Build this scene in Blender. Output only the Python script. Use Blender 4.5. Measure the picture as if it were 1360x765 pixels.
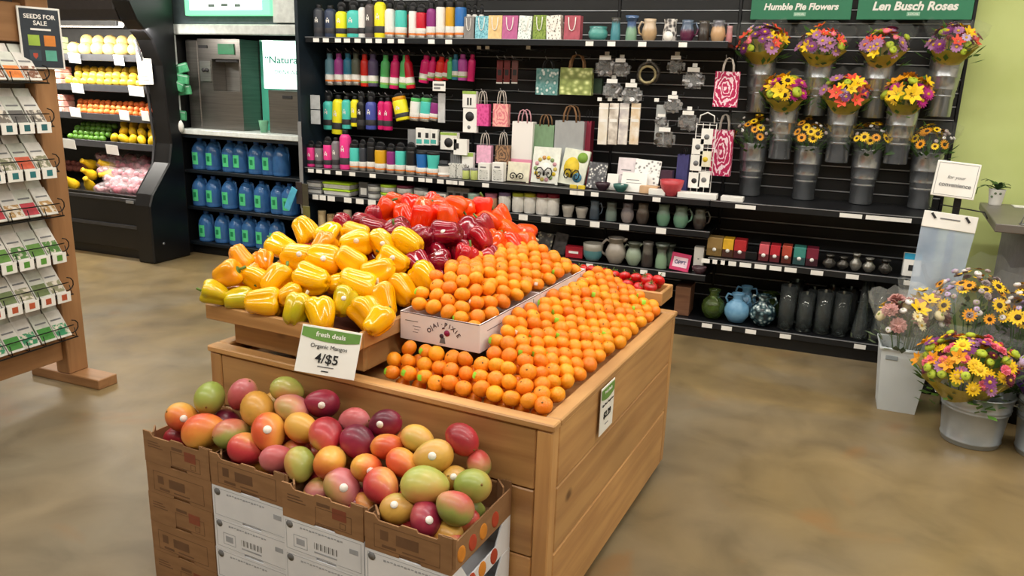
import bpy, bmesh, math, random
from mathutils import Vector, Matrix, Euler, noise

# ------------------------------------------------------------------ clear
for _o in list(bpy.data.objects):
    bpy.data.objects.remove(_o, do_unlink=True)
scene = bpy.context.scene
COL = scene.collection
PI = math.pi

# ------------------------------------------------------------------ camera
FPX = 1026.02
CX, CY = 680.0, 382.5
ROT = ((0.92806129, 0.12345612, -0.35136992),
       (0.37096324, -0.22285478, 0.90151097),
       (0.03299258, -0.96700276, -0.25262058))      # rows: world X, Y, Z seen from the lens (right, down, forward)
EYE = Vector((0, 0, 1.65))
cam_data = bpy.data.cameras.new('camera')
cam_data.sensor_width = 36.0
cam_data.lens = FPX / 1360.0 * 36.0
cam_data.clip_end = 60
cam = bpy.data.objects.new('camera', cam_data)
COL.objects.link(cam)
right = Vector((ROT[0][0], ROT[1][0], ROT[2][0]))
up = -Vector((ROT[0][1], ROT[1][1], ROT[2][1]))
back = -Vector((ROT[0][2], ROT[1][2], ROT[2][2]))
cam.matrix_world = Matrix(((right.x, up.x, back.x, EYE.x), (right.y, up.y, back.y, EYE.y),
                           (right.z, up.z, back.z, EYE.z), (0, 0, 0, 1)))
scene.camera = cam

# ------------------------------------------------------------------ exposure and world
vs = scene.view_settings
vs.view_transform = 'Standard'
vs.look = 'None'
vs.gamma = 1.0
vs.use_curve_mapping = False
vs.exposure = 0.0
world = bpy.data.worlds.new('store_world')
scene.world = world
world.use_nodes = True
world.node_tree.nodes['Background'].inputs[0].default_value = (1.0, 0.96, 0.9, 1)
world.node_tree.nodes['Background'].inputs[1].default_value = 0.0

LAMPS = []
def area_lamp(name, loc, sx, sy, power, col=(1, .965, .90), rot=(0, 0, 0), parent=None):
    d = bpy.data.lights.new(name, 'AREA')
    d.shape = 'RECTANGLE'; d.size = sx; d.size_y = sy; d.energy = power; d.color = col
    o = bpy.data.objects.new(name, d); COL.objects.link(o)
    o.location = loc; o.rotation_euler = rot
    if parent: o.parent = parent
    LAMPS.append(o)
    return o
CEIL = 3.5
FIXTURES = [(-5.6, 4.1), (-3.0, 4.1), (-0.4, 4.1), (2.2, 4.1),
            (-5.6, 2.3), (-3.0, 2.3), (-0.4, 2.3), (2.2, 2.3),
            (-5.6, 0.2), (-3.0, 0.2), (-0.4, 0.2), (2.2, 0.2)]
for _k, (_x, _y) in enumerate(FIXTURES):                    # the tubes of the ceiling fixtures built further down
    area_lamp('ceiling_tube_%d_offscreen' % (_k + 1), (_x, _y, CEIL - 0.13), 2.3, 0.16, 31)

# ------------------------------------------------------------------ measuring: pixel of the photograph -> point in the room
def ray(px, py):
    c = (px - CX, py - CY, FPX)
    return Vector([sum(ROT[i][k] * c[k] for k in range(3)) for i in range(3)])
def onY(px, py, y):
    d = ray(px, py); return EYE + d * (y / d.y)
def onX(px, py, x):
    d = ray(px, py); return EYE + d * (x / d.x)
def onZ(px, py, z):
    d = ray(px, py); return EYE + d * ((z - EYE.z) / d.z)

# ------------------------------------------------------------------ mesh helpers
class MB:
    def __init__(s): s.v = []; s.f = []; s.m = []; s.s = []
    def add(s, vs, fs, mi=0, sm=False, M=None):
        n = len(s.v)
        s.v += [tuple(M @ Vector(v)) for v in vs] if M is not None else [tuple(v) for v in vs]
        for f in fs:
            s.f.append([i + n for i in f]); s.m.append(mi); s.s.append(sm)
        return s
    def box(s, x0, x1, y0, y1, z0, z1, mi=0, M=None):
        vs = [(x0, y0, z0), (x1, y0, z0), (x1, y1, z0), (x0, y1, z0), (x0, y0, z1), (x1, y0, z1), (x1, y1, z1), (x0, y1, z1)]
        return s.add(vs, [(0, 3, 2, 1), (4, 5, 6, 7), (0, 1, 5, 4), (1, 2, 6, 5), (2, 3, 7, 6), (3, 0, 4, 7)], mi, False, M)
    def taper(s, w0, d0, w1, d1, z0, z1, mi=0, M=None):
        vs = [(-w0/2, -d0/2, z0), (w0/2, -d0/2, z0), (w0/2, d0/2, z0), (-w0/2, d0/2, z0), (-w1/2, -d1/2, z1), (w1/2, -d1/2, z1), (w1/2, d1/2, z1), (-w1/2, d1/2, z1)]
        return s.add(vs, [(0, 3, 2, 1), (4, 5, 6, 7), (0, 1, 5, 4), (1, 2, 6, 5), (2, 3, 7, 6), (3, 0, 4, 7)], mi, False, M)
    def lathe(s, prof, n=18, mi=0, M=None, sm=True):
        vs = []; fs = []; k = len(prof)
        for (r, z) in prof:
            for j in range(n):
                a = 2 * PI * j / n
                vs.append((r * math.cos(a), r * math.sin(a), z))
        for i in range(k - 1):
            for j in range(n):
                fs.append((i*n + j, i*n + (j+1) % n, (i+1)*n + (j+1) % n, (i+1)*n + j))
        if prof[0][0] > 1e-6: fs.append(tuple(reversed(range(n))))
        if prof[-1][0] > 1e-6: fs.append(tuple((k-1)*n + j for j in range(n)))
        return s.add(vs, fs, mi, sm, M)
    def tube(s, pts, r, n=6, mi=0, M=None, closed=False, sm=True):
        pts = [Vector(p) for p in pts]; k = len(pts); vs = []; fs = []
        rr = r if isinstance(r, (list, tuple)) else [r] * k
        prev = None
        for i, p in enumerate(pts):
            if closed: t = pts[(i+1) % k] - pts[i-1]
            else: t = pts[min(i+1, k-1)] - pts[max(i-1, 0)]
            t.normalize()
            u = (prev - t * prev.dot(t)) if prev is not None else t.orthogonal()
            if u.length < 1e-6: u = t.orthogonal()
            u.normalize(); prev = u; w = t.cross(u)
            for j in range(n):
                a = 2 * PI * j / n
                vs.append(p + (u * math.cos(a) + w * math.sin(a)) * rr[i])
        for i in range(k if closed else k - 1):
            i2 = (i + 1) % k
            for j in range(n):
                fs.append((i*n + j, i*n + (j+1) % n, i2*n + (j+1) % n, i2*n + j))
        if not closed:
            fs.append(tuple(reversed(range(n)))); fs.append(tuple((k-1)*n + j for j in range(n)))
        return s.add(vs, fs, mi, sm, M)
    def prism(s, poly, z0, z1, mi=0, M=None):
        n = len(poly)
        vs = [(x, y, z0) for x, y in poly] + [(x, y, z1) for x, y in poly]
        fs = [tuple(reversed(range(n))), tuple(range(n, 2*n))] + [(i, (i+1) % n, (i+1) % n + n, i + n) for i in range(n)]
        return s.add(vs, fs, mi, False, M)
    def sphere(s, rx, ry, rz, nu=14, nv=9, mi=0, M=None, fn=None):
        vs = [(0, 0, -rz)]; fs = []
        for i in range(1, nv):
            p = -PI/2 + PI * i / nv
            for j in range(nu):
                a = 2 * PI * j / nu
                vs.append((rx * math.cos(p) * math.cos(a), ry * math.cos(p) * math.sin(a), rz * math.sin(p)))
        vs.append((0, 0, rz)); L = len(vs) - 1
        for j in range(nu):
            fs.append((0, 1 + (j+1) % nu, 1 + j))
            fs.append((L, L - nu + j, L - nu + (j+1) % nu))
        for i in range(nv - 2):
            for j in range(nu):
                a = 1 + i*nu; b = a + nu
                fs.append((a + j, a + (j+1) % nu, b + (j+1) % nu, b + j))
        if fn: vs = [fn(Vector(v)) for v in vs]
        return s.add(vs, fs, mi, True, M)
    def mesh(s, name, bevel=0, seg=1):
        me = bpy.data.meshes.new(name)
        me.from_pydata(s.v, [], s.f)
        me.polygons.foreach_set('material_index', s.m)
        me.polygons.foreach_set('use_smooth', s.s)
        me.update()
        if bevel:
            bm = bmesh.new(); bm.from_mesh(me)
            es = [e for e in bm.edges if len(e.link_faces) == 2 and e.calc_face_angle(0) > .5]
            bmesh.ops.bevel(bm, geom=es, offset=bevel, segments=seg, affect='EDGES', clamp_overlap=True)
            bm.to_mesh(me); bm.free()
        return me

def ob(name, me, mats=None, parent=None, loc=(0, 0, 0), rot=(0, 0, 0), sc=1, M=None):
    """link one mesh object; its materials sit on the object so that meshes can be shared"""
    if isinstance(me, MB): me = me.mesh(name)
    o = bpy.data.objects.new(name, me); COL.objects.link(o)
    if parent: o.parent = parent
    if M is not None: o.matrix_local = M
    else:
        o.location = loc; o.rotation_euler = rot
        o.scale = (sc, sc, sc) if not isinstance(sc, (tuple, list)) else sc
    if mats is not None:
        if not isinstance(mats, (list, tuple)): mats = [mats]
        while len(me.materials) < len(mats): me.materials.append(mats[len(me.materials)])
        for i, m in enumerate(mats):
            o.material_slots[i].link = 'OBJECT'; o.material_slots[i].material = m
    return o
def tag(o, label, cat, group=None):
    o['label'] = label; o['category'] = cat
    if group: o['group'] = group
    return o
def thing(name, label, cat, loc=(0, 0, 0), rotz=0, group=None):
    o = bpy.data.objects.new(name, None); COL.objects.link(o)
    o.empty_display_size = .05
    o.location = loc; o.rotation_euler = (0, 0, rotz)
    return tag(o, label, cat, group)
def struct(name, me, mats, label, cat='structure'):
    o = ob(name, me, mats); o['kind'] = 'structure'; o['label'] = label; o['category'] = cat
    return o
def TR(x, y, z): return Matrix.Translation((x, y, z))
def RX(a): return Matrix.Rotation(a, 4, 'X')
def RY(a): return Matrix.Rotation(a, 4, 'Y')
def RZ(a): return Matrix.Rotation(a, 4, 'Z')
def SC(x, y, z): return Matrix.Diagonal((x, y, z, 1))

# ------------------------------------------------------------------ materials
def lin(h):
    h = h.lstrip('#')
    c = [int(h[i:i+2], 16) / 255 for i in (0, 2, 4)]
    return tuple(((x / 12.92) if x <= .04045 else ((x + .055) / 1.055) ** 2.4) for x in c) + (1,)
MATS = {}
def mat(name, c1, rough=.5, metal=0, c2=None, scale=20, stretch=(1, 1, 1), bump=0, bscale=None, spec=.5,
        trans=0, alpha=1, emit=0, coat=0, vary=0, hue=0, ior=1.45, detail=3, contrast=(.35, .65), sss=0):
    if name in MATS: return MATS[name]
    m = bpy.data.materials.new(name); m.use_nodes = True
    nt = m.node_tree; N = nt.nodes; L = nt.links
    b = N['Principled BSDF']
    b.inputs['Roughness'].default_value = rough; b.inputs['Metallic'].default_value = metal
    b.inputs['Specular IOR Level'].default_value = spec
    b.inputs['Transmission Weight'].default_value = trans; b.inputs['Alpha'].default_value = alpha
    b.inputs['IOR'].default_value = ior; b.inputs['Coat Weight'].default_value = coat
    b.inputs['Coat Roughness'].default_value = .08
    if sss:
        b.inputs['Subsurface Weight'].default_value = sss; b.inputs['Subsurface Radius'].default_value = (.02, .01, .005)
    A = lin(c1) if isinstance(c1, str) else c1
    B = lin(c2) if isinstance(c2, str) else (c2 or tuple(min(1, x * .82) for x in A[:3]) + (1,))
    tc = N.new('ShaderNodeTexCoord'); mp = N.new('ShaderNodeMapping'); mp.inputs['Scale'].default_value = stretch
    L.new(tc.outputs['Object'], mp.inputs['Vector'])
    vec = mp.outputs['Vector']
    oi = N.new('ShaderNodeObjectInfo')
    off = N.new('ShaderNodeVectorMath'); off.operation = 'MULTIPLY_ADD'
    cv = N.new('ShaderNodeCombineXYZ')
    for k in range(3): L.new(oi.outputs['Random'], cv.inputs[k])
    L.new(cv.outputs[0], off.inputs[0]); off.inputs[1].default_value = (7.3, 5.1, 9.7); L.new(vec, off.inputs[2])
    vec = off.outputs[0]
    nz = N.new('ShaderNodeTexNoise'); nz.inputs['Scale'].default_value = scale; nz.inputs['Detail'].default_value = detail
    L.new(vec, nz.inputs['Vector'])
    rp = N.new('ShaderNodeValToRGB'); rp.color_ramp.elements[0].position = contrast[0]; rp.color_ramp.elements[1].position = contrast[1]
    rp.color_ramp.elements[0].color = B; rp.color_ramp.elements[1].color = A
    L.new(nz.outputs['Fac'], rp.inputs['Fac'])
    col = rp.outputs['Color']
    if vary or hue:
        hs = N.new('ShaderNodeHueSaturation')
        L.new(col, hs.inputs['Color'])
        mr = N.new('ShaderNodeMapRange'); mr.inputs['To Min'].default_value = 1 - vary; mr.inputs['To Max'].default_value = 1 + vary
        L.new(oi.outputs['Random'], mr.inputs['Value']); L.new(mr.outputs[0], hs.inputs['Value'])
        if hue:
            ml = N.new('ShaderNodeMath'); ml.operation = 'MULTIPLY'; ml.inputs[1].default_value = 13.7
            fr = N.new('ShaderNodeMath'); fr.operation = 'FRACT'
            L.new(oi.outputs['Random'], ml.inputs[0]); L.new(ml.outputs[0], fr.inputs[0])
            m2 = N.new('ShaderNodeMapRange'); m2.inputs['To Min'].default_value = .5 - hue; m2.inputs['To Max'].default_value = .5 + hue
            L.new(fr.outputs[0], m2.inputs['Value']); L.new(m2.outputs[0], hs.inputs['Hue'])
        col = hs.outputs['Color']
    L.new(col, b.inputs['Base Color'])
    if emit:
        L.new(col, b.inputs['Emission Color']); b.inputs['Emission Strength'].default_value = emit
    if bump:
        n2 = N.new('ShaderNodeTexNoise'); n2.inputs['Scale'].default_value = bscale or scale * 3; n2.inputs['Detail'].default_value = 4
        L.new(vec, n2.inputs['Vector'])
        bp = N.new('ShaderNodeBump'); bp.inputs['Strength'].default_value = bump; bp.inputs['Distance'].default_value = .01
        L.new(n2.outputs['Fac'], bp.inputs['Height']); L.new(bp.outputs['Normal'], b.inputs['Normal'])
    MATS[name] = m
    return m
def ramp_mat(name, stops, axis='Z', rough=.4, mix_noise=.15, nscale=8, coat=0, vary=0, bump=0, spec=.5):
    """colour bands of a glaze or of a fruit's skin along one of the thing's own axes (generated coordinates), broken up by noise"""
    if name in MATS: return MATS[name]
    m = bpy.data.materials.new(name); m.use_nodes = True
    nt = m.node_tree; N = nt.nodes; L = nt.links; b = N['Principled BSDF']
    b.inputs['Roughness'].default_value = rough; b.inputs['Coat Weight'].default_value = coat; b.inputs['Specular IOR Level'].default_value = spec
    tc = N.new('ShaderNodeTexCoord'); sp = N.new('ShaderNodeSeparateXYZ'); L.new(tc.outputs['Generated'], sp.inputs[0])
    oi = N.new('ShaderNodeObjectInfo')
    ad = N.new('ShaderNodeVectorMath'); cv = N.new('ShaderNodeCombineXYZ')
    ml = N.new('ShaderNodeMath'); ml.operation = 'MULTIPLY'; ml.inputs[1].default_value = 31
    L.new(oi.outputs['Random'], ml.inputs[0]); L.new(ml.outputs[0], cv.inputs[0]); L.new(ml.outputs[0], cv.inputs[1])
    L.new(tc.outputs['Generated'], ad.inputs[0]); L.new(cv.outputs[0], ad.inputs[1])
    nz = N.new('ShaderNodeTexNoise'); nz.inputs['Scale'].default_value = nscale; nz.inputs['Detail'].default_value = 3
    L.new(ad.outputs[0], nz.inputs['Vector'])
    ma = N.new('ShaderNodeMath'); ma.operation = 'MULTIPLY_ADD'; ma.inputs[1].default_value = mix_noise * 4; 
    sb = N.new('ShaderNodeMath'); sb.operation = 'SUBTRACT'; sb.inputs[1].default_value = .5
    L.new(nz.outputs['Fac'], sb.inputs[0]); L.new(sb.outputs[0], ma.inputs[0]); L.new(sp.outputs['XYZ'.index(axis)], ma.inputs[2])
    rp = N.new('ShaderNodeValToRGB'); L.new(ma.outputs[0], rp.inputs['Fac'])
    e = rp.color_ramp.elements
    while len(e) < len(stops): e.new(.5)
    for k, (p, c) in enumerate(stops): e[k].position = p; e[k].color = lin(c)
    col = rp.outputs['Color']
    if vary:
        hs = N.new('ShaderNodeHueSaturation'); mr = N.new('ShaderNodeMapRange')
        mr.inputs['To Min'].default_value = 1 - vary; mr.inputs['To Max'].default_value = 1 + vary
        L.new(oi.outputs['Random'], mr.inputs['Value']); L.new(mr.outputs[0], hs.inputs['Value']); L.new(col, hs.inputs['Color']); col = hs.outputs['Color']
    L.new(col, b.inputs['Base Color'])
    if bump:
        bp = N.new('ShaderNodeBump'); bp.inputs['Strength'].default_value = bump; bp.inputs['Distance'].default_value = .01
        n2 = N.new('ShaderNodeTexNoise'); n2.inputs['Scale'].default_value = 60; L.new(tc.outputs['Object'], n2.inputs['Vector'])
        L.new(n2.outputs['Fac'], bp.inputs['Height']); L.new(bp.outputs['Normal'], b.inputs['Normal'])
    MATS[name] = m
    return m
def print_mat(name, kind, cols, scale=10, rough=.55):
    """flat print: kind is voronoi / rings / stripes"""
    if name in MATS: return MATS[name]
    m = bpy.data.materials.new(name); m.use_nodes = True
    nt = m.node_tree; N = nt.nodes; L = nt.links; b = N['Principled BSDF']; b.inputs['Roughness'].default_value = rough
    tc = N.new('ShaderNodeTexCoord')
    if kind == 'voronoi':
        t = N.new('ShaderNodeTexVoronoi'); t.inputs['Scale'].default_value = scale; out = t.outputs['Distance']
        L.new(tc.outputs['Object'], t.inputs['Vector'])
    else:
        t = N.new('ShaderNodeTexWave'); t.wave_type = 'RINGS' if kind == 'rings' else 'BANDS'
        if kind == 'rings': t.rings_direction = 'Y'
        t.inputs['Scale'].default_value = scale; t.inputs['Distortion'].default_value = 9 if kind == 'rings' else 1.5
        t.inputs['Detail Scale'].default_value = 2.2; out = t.outputs['Fac']
        mp = N.new('ShaderNodeMapping'); mp.inputs['Location'].default_value = (0, 0, -.55 if kind == 'rings' else 0); L.new(tc.outputs['Object'], mp.inputs['Vector']); L.new(mp.outputs[0], t.inputs['Vector'])
    rp = N.new('ShaderNodeValToRGB'); L.new(out, rp.inputs['Fac'])
    e = rp.color_ramp.elements
    while len(e) < len(cols): e.new(.5)
    for k, c in enumerate(cols): e[k].position = .15 + .5 * k / max(1, len(cols) - 1); e[k].color = lin(c)
    L.new(rp.outputs['Color'], b.inputs['Base Color'])
    MATS[name] = m
    return m
def wood_mat(name, light, dark, axis=0, rough=.45, knots=True, coat=.15):
    if name in MATS: return MATS[name]
    m = bpy.data.materials.new(name); m.use_nodes = True
    nt = m.node_tree; N = nt.nodes; L = nt.links; b = N['Principled BSDF']
    b.inputs['Roughness'].default_value = rough; b.inputs['Coat Weight'].default_value = coat; b.inputs['Coat Roughness'].default_value = .25
    tc = N.new('ShaderNodeTexCoord'); oi = N.new('ShaderNodeObjectInfo')
    cv = N.new('ShaderNodeCombineXYZ'); ml = N.new('ShaderNodeMath'); ml.operation = 'MULTIPLY'; ml.inputs[1].default_value = 17
    L.new(oi.outputs['Random'], ml.inputs[0])
    for k in range(3): L.new(ml.outputs[0], cv.inputs[k])
    ad = N.new('ShaderNodeVectorMath'); L.new(tc.outputs['Object'], ad.inputs[0]); L.new(cv.outputs[0], ad.inputs[1])
    mp = N.new('ShaderNodeMapping'); s = [14, 14, 14]; s[axis] = 1.1; mp.inputs['Scale'].default_value = s
    L.new(ad.outputs[0], mp.inputs['Vector'])
    nz = N.new('ShaderNodeTexNoise'); nz.inputs['Scale'].default_value = 1.3; nz.inputs['Detail'].default_value = 6; nz.inputs['Distortion'].default_value = .6
    L.new(mp.outputs[0], nz.inputs['Vector'])
    rp = N.new('ShaderNodeValToRGB'); e = rp.color_ramp.elements
    e[0].position = .3; e[0].color = lin(dark); e[1].position = .62; e[1].color = lin(light)
    L.new(nz.outputs['Fac'], rp.inputs['Fac']); col = rp.outputs['Color']
    n3 = N.new('ShaderNodeTexNoise'); n3.inputs['Scale'].default_value = 2.2; L.new(ad.outputs[0], n3.inputs['Vector'])
    hv = N.new('ShaderNodeHueSaturation'); mr = N.new('ShaderNodeMapRange')
    mr.inputs['From Min'].default_value = .3; mr.inputs['From Max'].default_value = .7; mr.inputs['To Min'].default_value = .86; mr.inputs['To Max'].default_value = 1.1
    L.new(n3.outputs['Fac'], mr.inputs['Value']); L.new(mr.outputs[0], hv.inputs['Value']); L.new(col, hv.inputs['Color']); col = hv.outputs['Color']
    h2 = N.new('ShaderNodeHueSaturation'); m2 = N.new('ShaderNodeMapRange'); m2.inputs['To Min'].default_value = .86; m2.inputs['To Max'].default_value = 1.08
    L.new(oi.outputs['Random'], m2.inputs['Value']); L.new(m2.outputs[0], h2.inputs['Value']); L.new(col, h2.inputs['Color']); col = h2.outputs['Color']
    if knots:
        vo = N.new('ShaderNodeTexVoronoi'); vo.inputs['Scale'].default_value = 3.1
        mk = N.new('ShaderNodeMapping'); ks = [1, 1, 1]; ks[axis] = .7; mk.inputs['Scale'].default_value = ks
        L.new(ad.outputs[0], mk.inputs['Vector']); L.new(mk.outputs[0], vo.inputs['Vector'])
        kr = N.new('ShaderNodeValToRGB'); kr.color_ramp.elements[0].position = .03; kr.color_ramp.elements[0].color = (.16, .09, .05, 1)
        kr.color_ramp.elements[1].position = .075; kr.color_ramp.elements[1].color = (1, 1, 1, 1)
        L.new(vo.outputs['Distance'], kr.inputs['Fac'])
        mx = N.new('ShaderNodeMix'); mx.data_type = 'RGBA'; mx.blend_type = 'MULTIPLY'; mx.inputs[0].default_value = .8
        L.new(col, mx.inputs[6]); L.new(kr.outputs['Color'], mx.inputs[7]); col = mx.outputs[2]
    L.new(col, b.inputs['Base Color'])
    bp = N.new('ShaderNodeBump'); bp.inputs['Strength'].default_value = .12; bp.inputs['Distance'].default_value = .004
    L.new(nz.outputs['Fac'], bp.inputs['Height']); L.new(bp.outputs['Normal'], b.inputs['Normal'])
    MATS[name] = m
    return m

# ------------------------------------------------------------------ lettering
TXT = {}
def text(s, size, m, parent, M, bold=0, shear=0, name='lettering', width=None):
    """flat lettering: reads along local x, upright along local z, faces local -y"""
    key = (s, size, bold, shear)
    if key not in TXT:
        c = bpy.data.curves.new('lettering', 'FONT'); c.body = s; c.size = size; c.align_x = 'CENTER'; c.align_y = 'CENTER'
        c.offset = bold; c.shear = shear; c.extrude = .0004; c.resolution_u = 3
        t = bpy.data.objects.new('lettering', c); COL.objects.link(t)
        bpy.context.view_layer.update()
        me = bpy.data.meshes.new_from_object(t)
        bpy.data.objects.remove(t, do_unlink=True); bpy.data.curves.remove(c)
        TXT[key] = me
    me = TXT[key]
    o = ob(name, me, m, parent)
    sc = 1
    if width:
        xs = [v.co.x for v in me.vertices]; sc = width / max(1e-4, max(xs) - min(xs))
    o.matrix_local = M @ RX(PI/2) @ SC(sc, 1 if width and sc > 1 else min(1, sc * 1.0) if width else 1, 1)
    return o
rnd = random.Random(11)
# ================================================================== the room
def floor_material():
    m = bpy.data.materials.new('polished_concrete'); m.use_nodes = True
    nt = m.node_tree; N = nt.nodes; L = nt.links; b = N['Principled BSDF']
    tc = N.new('ShaderNodeTexCoord')
    def nz(scale, detail, dist=0):
        n = N.new('ShaderNodeTexNoise'); n.inputs['Scale'].default_value = scale; n.inputs['Detail'].default_value = detail
        n.inputs['Distortion'].default_value = dist; L.new(tc.outputs['Object'], n.inputs['Vector']); return n
    def ramp(src, stops):
        r = N.new('ShaderNodeValToRGB'); e = r.color_ramp.elements
        while len(e) < len(stops): e.new(.5)
        for k, (p, c) in enumerate(stops): e[k].position = p; e[k].color = lin(c) if isinstance(c, str) else c
        L.new(src.outputs['Fac'], r.inputs['Fac']); return r
    a = ramp(nz(.55, 4, .8), [(.3, '#6a5a42'), (.46, '#85724f'), (.58, '#7f725c'), (.75, '#87806f')])
    c = ramp(nz(3.2, 8, .6), [(.3, (.6, .58, .55, 1)), (.46, (.86, .85, .83, 1)), (.56, (.98, .97, .95, 1)), (.72, (1.2, 1.18, 1.14, 1))])
    mx = N.new('ShaderNodeMix'); mx.data_type = 'RGBA'; mx.blend_type = 'MULTIPLY'; mx.inputs[0].default_value = .8
    L.new(a.outputs[0], mx.inputs[6]); L.new(c.outputs[0], mx.inputs[7])
    s = ramp(nz(1.35, 5, 1.6), [(.6, (0, 0, 0, 1)), (.72, (.5, .5, .5, 1))])           # rust coloured stains
    m2 = N.new('ShaderNodeMix'); m2.data_type = 'RGBA'; m2.blend_type = 'MIX'
    L.new(s.outputs[0], m2.inputs[0]); L.new(mx.outputs[2], m2.inputs[6]); m2.inputs[7].default_value = lin('#8a6238')
    L.new(m2.outputs[2], b.inputs['Base Color'])
    rr = N.new('ShaderNodeMapRange'); rr.inputs['To Min'].default_value = .26; rr.inputs['To Max'].default_value = .48
    n4 = nz(5, 5); L.new(n4.outputs['Fac'], rr.inputs['Value']); L.new(rr.outputs[0], b.inputs['Roughness'])
    bp = N.new('ShaderNodeBump'); bp.inputs['Strength'].default_value = .05; bp.inputs['Distance'].default_value = .01
    n5 = nz(6, 3); L.new(n5.outputs['Fac'], bp.inputs['Height']); L.new(bp.outputs['Normal'], b.inputs['Normal'])
    return m
X0, X1, Y0, Y1 = -9.0, 4.0, -3.2, 6.5
GB = 5.90                                        # wall behind the shelving
struct('floor', MB().box(X0, X1, Y0, Y1, -.1, 0), floor_material(), 'brown polished concrete floor with mottled stains', 'floor')
M_green = mat('green_paint', '#c9d68c', .6, c2='#c2d083', scale=3, bump=.03, bscale=90)
M_dim = mat('dark_wall_paint', '#4a4744', .8, scale=3)
M_cream = mat('cream_wall_paint', '#cfc6b4', .7, scale=2)
struct('wall_back', MB().box(-3.95, X1, GB, GB + .12, 0, CEIL), M_green, 'pale lime green wall behind the shelving', 'wall')
struct('wall_recess', MB().box(X0, -3.95, Y1 - .12, Y1, 0, CEIL), M_dim, 'dark wall behind the chilled produce case', 'wall')
struct('wall_return', MB().box(-4.07, -3.951, GB + .001, Y1 - .121, 0, CEIL), M_dim, 'short dark wall return beside the water station', 'wall')
struct('wall_right', MB().box(X1, X1 + .1, Y0, GB, 0, CEIL), M_cream, 'cream wall on the right of the store', 'wall')
struct('wall_left', MB().box(X0 - .1, X0, Y0, Y1, 0, CEIL), M_cream, 'cream wall on the left of the store', 'wall')
struct('wall_front', MB().box(X0, X1, Y0 - .1, Y0, 0, CEIL), M_cream, 'cream wall behind the camera', 'wall')
struct('ceiling', MB().box(X0, X1, Y0, Y1, CEIL, CEIL + .1), mat('ceiling_tile_white', '#d9d5cc', .85, scale=4), 'off white store ceiling', 'ceiling')
M_black = mat('black_laminate', '#111214', .42, c2='#0b0c0d', scale=6)
M_blackm = mat('black_metal', '#15161a', .38, c2='#101114', scale=8, metal=.2)
M_steel = mat('brushed_steel', '#b9b9b5', .34, .9, c2='#a5a5a2', scale=3, stretch=(1, 1, 30))
M_galv = mat('galvanised_steel', '#c0c4c8', .25, .85, c2='#a3a8ad', scale=9, bump=.04, bscale=25)
M_alu = mat('aluminium_trim', '#aeb1b6', .4, .6, scale=10)
M_white = mat('white_card', '#f2f1ec', .6, c2='#e9e8e2', scale=5)
M_ink = mat('black_ink', '#1d1d1f', .6)
M_greyink = mat('grey_ink', '#77787a', .6)
M_light = mat('lamp_diffuser', '#fff6e6', .5, c2='#fff4e0', emit=6)
fx = MB().box(-1.22, 1.22, -.11, .11, -.06, 0).mesh('housing', .006)
fd = MB().box(-1.2, 1.2, -.095, .095, -.08, -.06).mesh('diffuser', .006)
for k, (x, y) in enumerate(FIXTURES):
    t = thing('ceiling_light_%d_offscreen' % (k + 1), 'long white fluorescent fixture on the ceiling', 'ceiling light', (x, y, CEIL), 0, 'ceiling fixtures')
    ob('housing', fx, M_white, t); ob('diffuser_%d_offscreen' % (k + 1), fd, M_light, t)

# ================================================================== black slatwall shelving along the back
GX0, GX1 = -3.90, 0.79
GF, GP = 5.24, 5.86                              # front of deck, face of the slatwall
gon = thing('slatwall_shelving', 'long black slatwall shelving unit filled with bottles, gifts, pottery and flowers', 'shelving', (0, 0, 0))
BAYS = [(-3.88, -2.68), (-2.66, -1.52), (-1.50, -.66), (-.64, .77)]
SP = .0855
for (a, b) in BAYS:
    me = MB().box(0, b - a, -.004, .014, .004, SP - .007).mesh('slat', .003)
    mi = MB().box(0, b - a, .0, .012, -.0035, .0035).mesh('groove_insert')
    for i in range(26):
        z = .16 + i * SP
        ob('slat', me, M_black, gon, (a, GP, z))
        ob('groove_insert', mi, M_alu, gon, (a, GP - .0045, z))
for x in (-3.89, -2.67, -1.51, -.65, .78):
    ob('upright', MB().box(x - .01, x + .01, GP - .012, GP + .02, 0, 2.42).mesh('upright', .002), M_blackm, gon)
ob('back_board', MB().box(GX0, GX1, GP + .015, GP + .03, 0, 2.4), M_black, gon)
ob('end_panel', MB().box(GX0 - .03, GX0, GF, GP + .03, 0, 2.42).mesh('end_panel', .004), mat('blue_black_panel', '#16242e', .5), gon)
ob('edge_strip', MB().box(GX0 - .03, GX0, GF - .006, GF - .0005, .62, 1.32), M_alu, gon)
ob('kick_plate', MB().box(GX0, GX1 - .04, GF + .02, GF + .04, 0, .085), M_black, gon)
SHELVES = {}
M_rail = mat('price_rail_black', '#26282b', .3, .3)
def shelf(key, x0, x1, z, yf, thick=.028, rail=True, name='shelf'):
    o = ob(name, MB().box(x0, x1, yf + .012, GP - .006, z - thick, z).mesh('shelf', .003), M_blackm, gon)
    if rail: ob('price_rail', MB().box(x0, x1, yf, yf + .011, z - .036, z + .002).mesh('price_rail', .002), M_rail, o)
    ob('front_edge_trim', MB().box(x0, x1, yf - .002, yf + .012, z + .0025, z + .006), M_alu, o)
    SHELVES[key] = (o, z, yf)
    return o
shelf('A1', -3.88, -2.60, 1.966, 5.30)
shelf('A2', -2.595, -.645, 1.966, 5.30)
shelf('M1', -3.88, -.655, .955, GF)
shelf('M2', -.65, .74, .955, GF)
shelf('E', -3.88, -.64, .738, 5.27)
shelf('G', -3.88, -.64, .435, 5.27)
shelf('R', -.63, .74, .570, GF)
shelf('D', -3.88, .74, .118, GF, .035, name='deck_shelf')
tagme = MB().box(-.03, .03, -.0015, 0, -.016, .016).mesh('price_tag', .0005)
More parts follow.
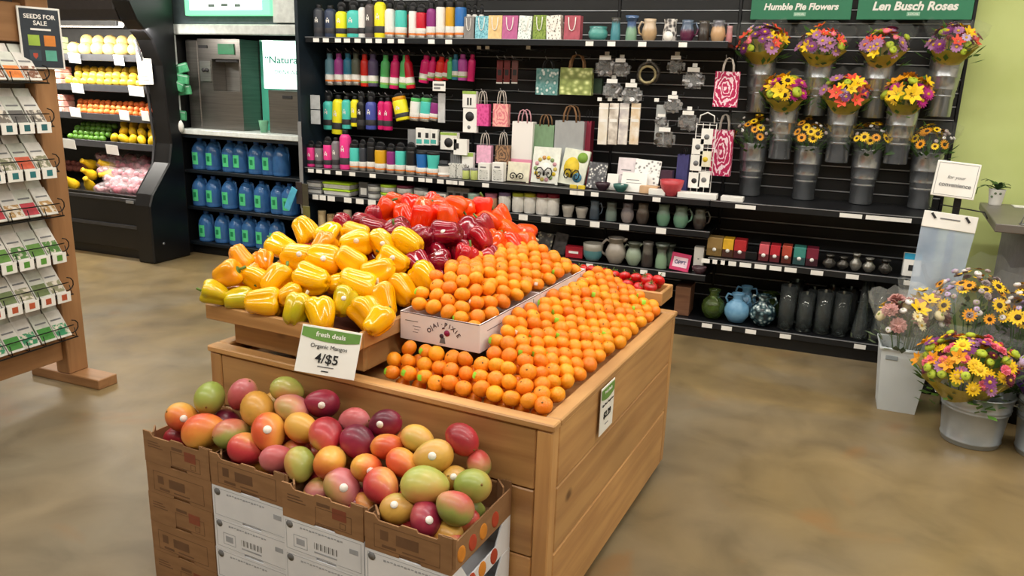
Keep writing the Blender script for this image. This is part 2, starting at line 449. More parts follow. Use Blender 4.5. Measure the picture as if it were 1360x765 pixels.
def price_tag(key, px, py=None, w=.055, h=.03):
    o, z, yf = SHELVES[key]
    p = onY(px, 0, yf)
    # the pixel column leans with the camera: solve the column at this shelf's height
    lo, hi = 0.0, 764.0
    for _ in range(30):
        md = (lo + hi) / 2
        if onY(px, md, yf).z > z - .018: lo = md
        else: hi = md
    p = onY(px, lo, yf)
    ob('price_tag', tagme, M_white, o, (p.x, yf - .001, z - .019), (0, 0, 0), (w / .06, 1, h / .032))
for px in (420, 433, 449, 461, 475, 490, 503, 519, 533, 573, 596): price_tag('A1', px)
for px in (783, 812, 853, 907): price_tag('A2', px)
for px in (413, 424, 435, 450, 468, 495, 532, 545, 560, 570, 585, 597, 605, 612, 645, 762, 771, 790, 835, 872): price_tag('M1', px)
for px in (990, 1130, 1165, 1195): price_tag('M2', px, w=.13, h=.026)
for px in (420, 428, 440, 462, 478, 494, 513, 546, 667, 695, 725, 758, 790, 829, 878): price_tag('E', px, w=.07, h=.04)
for px in (783, 855, 879): price_tag('G', px, w=.05)
for px in (939, 950, 960, 970, 990, 1010, 1030, 1050, 1085, 1132, 1209): price_tag('R', px, w=.075, h=.03)
for px in (939, 965, 997, 1043, 1142): price_tag('D', px, w=.07, h=.03)
# ================================================================== wooden produce crate and what stands on it
CO = Vector((-.602, 1.898, 0)); CA = math.atan2(-.0771, .99702)
CM = TR(*CO) @ RZ(CA)                            # crate frame: a to the right along its front, b to the back
CI = CM.inverted()
CW, CD, CT, CB = 1.31, 1.334, .74, .045
def cw(a, b, z): return CM @ Vector((a, b, z))
def hit(px, py, fn, z0=1.3, z1=.3, amin=-9):
    """where the line of sight through a pixel meets the heap surface z = fn(a, b) in the crate frame"""
    z = z0
    while z > z1:
        q = CI @ onZ(px, py, z)
        if z <= fn(q.x, q.y) or q.x < amin: return q
        z -= .002
    return CI @ onZ(px, py, z1)
Wx = wood_mat('pine_along_x', '#c79860', '#a97a4b', 0)
Wy = wood_mat('pine_along_y', '#c79860', '#a97a4b', 1)
Wz = wood_mat('pine_along_z', '#c79860', '#a97a4b', 2)
Wdark = mat('dark_plinth', '#1b1511', .8)
crate = thing('produce_crate', 'large waist-high pine produce crate of horizontal planks', 'crate', CO, CA)
def plank(p, name, x0, x1, y0, y1, z0, z1, m, bev=.004):
    cx_, cy_, cz_ = (x0 + x1) / 2, (y0 + y1) / 2, (z0 + z1) / 2
    return ob(name, MB().box(x0 - cx_, x1 - cx_, y0 - cy_, y1 - cy_, z0 - cz_, z1 - cz_).mesh(name, bev), m, p, (cx_, cy_, cz_))
t = .024
rows = [(CB, .298), (.302, .520), (.524, .716)]
for (z0, z1) in rows:
    plank(crate, 'plank', -.0 - t, 0, .052, CD - .05, z0, z1, Wy)                 # right side
    plank(crate, 'plank', -CW, -CW + t, .052, CD - .05, z0, z1, Wy)               # left side
    plank(crate, 'plank', -CW + .052, -.052, 0.002, t, z0, z1, Wx)                    # front
    plank(crate, 'plank', -CW + .052, -.052, CD - t, CD, z0, z1, Wx)              # back
for (a, b) in ((-.05, 0), (-CW, 0), (-.05, CD - .048), (-CW, CD - .048)):
    plank(crate, 'corner_post', a, a + .05, b, b + .048, CB, .716, Wz)
plank(crate, 'rim_board', -CW - .006, .006, -.006, .045, .718, CT, Wx)
plank(crate, 'rim_board', -CW - .006, .006, CD - .045, CD + .006, .718, CT, Wx)
plank(crate, 'rim_board', -.045, .006, .047, CD - .047, .718, CT, Wy)
plank(crate, 'rim_board', -CW - .006, -CW + .045, .047, CD - .047, .718, CT, Wy)
plank(crate, 'bed', -CW + .03, -.03, .03, CD - .03, .67, .69, Wx)
plank(crate, 'plinth', -CW + .08, -.06, .08, CD - .08, 0, CB - .002, Wdark)

# second crate close behind, its tray of tomatoes
crate2 = thing('produce_crate', 'second pine produce crate standing close behind the citrus crate', 'crate', cw(-.36, CD + .03, 0), CA)
for (z0, z1) in ((.045, .26), (.264, .49), (.494, .716)):
    plank(crate2, 'plank', -t, 0, .05, .40, z0, z1, Wy)
    plank(crate2, 'plank', -.92, -.92 + t, .05, .40, z0, z1, Wy)
    plank(crate2, 'plank', -.87, -.05, 0, t, z0, z1, Wx)
    plank(crate2, 'plank', -.87, -.05, .40, .40 + t, z0, z1, Wx)
for (a, b) in ((-.048, 0), (-.92, 0), (-.048, .38), (-.92, .38)): plank(crate2, 'corner_post', a, a + .048, b, b + .048, .045, .716, Wz)
plank(crate2, 'top_board', -.92, 0, 0, .428, .718, .738, Wx)
plank(crate2, 'plinth', -.85, -.07, .07, .36, 0, .043, Wdark)
def tray(name, label, a0, a1, b0, b1, z0, z1, mx=Wx, my=Wy, mat_floor=None):
    o = thing(name, label, 'tray', cw(a0, b0, z0), CA)
    w, d, h = a1 - a0, b1 - b0, z1 - z0
    plank(o, 'side_board', 0, w, 0, .018, 0, h, mx); plank(o, 'side_board', 0, w, d - .018, d, 0, h, mx)
    plank(o, 'side_board', 0, .018, .019, d - .019, 0, h, my); plank(o, 'side_board', w - .018, w, .019, d - .019, 0, h, my)
    plank(o, 'tray_floor', .018, w - .018, .018, d - .018, .004, .014, mx)
    return o
Lx = wood_mat('tray_pine_x', '#cf9c61', '#b07f4b', 0, knots=False)
Ly = wood_mat('tray_pine_y', '#cf9c61', '#b07f4b', 1, knots=False)
tray('wooden_tray', 'shallow pine tray holding the heap of yellow, red and orange peppers', -1.318, -.662, 0, 1.27, .835, .89, Lx, Ly)
ris = thing('tray_riser', 'plain pine riser box under the pepper tray', 'riser', cw(-1.25, .06, CT), CA)
plank(ris, 'front_board', 0, .56, 0, .02, .0005, .0945, Wx); plank(ris, 'back_board', 0, .56, 1.08, 1.1, .0005, .0945, Wx)
plank(ris, 'side_board', 0, .02, .021, 1.079, .0005, .0945, Wy); plank(ris, 'side_board', .54, .56, .021, 1.079, .0005, .0945, Wy)
tray('wooden_tray', 'small pine tray of vine tomatoes behind the citrus crate', -.72, -.075, CD + .035, CD + .22, .7395, .80, Lx, Ly)
blk = thing('display_riser', 'black step riser hidden under the mandarin cartons', 'riser', cw(-.655, .25, .691), CA)
plank(blk, 'step_top', 0, .30, 0, .90, .118, .128, M_black); plank(blk, 'step_front', .004, .296, .004, .016, 0, .117, M_black)
plank(blk, 'step_back', .004, .296, .884, .896, 0, .117, M_black)

# white mandarin cartons
M_carton = mat('white_carton', '#ece6e6', .6, c2='#e2dadd', scale=6)
M_kraft = mat('kraft_inside', '#b08d68', .75, scale=12)
M_edge = mat('carton_edge', '#5a5058', .7)
M_plum = mat('plum_ink', '#4a2f3c', .6)
M_mag = mat('magenta_ink', '#9a1f52', .6)
def citrus_carton(label, b0, d):
    o = thing('fruit_carton', label, 'carton', cw(-.657, b0, .8195), CA, None)
    w, h, q = .302, .0955, .004
    ob('carton_front', MB().box(0, w, 0, q, 0, h).mesh('carton_front', .001), M_carton, o)
    ob('carton_back', MB().box(0, w, d - q, d, 0, h).mesh('carton_back', .001), M_carton, o)
    ob('carton_side', MB().box(0, q, q, d - q, 0, h), M_carton, o)
    s = ob('carton_side', MB().box(w - q, w, q, d - q, 0, h), M_carton, o)
    ob('carton_base', MB().box(q, w - q, q, d - q, 0, q), M_kraft, o)
    ob('top_edge_line', MB().box(0.002, w - .002, -.0006, 0, h - .003, h).box(w, w + .0006, 0.003, d - .003, h - .003, h), M_edge, o)
    ob('side_print', MB().box(w, w + .0006, d - .06, d - .057, .02, h - .01).box(w, w + .0006, .05, d - .2, .062, .064), M_edge, o)
    return o, w, h
c1, w_, h_ = citrus_carton('open white mandarin carton with arched lettering facing the mangos', .217, .466)
for k, ch in enumerate('OJAI·PIXIE'):
    an = math.radians(62 - k * 13.8)
    text(ch, .021, M_plum, c1, TR(w_ * .56 + .062 * math.sin(-an), -.0012, .022 + .052 * math.cos(an)) @ RY(-an * .8), bold=.0002)
ob('emblem', MB().lathe([(0, -.0006), (.0105, -.0006), (.0105, .0006), (0, .0006)], 16, 0, TR(w_ * .60, -.0008, .047) @ RX(PI/2))
   .prism([(-.012, 0), (-.002, .004), (-.004, .008), (-.012, .005)], -.0006, .0006, 1, TR(w_ * .58, -.0008, .058) @ RX(PI/2))
   .lathe([(0, -.0006), (.008, -.0006), (.008, .0006), (0, .0006)], 12, 1, TR(w_ * .535, -.0008, .034) @ RX(PI/2))
   .prism([(-.011, -.02), (.011, -.02), (.008, 0), (-.005, .001)], -.0006, .0006, 2, TR(w_ * .545, -.0008, .03) @ RX(PI/2)), [M_mag, M_plum, M_greyink], c1)
ob('printed_lines', MB().box(.02, .07, -.0007, 0, .066, .068).box(.05, .08, -.0007, 0, .05, .0515).box(.055, .075, -.0007, 0, .04, .0412).box(.05, .07, -.0007, 0, .03, .0312), M_edge, c1)
citrus_carton('plain open white mandarin carton behind the lettered one', .685, .466)

# ------------------------------------------------------------------ mandarins
def dimple(v):
    r = v.length; u = v.normalized()
    k = 1 - .10 * math.exp(-((1 - u.z) / .06)) - .06 * math.exp(-((1 + u.z) / .08))
    return Vector((v.x * k, v.y * k, v.z * k * .88))
me_mand = MB().sphere(1, 1, 1, 14, 10, fn=dimple).mesh('mandarin')
me_but = MB().lathe([(0, .80), (.13, .79), (.10, .83), (0, .835)], 6).mesh('stem_button')
def cap(w, h, r=1.012, n=5):
    vs = []; fs = []
    for i in range(n):
        for j in range(n):
            x = (i / (n - 1) - .5) * w; z = (j / (n - 1) - .5) * h
            v = Vector((x, -1, z)).normalized() * r; vs.append((v.x, v.y, v.z * .93))
    for i in range(n - 1):
        for j in range(n - 1): fs.append((i*n + j, (i+1)*n + j, (i+1)*n + j + 1, i*n + j + 1))
    return MB().add(vs, fs, 0, True)
me_stk = cap(.6, .85).mesh('sticker'); me_stk2 = cap(.5, .5).mesh('sticker')
M_mand = mat('mandarin_peel', '#f2941a', .36, c2='#e9850e', scale=.9, bump=.25, bscale=9, vary=.12, hue=.012, spec=.5)
M_but = mat('mandarin_button', '#7a5a24', .8)
M_gstk = mat('green_sticker', '#9be23c', .5); M_wstk = mat('white_sticker', '#f4ece2', .5)
def toward_eye(loc, jitter=.5):
    d = (EYE - loc); return math.atan2(d.x, -d.y) * 1.0 + rnd.uniform(-jitter, jitter)
def low_zone(a, b):
    if b < .2 and a < -.33: return 'in the strip before the lettered carton, ' + ('on the crate rim' if b < .11 else 'touching the carton' if b > .16 else 'middle row')
    al = 'beside the lettered carton' if b < .68 else 'beside the plain carton' if b < 1.15 else 'by the tomato tray'
    return 'on the crate slope ' + al + ', ' + ('along the rim' if a > -.11 else 'halfway up' if a > -.26 else 'against the cartons')
def up_zone(a, b):
    return 'heaped in the ' + ('lettered' if b < .685 else 'plain') + ' carton, ' + ('at its front wall' if b < .3 else 'along its outer side' if a > -.43 else 'next to the peppers' if a < -.59 else 'on the crest')
def mandarin(loc, r, where, group):
    k = rnd.random()
    m = ob('mandarin', me_mand, M_mand, None, loc, (rnd.uniform(-.9, .9), rnd.uniform(-.9, .9), rnd.uniform(0, 6)), r)
    lab = 'plain orange mandarin ' + where
    if k < .13:
        m.rotation_euler = (rnd.uniform(-.5, .2), rnd.uniform(-.4, .4), -toward_eye(loc))
        ob('sticker', me_stk, M_gstk, m); lab = 'green stickered mandarin ' + where
    elif k < .17:
        m.rotation_euler = (rnd.uniform(-.4, .2), rnd.uniform(-.4, .4), -toward_eye(loc))
        ob('sticker', me_stk2, M_wstk, m); lab = 'white stickered mandarin ' + where
    elif k < .6: ob('stem_button', me_but, M_but, m)
    tag(m, lab, 'mandarin', group)
def low_surf(a, b):
    d = min(-.050 - a, b - .062)
    return .722 + .03 + .50 * max(0, min(d, .30))
lower = []
sb, sa = .0475, .052
i = 0
b = .075
while b < CD - .05:
    a = -.064 - (.5 * sa if i % 2 else 0)
    while a > -.63:
        inside = a > -.33 or b < .195
        if inside and not (b > 1.2 and a < -.36):
            lower.append((a + rnd.uniform(-.006, .006), b + rnd.uniform(-.006, .006)))
        a -= sa
    b += sb; i += 1
for (a, b) in lower:
    r = rnd.uniform(.0255, .0285)
    mandarin(cw(a, b, low_surf(a, b) + rnd.uniform(-.003, .006)), r, low_zone(a, b), 'mandarins loose in the wooden crate')
def up_surf(a, b):
    e = min(b - .245, 1.13 - b + .06); s = min(-.38 - a, .16)
    return .895 + .42 * max(0, min(e, .18)) * (.55 + .45 * min(1, s / .12)) + .28 * max(0, s)
i = 0; b = .245; upper = []
while b < 1.13:
    a = -.385 - (.5 * sa if i % 2 else 0)
    while a > -.645:
        upper.append((a + rnd.uniform(-.006, .006), b + rnd.uniform(-.006, .006))); a -= sa
    b += sb; i += 1
for (a, b) in upper:
    r = rnd.uniform(.0255, .0285)
    mandarin(cw(a, b, up_surf(a, b) + rnd.uniform(-.003, .006)), r, up_zone(a, b), 'mandarins heaped in the white cartons')
def under_layer(name, label, cat, pts, surf, r, drop, m):
    """the fruit lying below the visible layer, one joined mesh"""
    mb = MB()
    for (a, b) in pts:
        mb.sphere(r, r, r * .9, 8, 6, 0, TR(*cw(a + .024, b + .022, surf(a, b) - drop)))
    o = ob(name, mb, m); o['kind'] = 'stuff'; return tag(o, label, cat)
under_layer('mandarin_layer', 'buried lower layer of mandarins in the wooden crate', 'mandarins', [p for p in lower if p[1] < 1.22 and p[0] < -.1], low_surf, .026, .042, M_mand)
under_layer('mandarin_layer', 'buried lower layer of mandarins in the white cartons', 'mandarins', [p for p in upper if p[0] < -.43 and .29 < p[1] < 1.06], up_surf, .026, .042, M_mand)

# ------------------------------------------------------------------ bell peppers
def pepper_mesh(seed, lobes, L=1.0, Wd=.93):
    r_ = random.Random(seed); ph = r_.uniform(0, 6); nu, nv = 28, 15
    prof = [(-.46, .14), (-.50, .36), (-.47, .58), (-.36, .76), (-.16, .88), (.05, .97), (.22, 1.03), (.36, 1.0), (.46, .84), (.49, .58), (.45, .34), (.38, .17)]
    vs = []; fs = []
    asym = [r_.uniform(.93, 1.06) for _ in range(lobes)]
    for (z, rr) in prof:
        for j in range(nu):
            th = 2 * PI * j / nu
            lob = abs(math.cos(lobes * (th + ph) / 2))
            dep = .25 if z > -.4 else .34
            k = 1 - dep * (1 - lob) ** 1.5
            k *= asym[int(((th + ph) / (2 * PI) * lobes + .5)) % lobes] * .5 + .5
            zz = z + (.05 * (lob - .5) if z < -.4 else .035 * (lob - .5) if z > .4 else 0)
            bend = .05 * math.sin(z * 3 + ph)
            R = rr * k * Wd / 2 * (1 + .04 * math.sin(z * 5 + ph + th))
            vs.append((R * math.cos(th) + bend, R * math.sin(th), zz * L))
    k = len(prof)
    for i in range(k - 1):
        for j in range(nu): fs.append((i*nu + j, i*nu + (j+1) % nu, (i+1)*nu + (j+1) % nu, (i+1)*nu + j))
    fs.append(tuple(reversed(range(nu)))); fs.append(tuple((k-1)*nu + j for j in range(nu)))
    return MB().add(vs, fs, 0, True).mesh('bell_pepper')
PEP = [pepper_mesh(s, l) for s, l in ((1, 4), (2, 4), (3, 3), (4, 4), (5, 3))]
def stem_mesh(bx):
    mb = MB().tube([(0, 0, .36), (0, 0, .46), (bx * .3, .02, .57), (bx, .03, .68)], [.09, .055, .045, .05], 7)
    mb.lathe([(0, .40), (.20, .405), (.17, .43), (.06, .45), (0, .455)], 9)
    return mb.mesh('stem')
STEM = [stem_mesh(.05), stem_mesh(.14), stem_mesh(-.1)]
pst = MB().lathe([(0, 0), (.085, 0), (.085, .01), (0, .012)], 10).mesh('sticker')
M_pep = {'y': mat('yellow_pepper_skin', '#fabd08', .16, c2='#f3ac05', scale=1.2, coat=.5, vary=.05, hue=.01, detail=1),
         'o': mat('amber_pepper_skin', '#f08f12', .22, c2='#f3a60e', scale=1.2, coat=.5, vary=.05, detail=1),
         'g': mat('lime_yellow_pepper_skin', '#d8b40e', .22, c2='#b9ab14', scale=1.4, coat=.5, vary=.05, detail=1),
         'r': mat('crimson_pepper_skin', '#b8101c', .2, c2='#8f0d20', scale=1.2, coat=.5, vary=.12, detail=1),
         'm': mat('maroon_pepper_skin', '#7a0a20', .15, c2='#92102a', scale=1.2, coat=.5, vary=.15, detail=1),
         'x': mat('orange_red_pepper_skin', '#ee4e06', .16, c2='#e63c04', scale=1.2, coat=.3, vary=.08, hue=.008, detail=1)}
M_pstem = mat('pepper_stem', '#5d7a2a', .55, c2='#45601c', scale=3)
M_pale = mat('pale_cut_stem', '#d9cda8', .7)
NAMEC = {'y': 'yellow', 'o': 'amber', 'g': 'lime tinged yellow', 'r': 'bright red', 'm': 'dark maroon', 'x': 'orange red'}
SZ = 1.06
def pep_surf(a, b):
    f = max(0, min(1, (b - .03) / .46)); z = .918 + .175 * (1 - (1 - f) ** 1.5)
    z += .045 * max(0, min(1, (b - .55) / .4))
    z -= .15 * max(0, (-1.17 - a) / .13) ** 1.3 if a < -1.17 else 0
    z -= .16 * max(0, (a + .86) / .22) ** 1.3 * (1 if b < .6 else .6) if a > -.86 else 0
    z -= .10 * max(0, (b - 1.1) / .15) if b > 1.1 else 0
    return max(z, .915)
def relax(items, n=40, zmin=None):
    """push overlapping fruit apart; items are [position, radius, mobility]"""
    for _ in range(n):
        for i in range(len(items)):
            p, r, w = items[i]
            for j in range(i + 1, len(items)):
                q, s, v = items[j]
                d = q - p; L_ = d.length; m_ = (r + s) - L_
                if m_ > 0 and L_ > 1e-5:
                    d *= .5 * m_ / L_ / (w + v) * 2 * .5
                    p -= d * w; q += d * v
        if zmin:
            for it in items: it[0].z = max(it[0].z, zmin(it[0].x, it[0].y))
PEPQ = []
def pepper(*a): PEPQ.append(a)
def make_pepper(q, Lc, col, ang, tilt, sticker, where, group):
    d = (right * math.cos(ang) + up * math.sin(ang) - back * tilt).normalized()     # stem direction
    R = d.to_track_quat('Z', 'Y').to_matrix().to_4x4() @ RZ(rnd.uniform(0, 6.28))
    loc = CM @ q
    k = rnd.randrange(5)
    o = ob('bell_pepper', PEP[k], M_pep[col], None, M=TR(*loc) @ R @ SC(Lc, Lc, Lc))
    cut = rnd.random() < .25
    ob('stem', STEM[rnd.randrange(3)], M_pale if cut else M_pstem, o)
    if 'half' not in where:
        where = ('in the bottom row' if q.z < .96 else 'midway up' if q.z < 1.06 else 'on the crest') + (' of the front heap' if col in 'yog' else ' of the rear heap') + (', outer tray side' if q.x < -1.1 else ', carton side' if q.x > -.82 else ', mid tray')
    lab = NAMEC[col] + (' cut-stem bell pepper ' if cut else ' bell pepper ')
    if sticker:
        n = (EYE - loc).normalized() + Vector((rnd.uniform(-.25, .25), 0, rnd.uniform(-.1, .35))); n.normalize()
        ln = (R.inverted() @ n.to_4d()).to_3d(); ln.z *= .3; ln.normalize()
        hitok, hp, hn, _ = o.ray_cast(ln * 1.5, -ln)
        if hitok:
            ob('sticker', pst, M_wstk, o, M=TR(*(hp + hn * .006)) @ hn.to_track_quat('Z', 'Y').to_matrix().to_4x4())
            lab = 'stickered ' + lab
    tag(o, lab + where, 'pepper', group)
    return o
# (u, v) read off an enlarged view; size; skin; stem direction in degrees as seen; tilt; sticker
YEL = [(95, 395, .085, 'g', 165, -.4, 0), (160, 310, .095, 'o', 20, -.2, 0), (190, 248, .08, 'o', -60, .3, 0), (250, 330, .105, 'o', 25, .2, 0),
       (290, 275, .08, 'o', 100, .5, 1), (185, 425, .09, 'g', 5, .1, 0), (310, 440, .11, 'y', 0, .1, 0), (370, 355, .105, 'y', 60, .3, 0),
       (380, 195, .10, 'y', 150, .2, 0), (485, 130, .105, 'y', -50, -.2, 0), (592, 140, .10, 'y', -110, -.9, 0), (455, 250, .11, 'y', -20, .3, 1),
       (590, 255, .11, 'y', -15, .4, 1), (675, 240, .10, 'y', -30, .3, 0), (705, 140, .09, 'y', -30, .4, 1), (715, 205, .105, 'y', 10, .4, 1),
       (795, 185, .095, 'y', -60, .4, 1), (815, 290, .105, 'y', 200, .1, 0), (880, 250, .105, 'y', 150, .2, 1), (945, 225, .105, 'y', 160, .3, 0),
       (510, 350, .115, 'y', 170, .2, 0), (695, 375, .115, 'y', -20, .3, 0), (450, 465, .10, 'g', 70, .5, 0), (580, 475, .105, 'y', 110, .6, 0),
       (745, 490, .11, 'y', 130, .3, 0), (840, 425, .11, 'y', 110, .2, 0), (930, 375, .105, 'y', 130, .3, 0), (1000, 340, .105, 'y', 125, .3, 0),
       (645, 440, .09, 'g', 80, .6, 1), (800, 520, .09, 'y', 60, .6, 0), (560, 195, .09, 'o', 60, .5, 0), (420, 420, .08, 'y', 30, .6, 0)]
under_spots = []
for (u, v, s, c, an, tl, st) in YEL:
    q = hit(260 + u / 3.325, 270 + v / 3.325, pep_surf, amin=-1.255)
    if q.z - pep_surf(q.x, q.y) > .03: under_spots.append(q.copy())
    pepper(q, s * SZ, c, math.radians(an), tl, st, 'at the front of the pepper tray', 'yellow peppers in the tray')
RED = [(30, 135, .1, 'm'), (100, 130, .1, 'm'), (165, 160, .11, 'm'), (262, 165, .11, 'm'), (390, 210, .105, 'm'), (505, 235, .12, 'm'), (590, 172, .11, 'm'),
       (440, 325, .1, 'm'), (520, 335, .105, 'm'), (425, 375, .1, 'm'), (620, 285, .105, 'r'), (690, 255, .1, 'm'), (330, 205, .1, 'm'), (560, 260, .1, 'm'), (350, 290, .1, 'm'), (470, 285, .1, 'm'),
       (210, 80, .11, 'x'), (310, 95, .11, 'x'), (420, 38, .105, 'x'), (335, 58, .1, 'x'), (430, 115, .115, 'x'), (510, 130, .11, 'x'), (612, 75, .105, 'x'),
       (660, 85, .105, 'x'), (600, 118, .105, 'x'), (772, 150, .12, 'x'), (700, 205, .11, 'x'), (785, 228, .11, 'x'), (845, 215, .1, 'x'), (270, 40, .095, 'x'),
       (500, 60, .1, 'x'), (560, 98, .1, 'x'), (690, 130, .105, 'x'), (650, 210, .1, 'r'), (160, 105, .095, 'r'), (380, 75, .1, 'x'), (470, 95, .1, 'x'), (720, 110, .1, 'x'), (830, 170, .1, 'x'), (640, 150, .1, 'r'), (570, 300, .1, 'r'), (540, 50, .09, 'x')]
for (u, v, s, c) in RED:
    q = hit(450 + u / 3.476, 260 + v / 3.476, pep_surf)
    pepper(q, s * .98, c, rnd.uniform(0, 6.28), rnd.uniform(-.2, .6), rnd.random() < .14, 'on the heap behind the yellow ones', 'red and orange peppers in the tray')
mb = MB()
n = 26
vs = []; fs = []
for i in range(n):
    for j in range(n):
        a = -1.295 + .615 * i / (n - 1); b = .022 + 1.215 * j / (n - 1)
        zz = pep_surf(a, b) - .095
        if i in (0, n-1) or j in (0, n-1): zz = .852
        vs.append((a, b, max(zz, .852)))
for i in range(n - 1):
    for j in range(n - 1): fs.append((i*n + j, (i+1)*n + j, (i+1)*n + j + 1, i*n + j + 1))
mound = ob('display_mound', mb.add(vs, fs, 0, True), mat('brown_liner', '#5a2a14', .8), None, CO, (0, 0, CA))
tag(mound, 'dark liner mound buried under the heaped peppers', 'liner')
for k in range(52):                                   # peppers half buried between the ones on top
    a = rnd.uniform(-1.26, -.72); b = rnd.uniform(.1, 1.2)
    col = 'y' if b < .40 else ('m' if b < .72 else 'x')
    pepper(Vector((a, b, pep_surf(a, b) - .05)), .095, col, rnd.uniform(0, 6.28), rnd.uniform(-.5, .5), False,
           'half buried in the heap on the pepper tray', {'y': 'half buried yellow peppers', 'm': 'half buried maroon peppers', 'x': 'half buried orange red peppers'}[col])

for q in under_spots:
    for dz in (.075, .15):
        if q.z - dz > .89: pepper(Vector((max(q.x, -1.24), q.y + .01, q.z - dz)), .095, 'y', rnd.uniform(0, 6.28), .2, False, 'half buried in the heap on the pepper tray', 'half buried yellow peppers')
its = [[a[0], a[1] * .44, .35 if 'half' not in a[6] else 1.0] for a in PEPQ]
relax(its, 30, lambda a, b: .895)
for a in PEPQ: make_pepper(*a)
# ------------------------------------------------------------------ vine tomatoes
M_tom = mat('tomato_skin', '#c80f10', .2, c2='#a80c12', scale=2, coat=.4, vary=.12)
me_tom = MB().sphere(1, 1, .86, 14, 9, fn=dimple).mesh('tomato')
cal = MB()
for k in range(5):
    a = k * 1.256
    cal.add([(0, 0, .78), (.25 * math.cos(a - .3), .25 * math.sin(a - .3), .8), (.75 * math.cos(a), .75 * math.sin(a), .82), (.25 * math.cos(a + .3), .25 * math.sin(a + .3), .8), (0, 0, .86)], [(0, 1, 2, 3), (4, 3, 2, 1)])
me_cal = cal.tube([(0, 0, .75), (.05, 0, 1.0), (.2, .05, 1.25)], .06, 5).mesh('calyx')
for k in range(36):
    row = k // 12; a = -.66 + (k % 12) * .052 + (row % 2) * .02; b = CD + .072 + (row) * .048
    if a > -.105: continue
    o = ob('vine_tomato', me_tom, M_tom, None, cw(a, b, .79 + .034 * (1 if row == 1 else .3) + rnd.uniform(0, .018)), (rnd.uniform(-.7, .7), rnd.uniform(-.7, .7), rnd.uniform(0, 6)), rnd.uniform(.027, .032))
    ob('calyx', me_cal, M_pstem, o)
    tag(o, 'round red vine tomato with a green calyx in the small tray', 'tomato', 'vine tomatoes in the small tray')

# ------------------------------------------------------------------ price signs on the crate
M_sgreen = mat('sign_green', '#6d9a4a', .5)
def price_sign(label, M, w, h, lines, curve=True):
    o = thing('price_sign', label, 'sign', (0, 0, 0)); o.matrix_world = M
    ob('sign_card', MB().box(-w/2, w/2, 0, .003, -h/2, h/2).mesh('sign_card', .0008), M_white, o)
    n = 12; top = h/2 - .006; poly = [(-w/2 + .003, top), (w/2 - .003, top)]
    for i in range(n + 1):
        x = w/2 - .003 - (w - .006) * i / n
        poly.append((x, top - h * (.19 + .07 * (1 - (2 * i / n - 1) ** 2))))
    ob('header_band', MB().prism(poly, 0, .0012, 0, RX(PI/2)), M_sgreen, o)
    for (s, size, z, m, bold, wd) in lines:
        if s: text(s, size, m, o, TR(0, -.0016, z), bold=bold, width=wd)
        else: ob('fine_print', MB().box(-wd/2, wd/2, -.0012, 0, z - size/4, z + size/4), m, o)
    return o
p = onZ(440, 460, .842)
price_sign('white price card with green header lettered fresh deals, hung on the pepper tray', TR(*cw(-.735, -.060, .838)) @ RZ(CA + .45) @ RX(math.radians(-20)) @ RY(math.radians(7.5)) @ SC(1.09, 1, 1.09), .172, .135,
           [('fresh deals', .019, .045, M_white, .0003, .085), ('Organic Mangos', .018, .012, M_ink, 0, .105), ('4/$5', .038, -.022, M_ink, .0006, .066),
            (None, .006, -.044, M_greyink, 0, .046), (None, .006, -.056, M_ink, 0, .02)])
price_sign('small white price card with green header on the side of the citrus crate', TR(*cw(.012, .435, .635)) @ RZ(CA + PI/2), .13, .165,
           [('fresh deals', .014, .062, M_white, .0002, .07), ('Ojai Pixie Tangerines', .012, .02, M_ink, 0, .11), ('$2.29', .04, -.02, M_ink, .001, .07), (None, .006, -.055, M_greyink, 0, .03)])
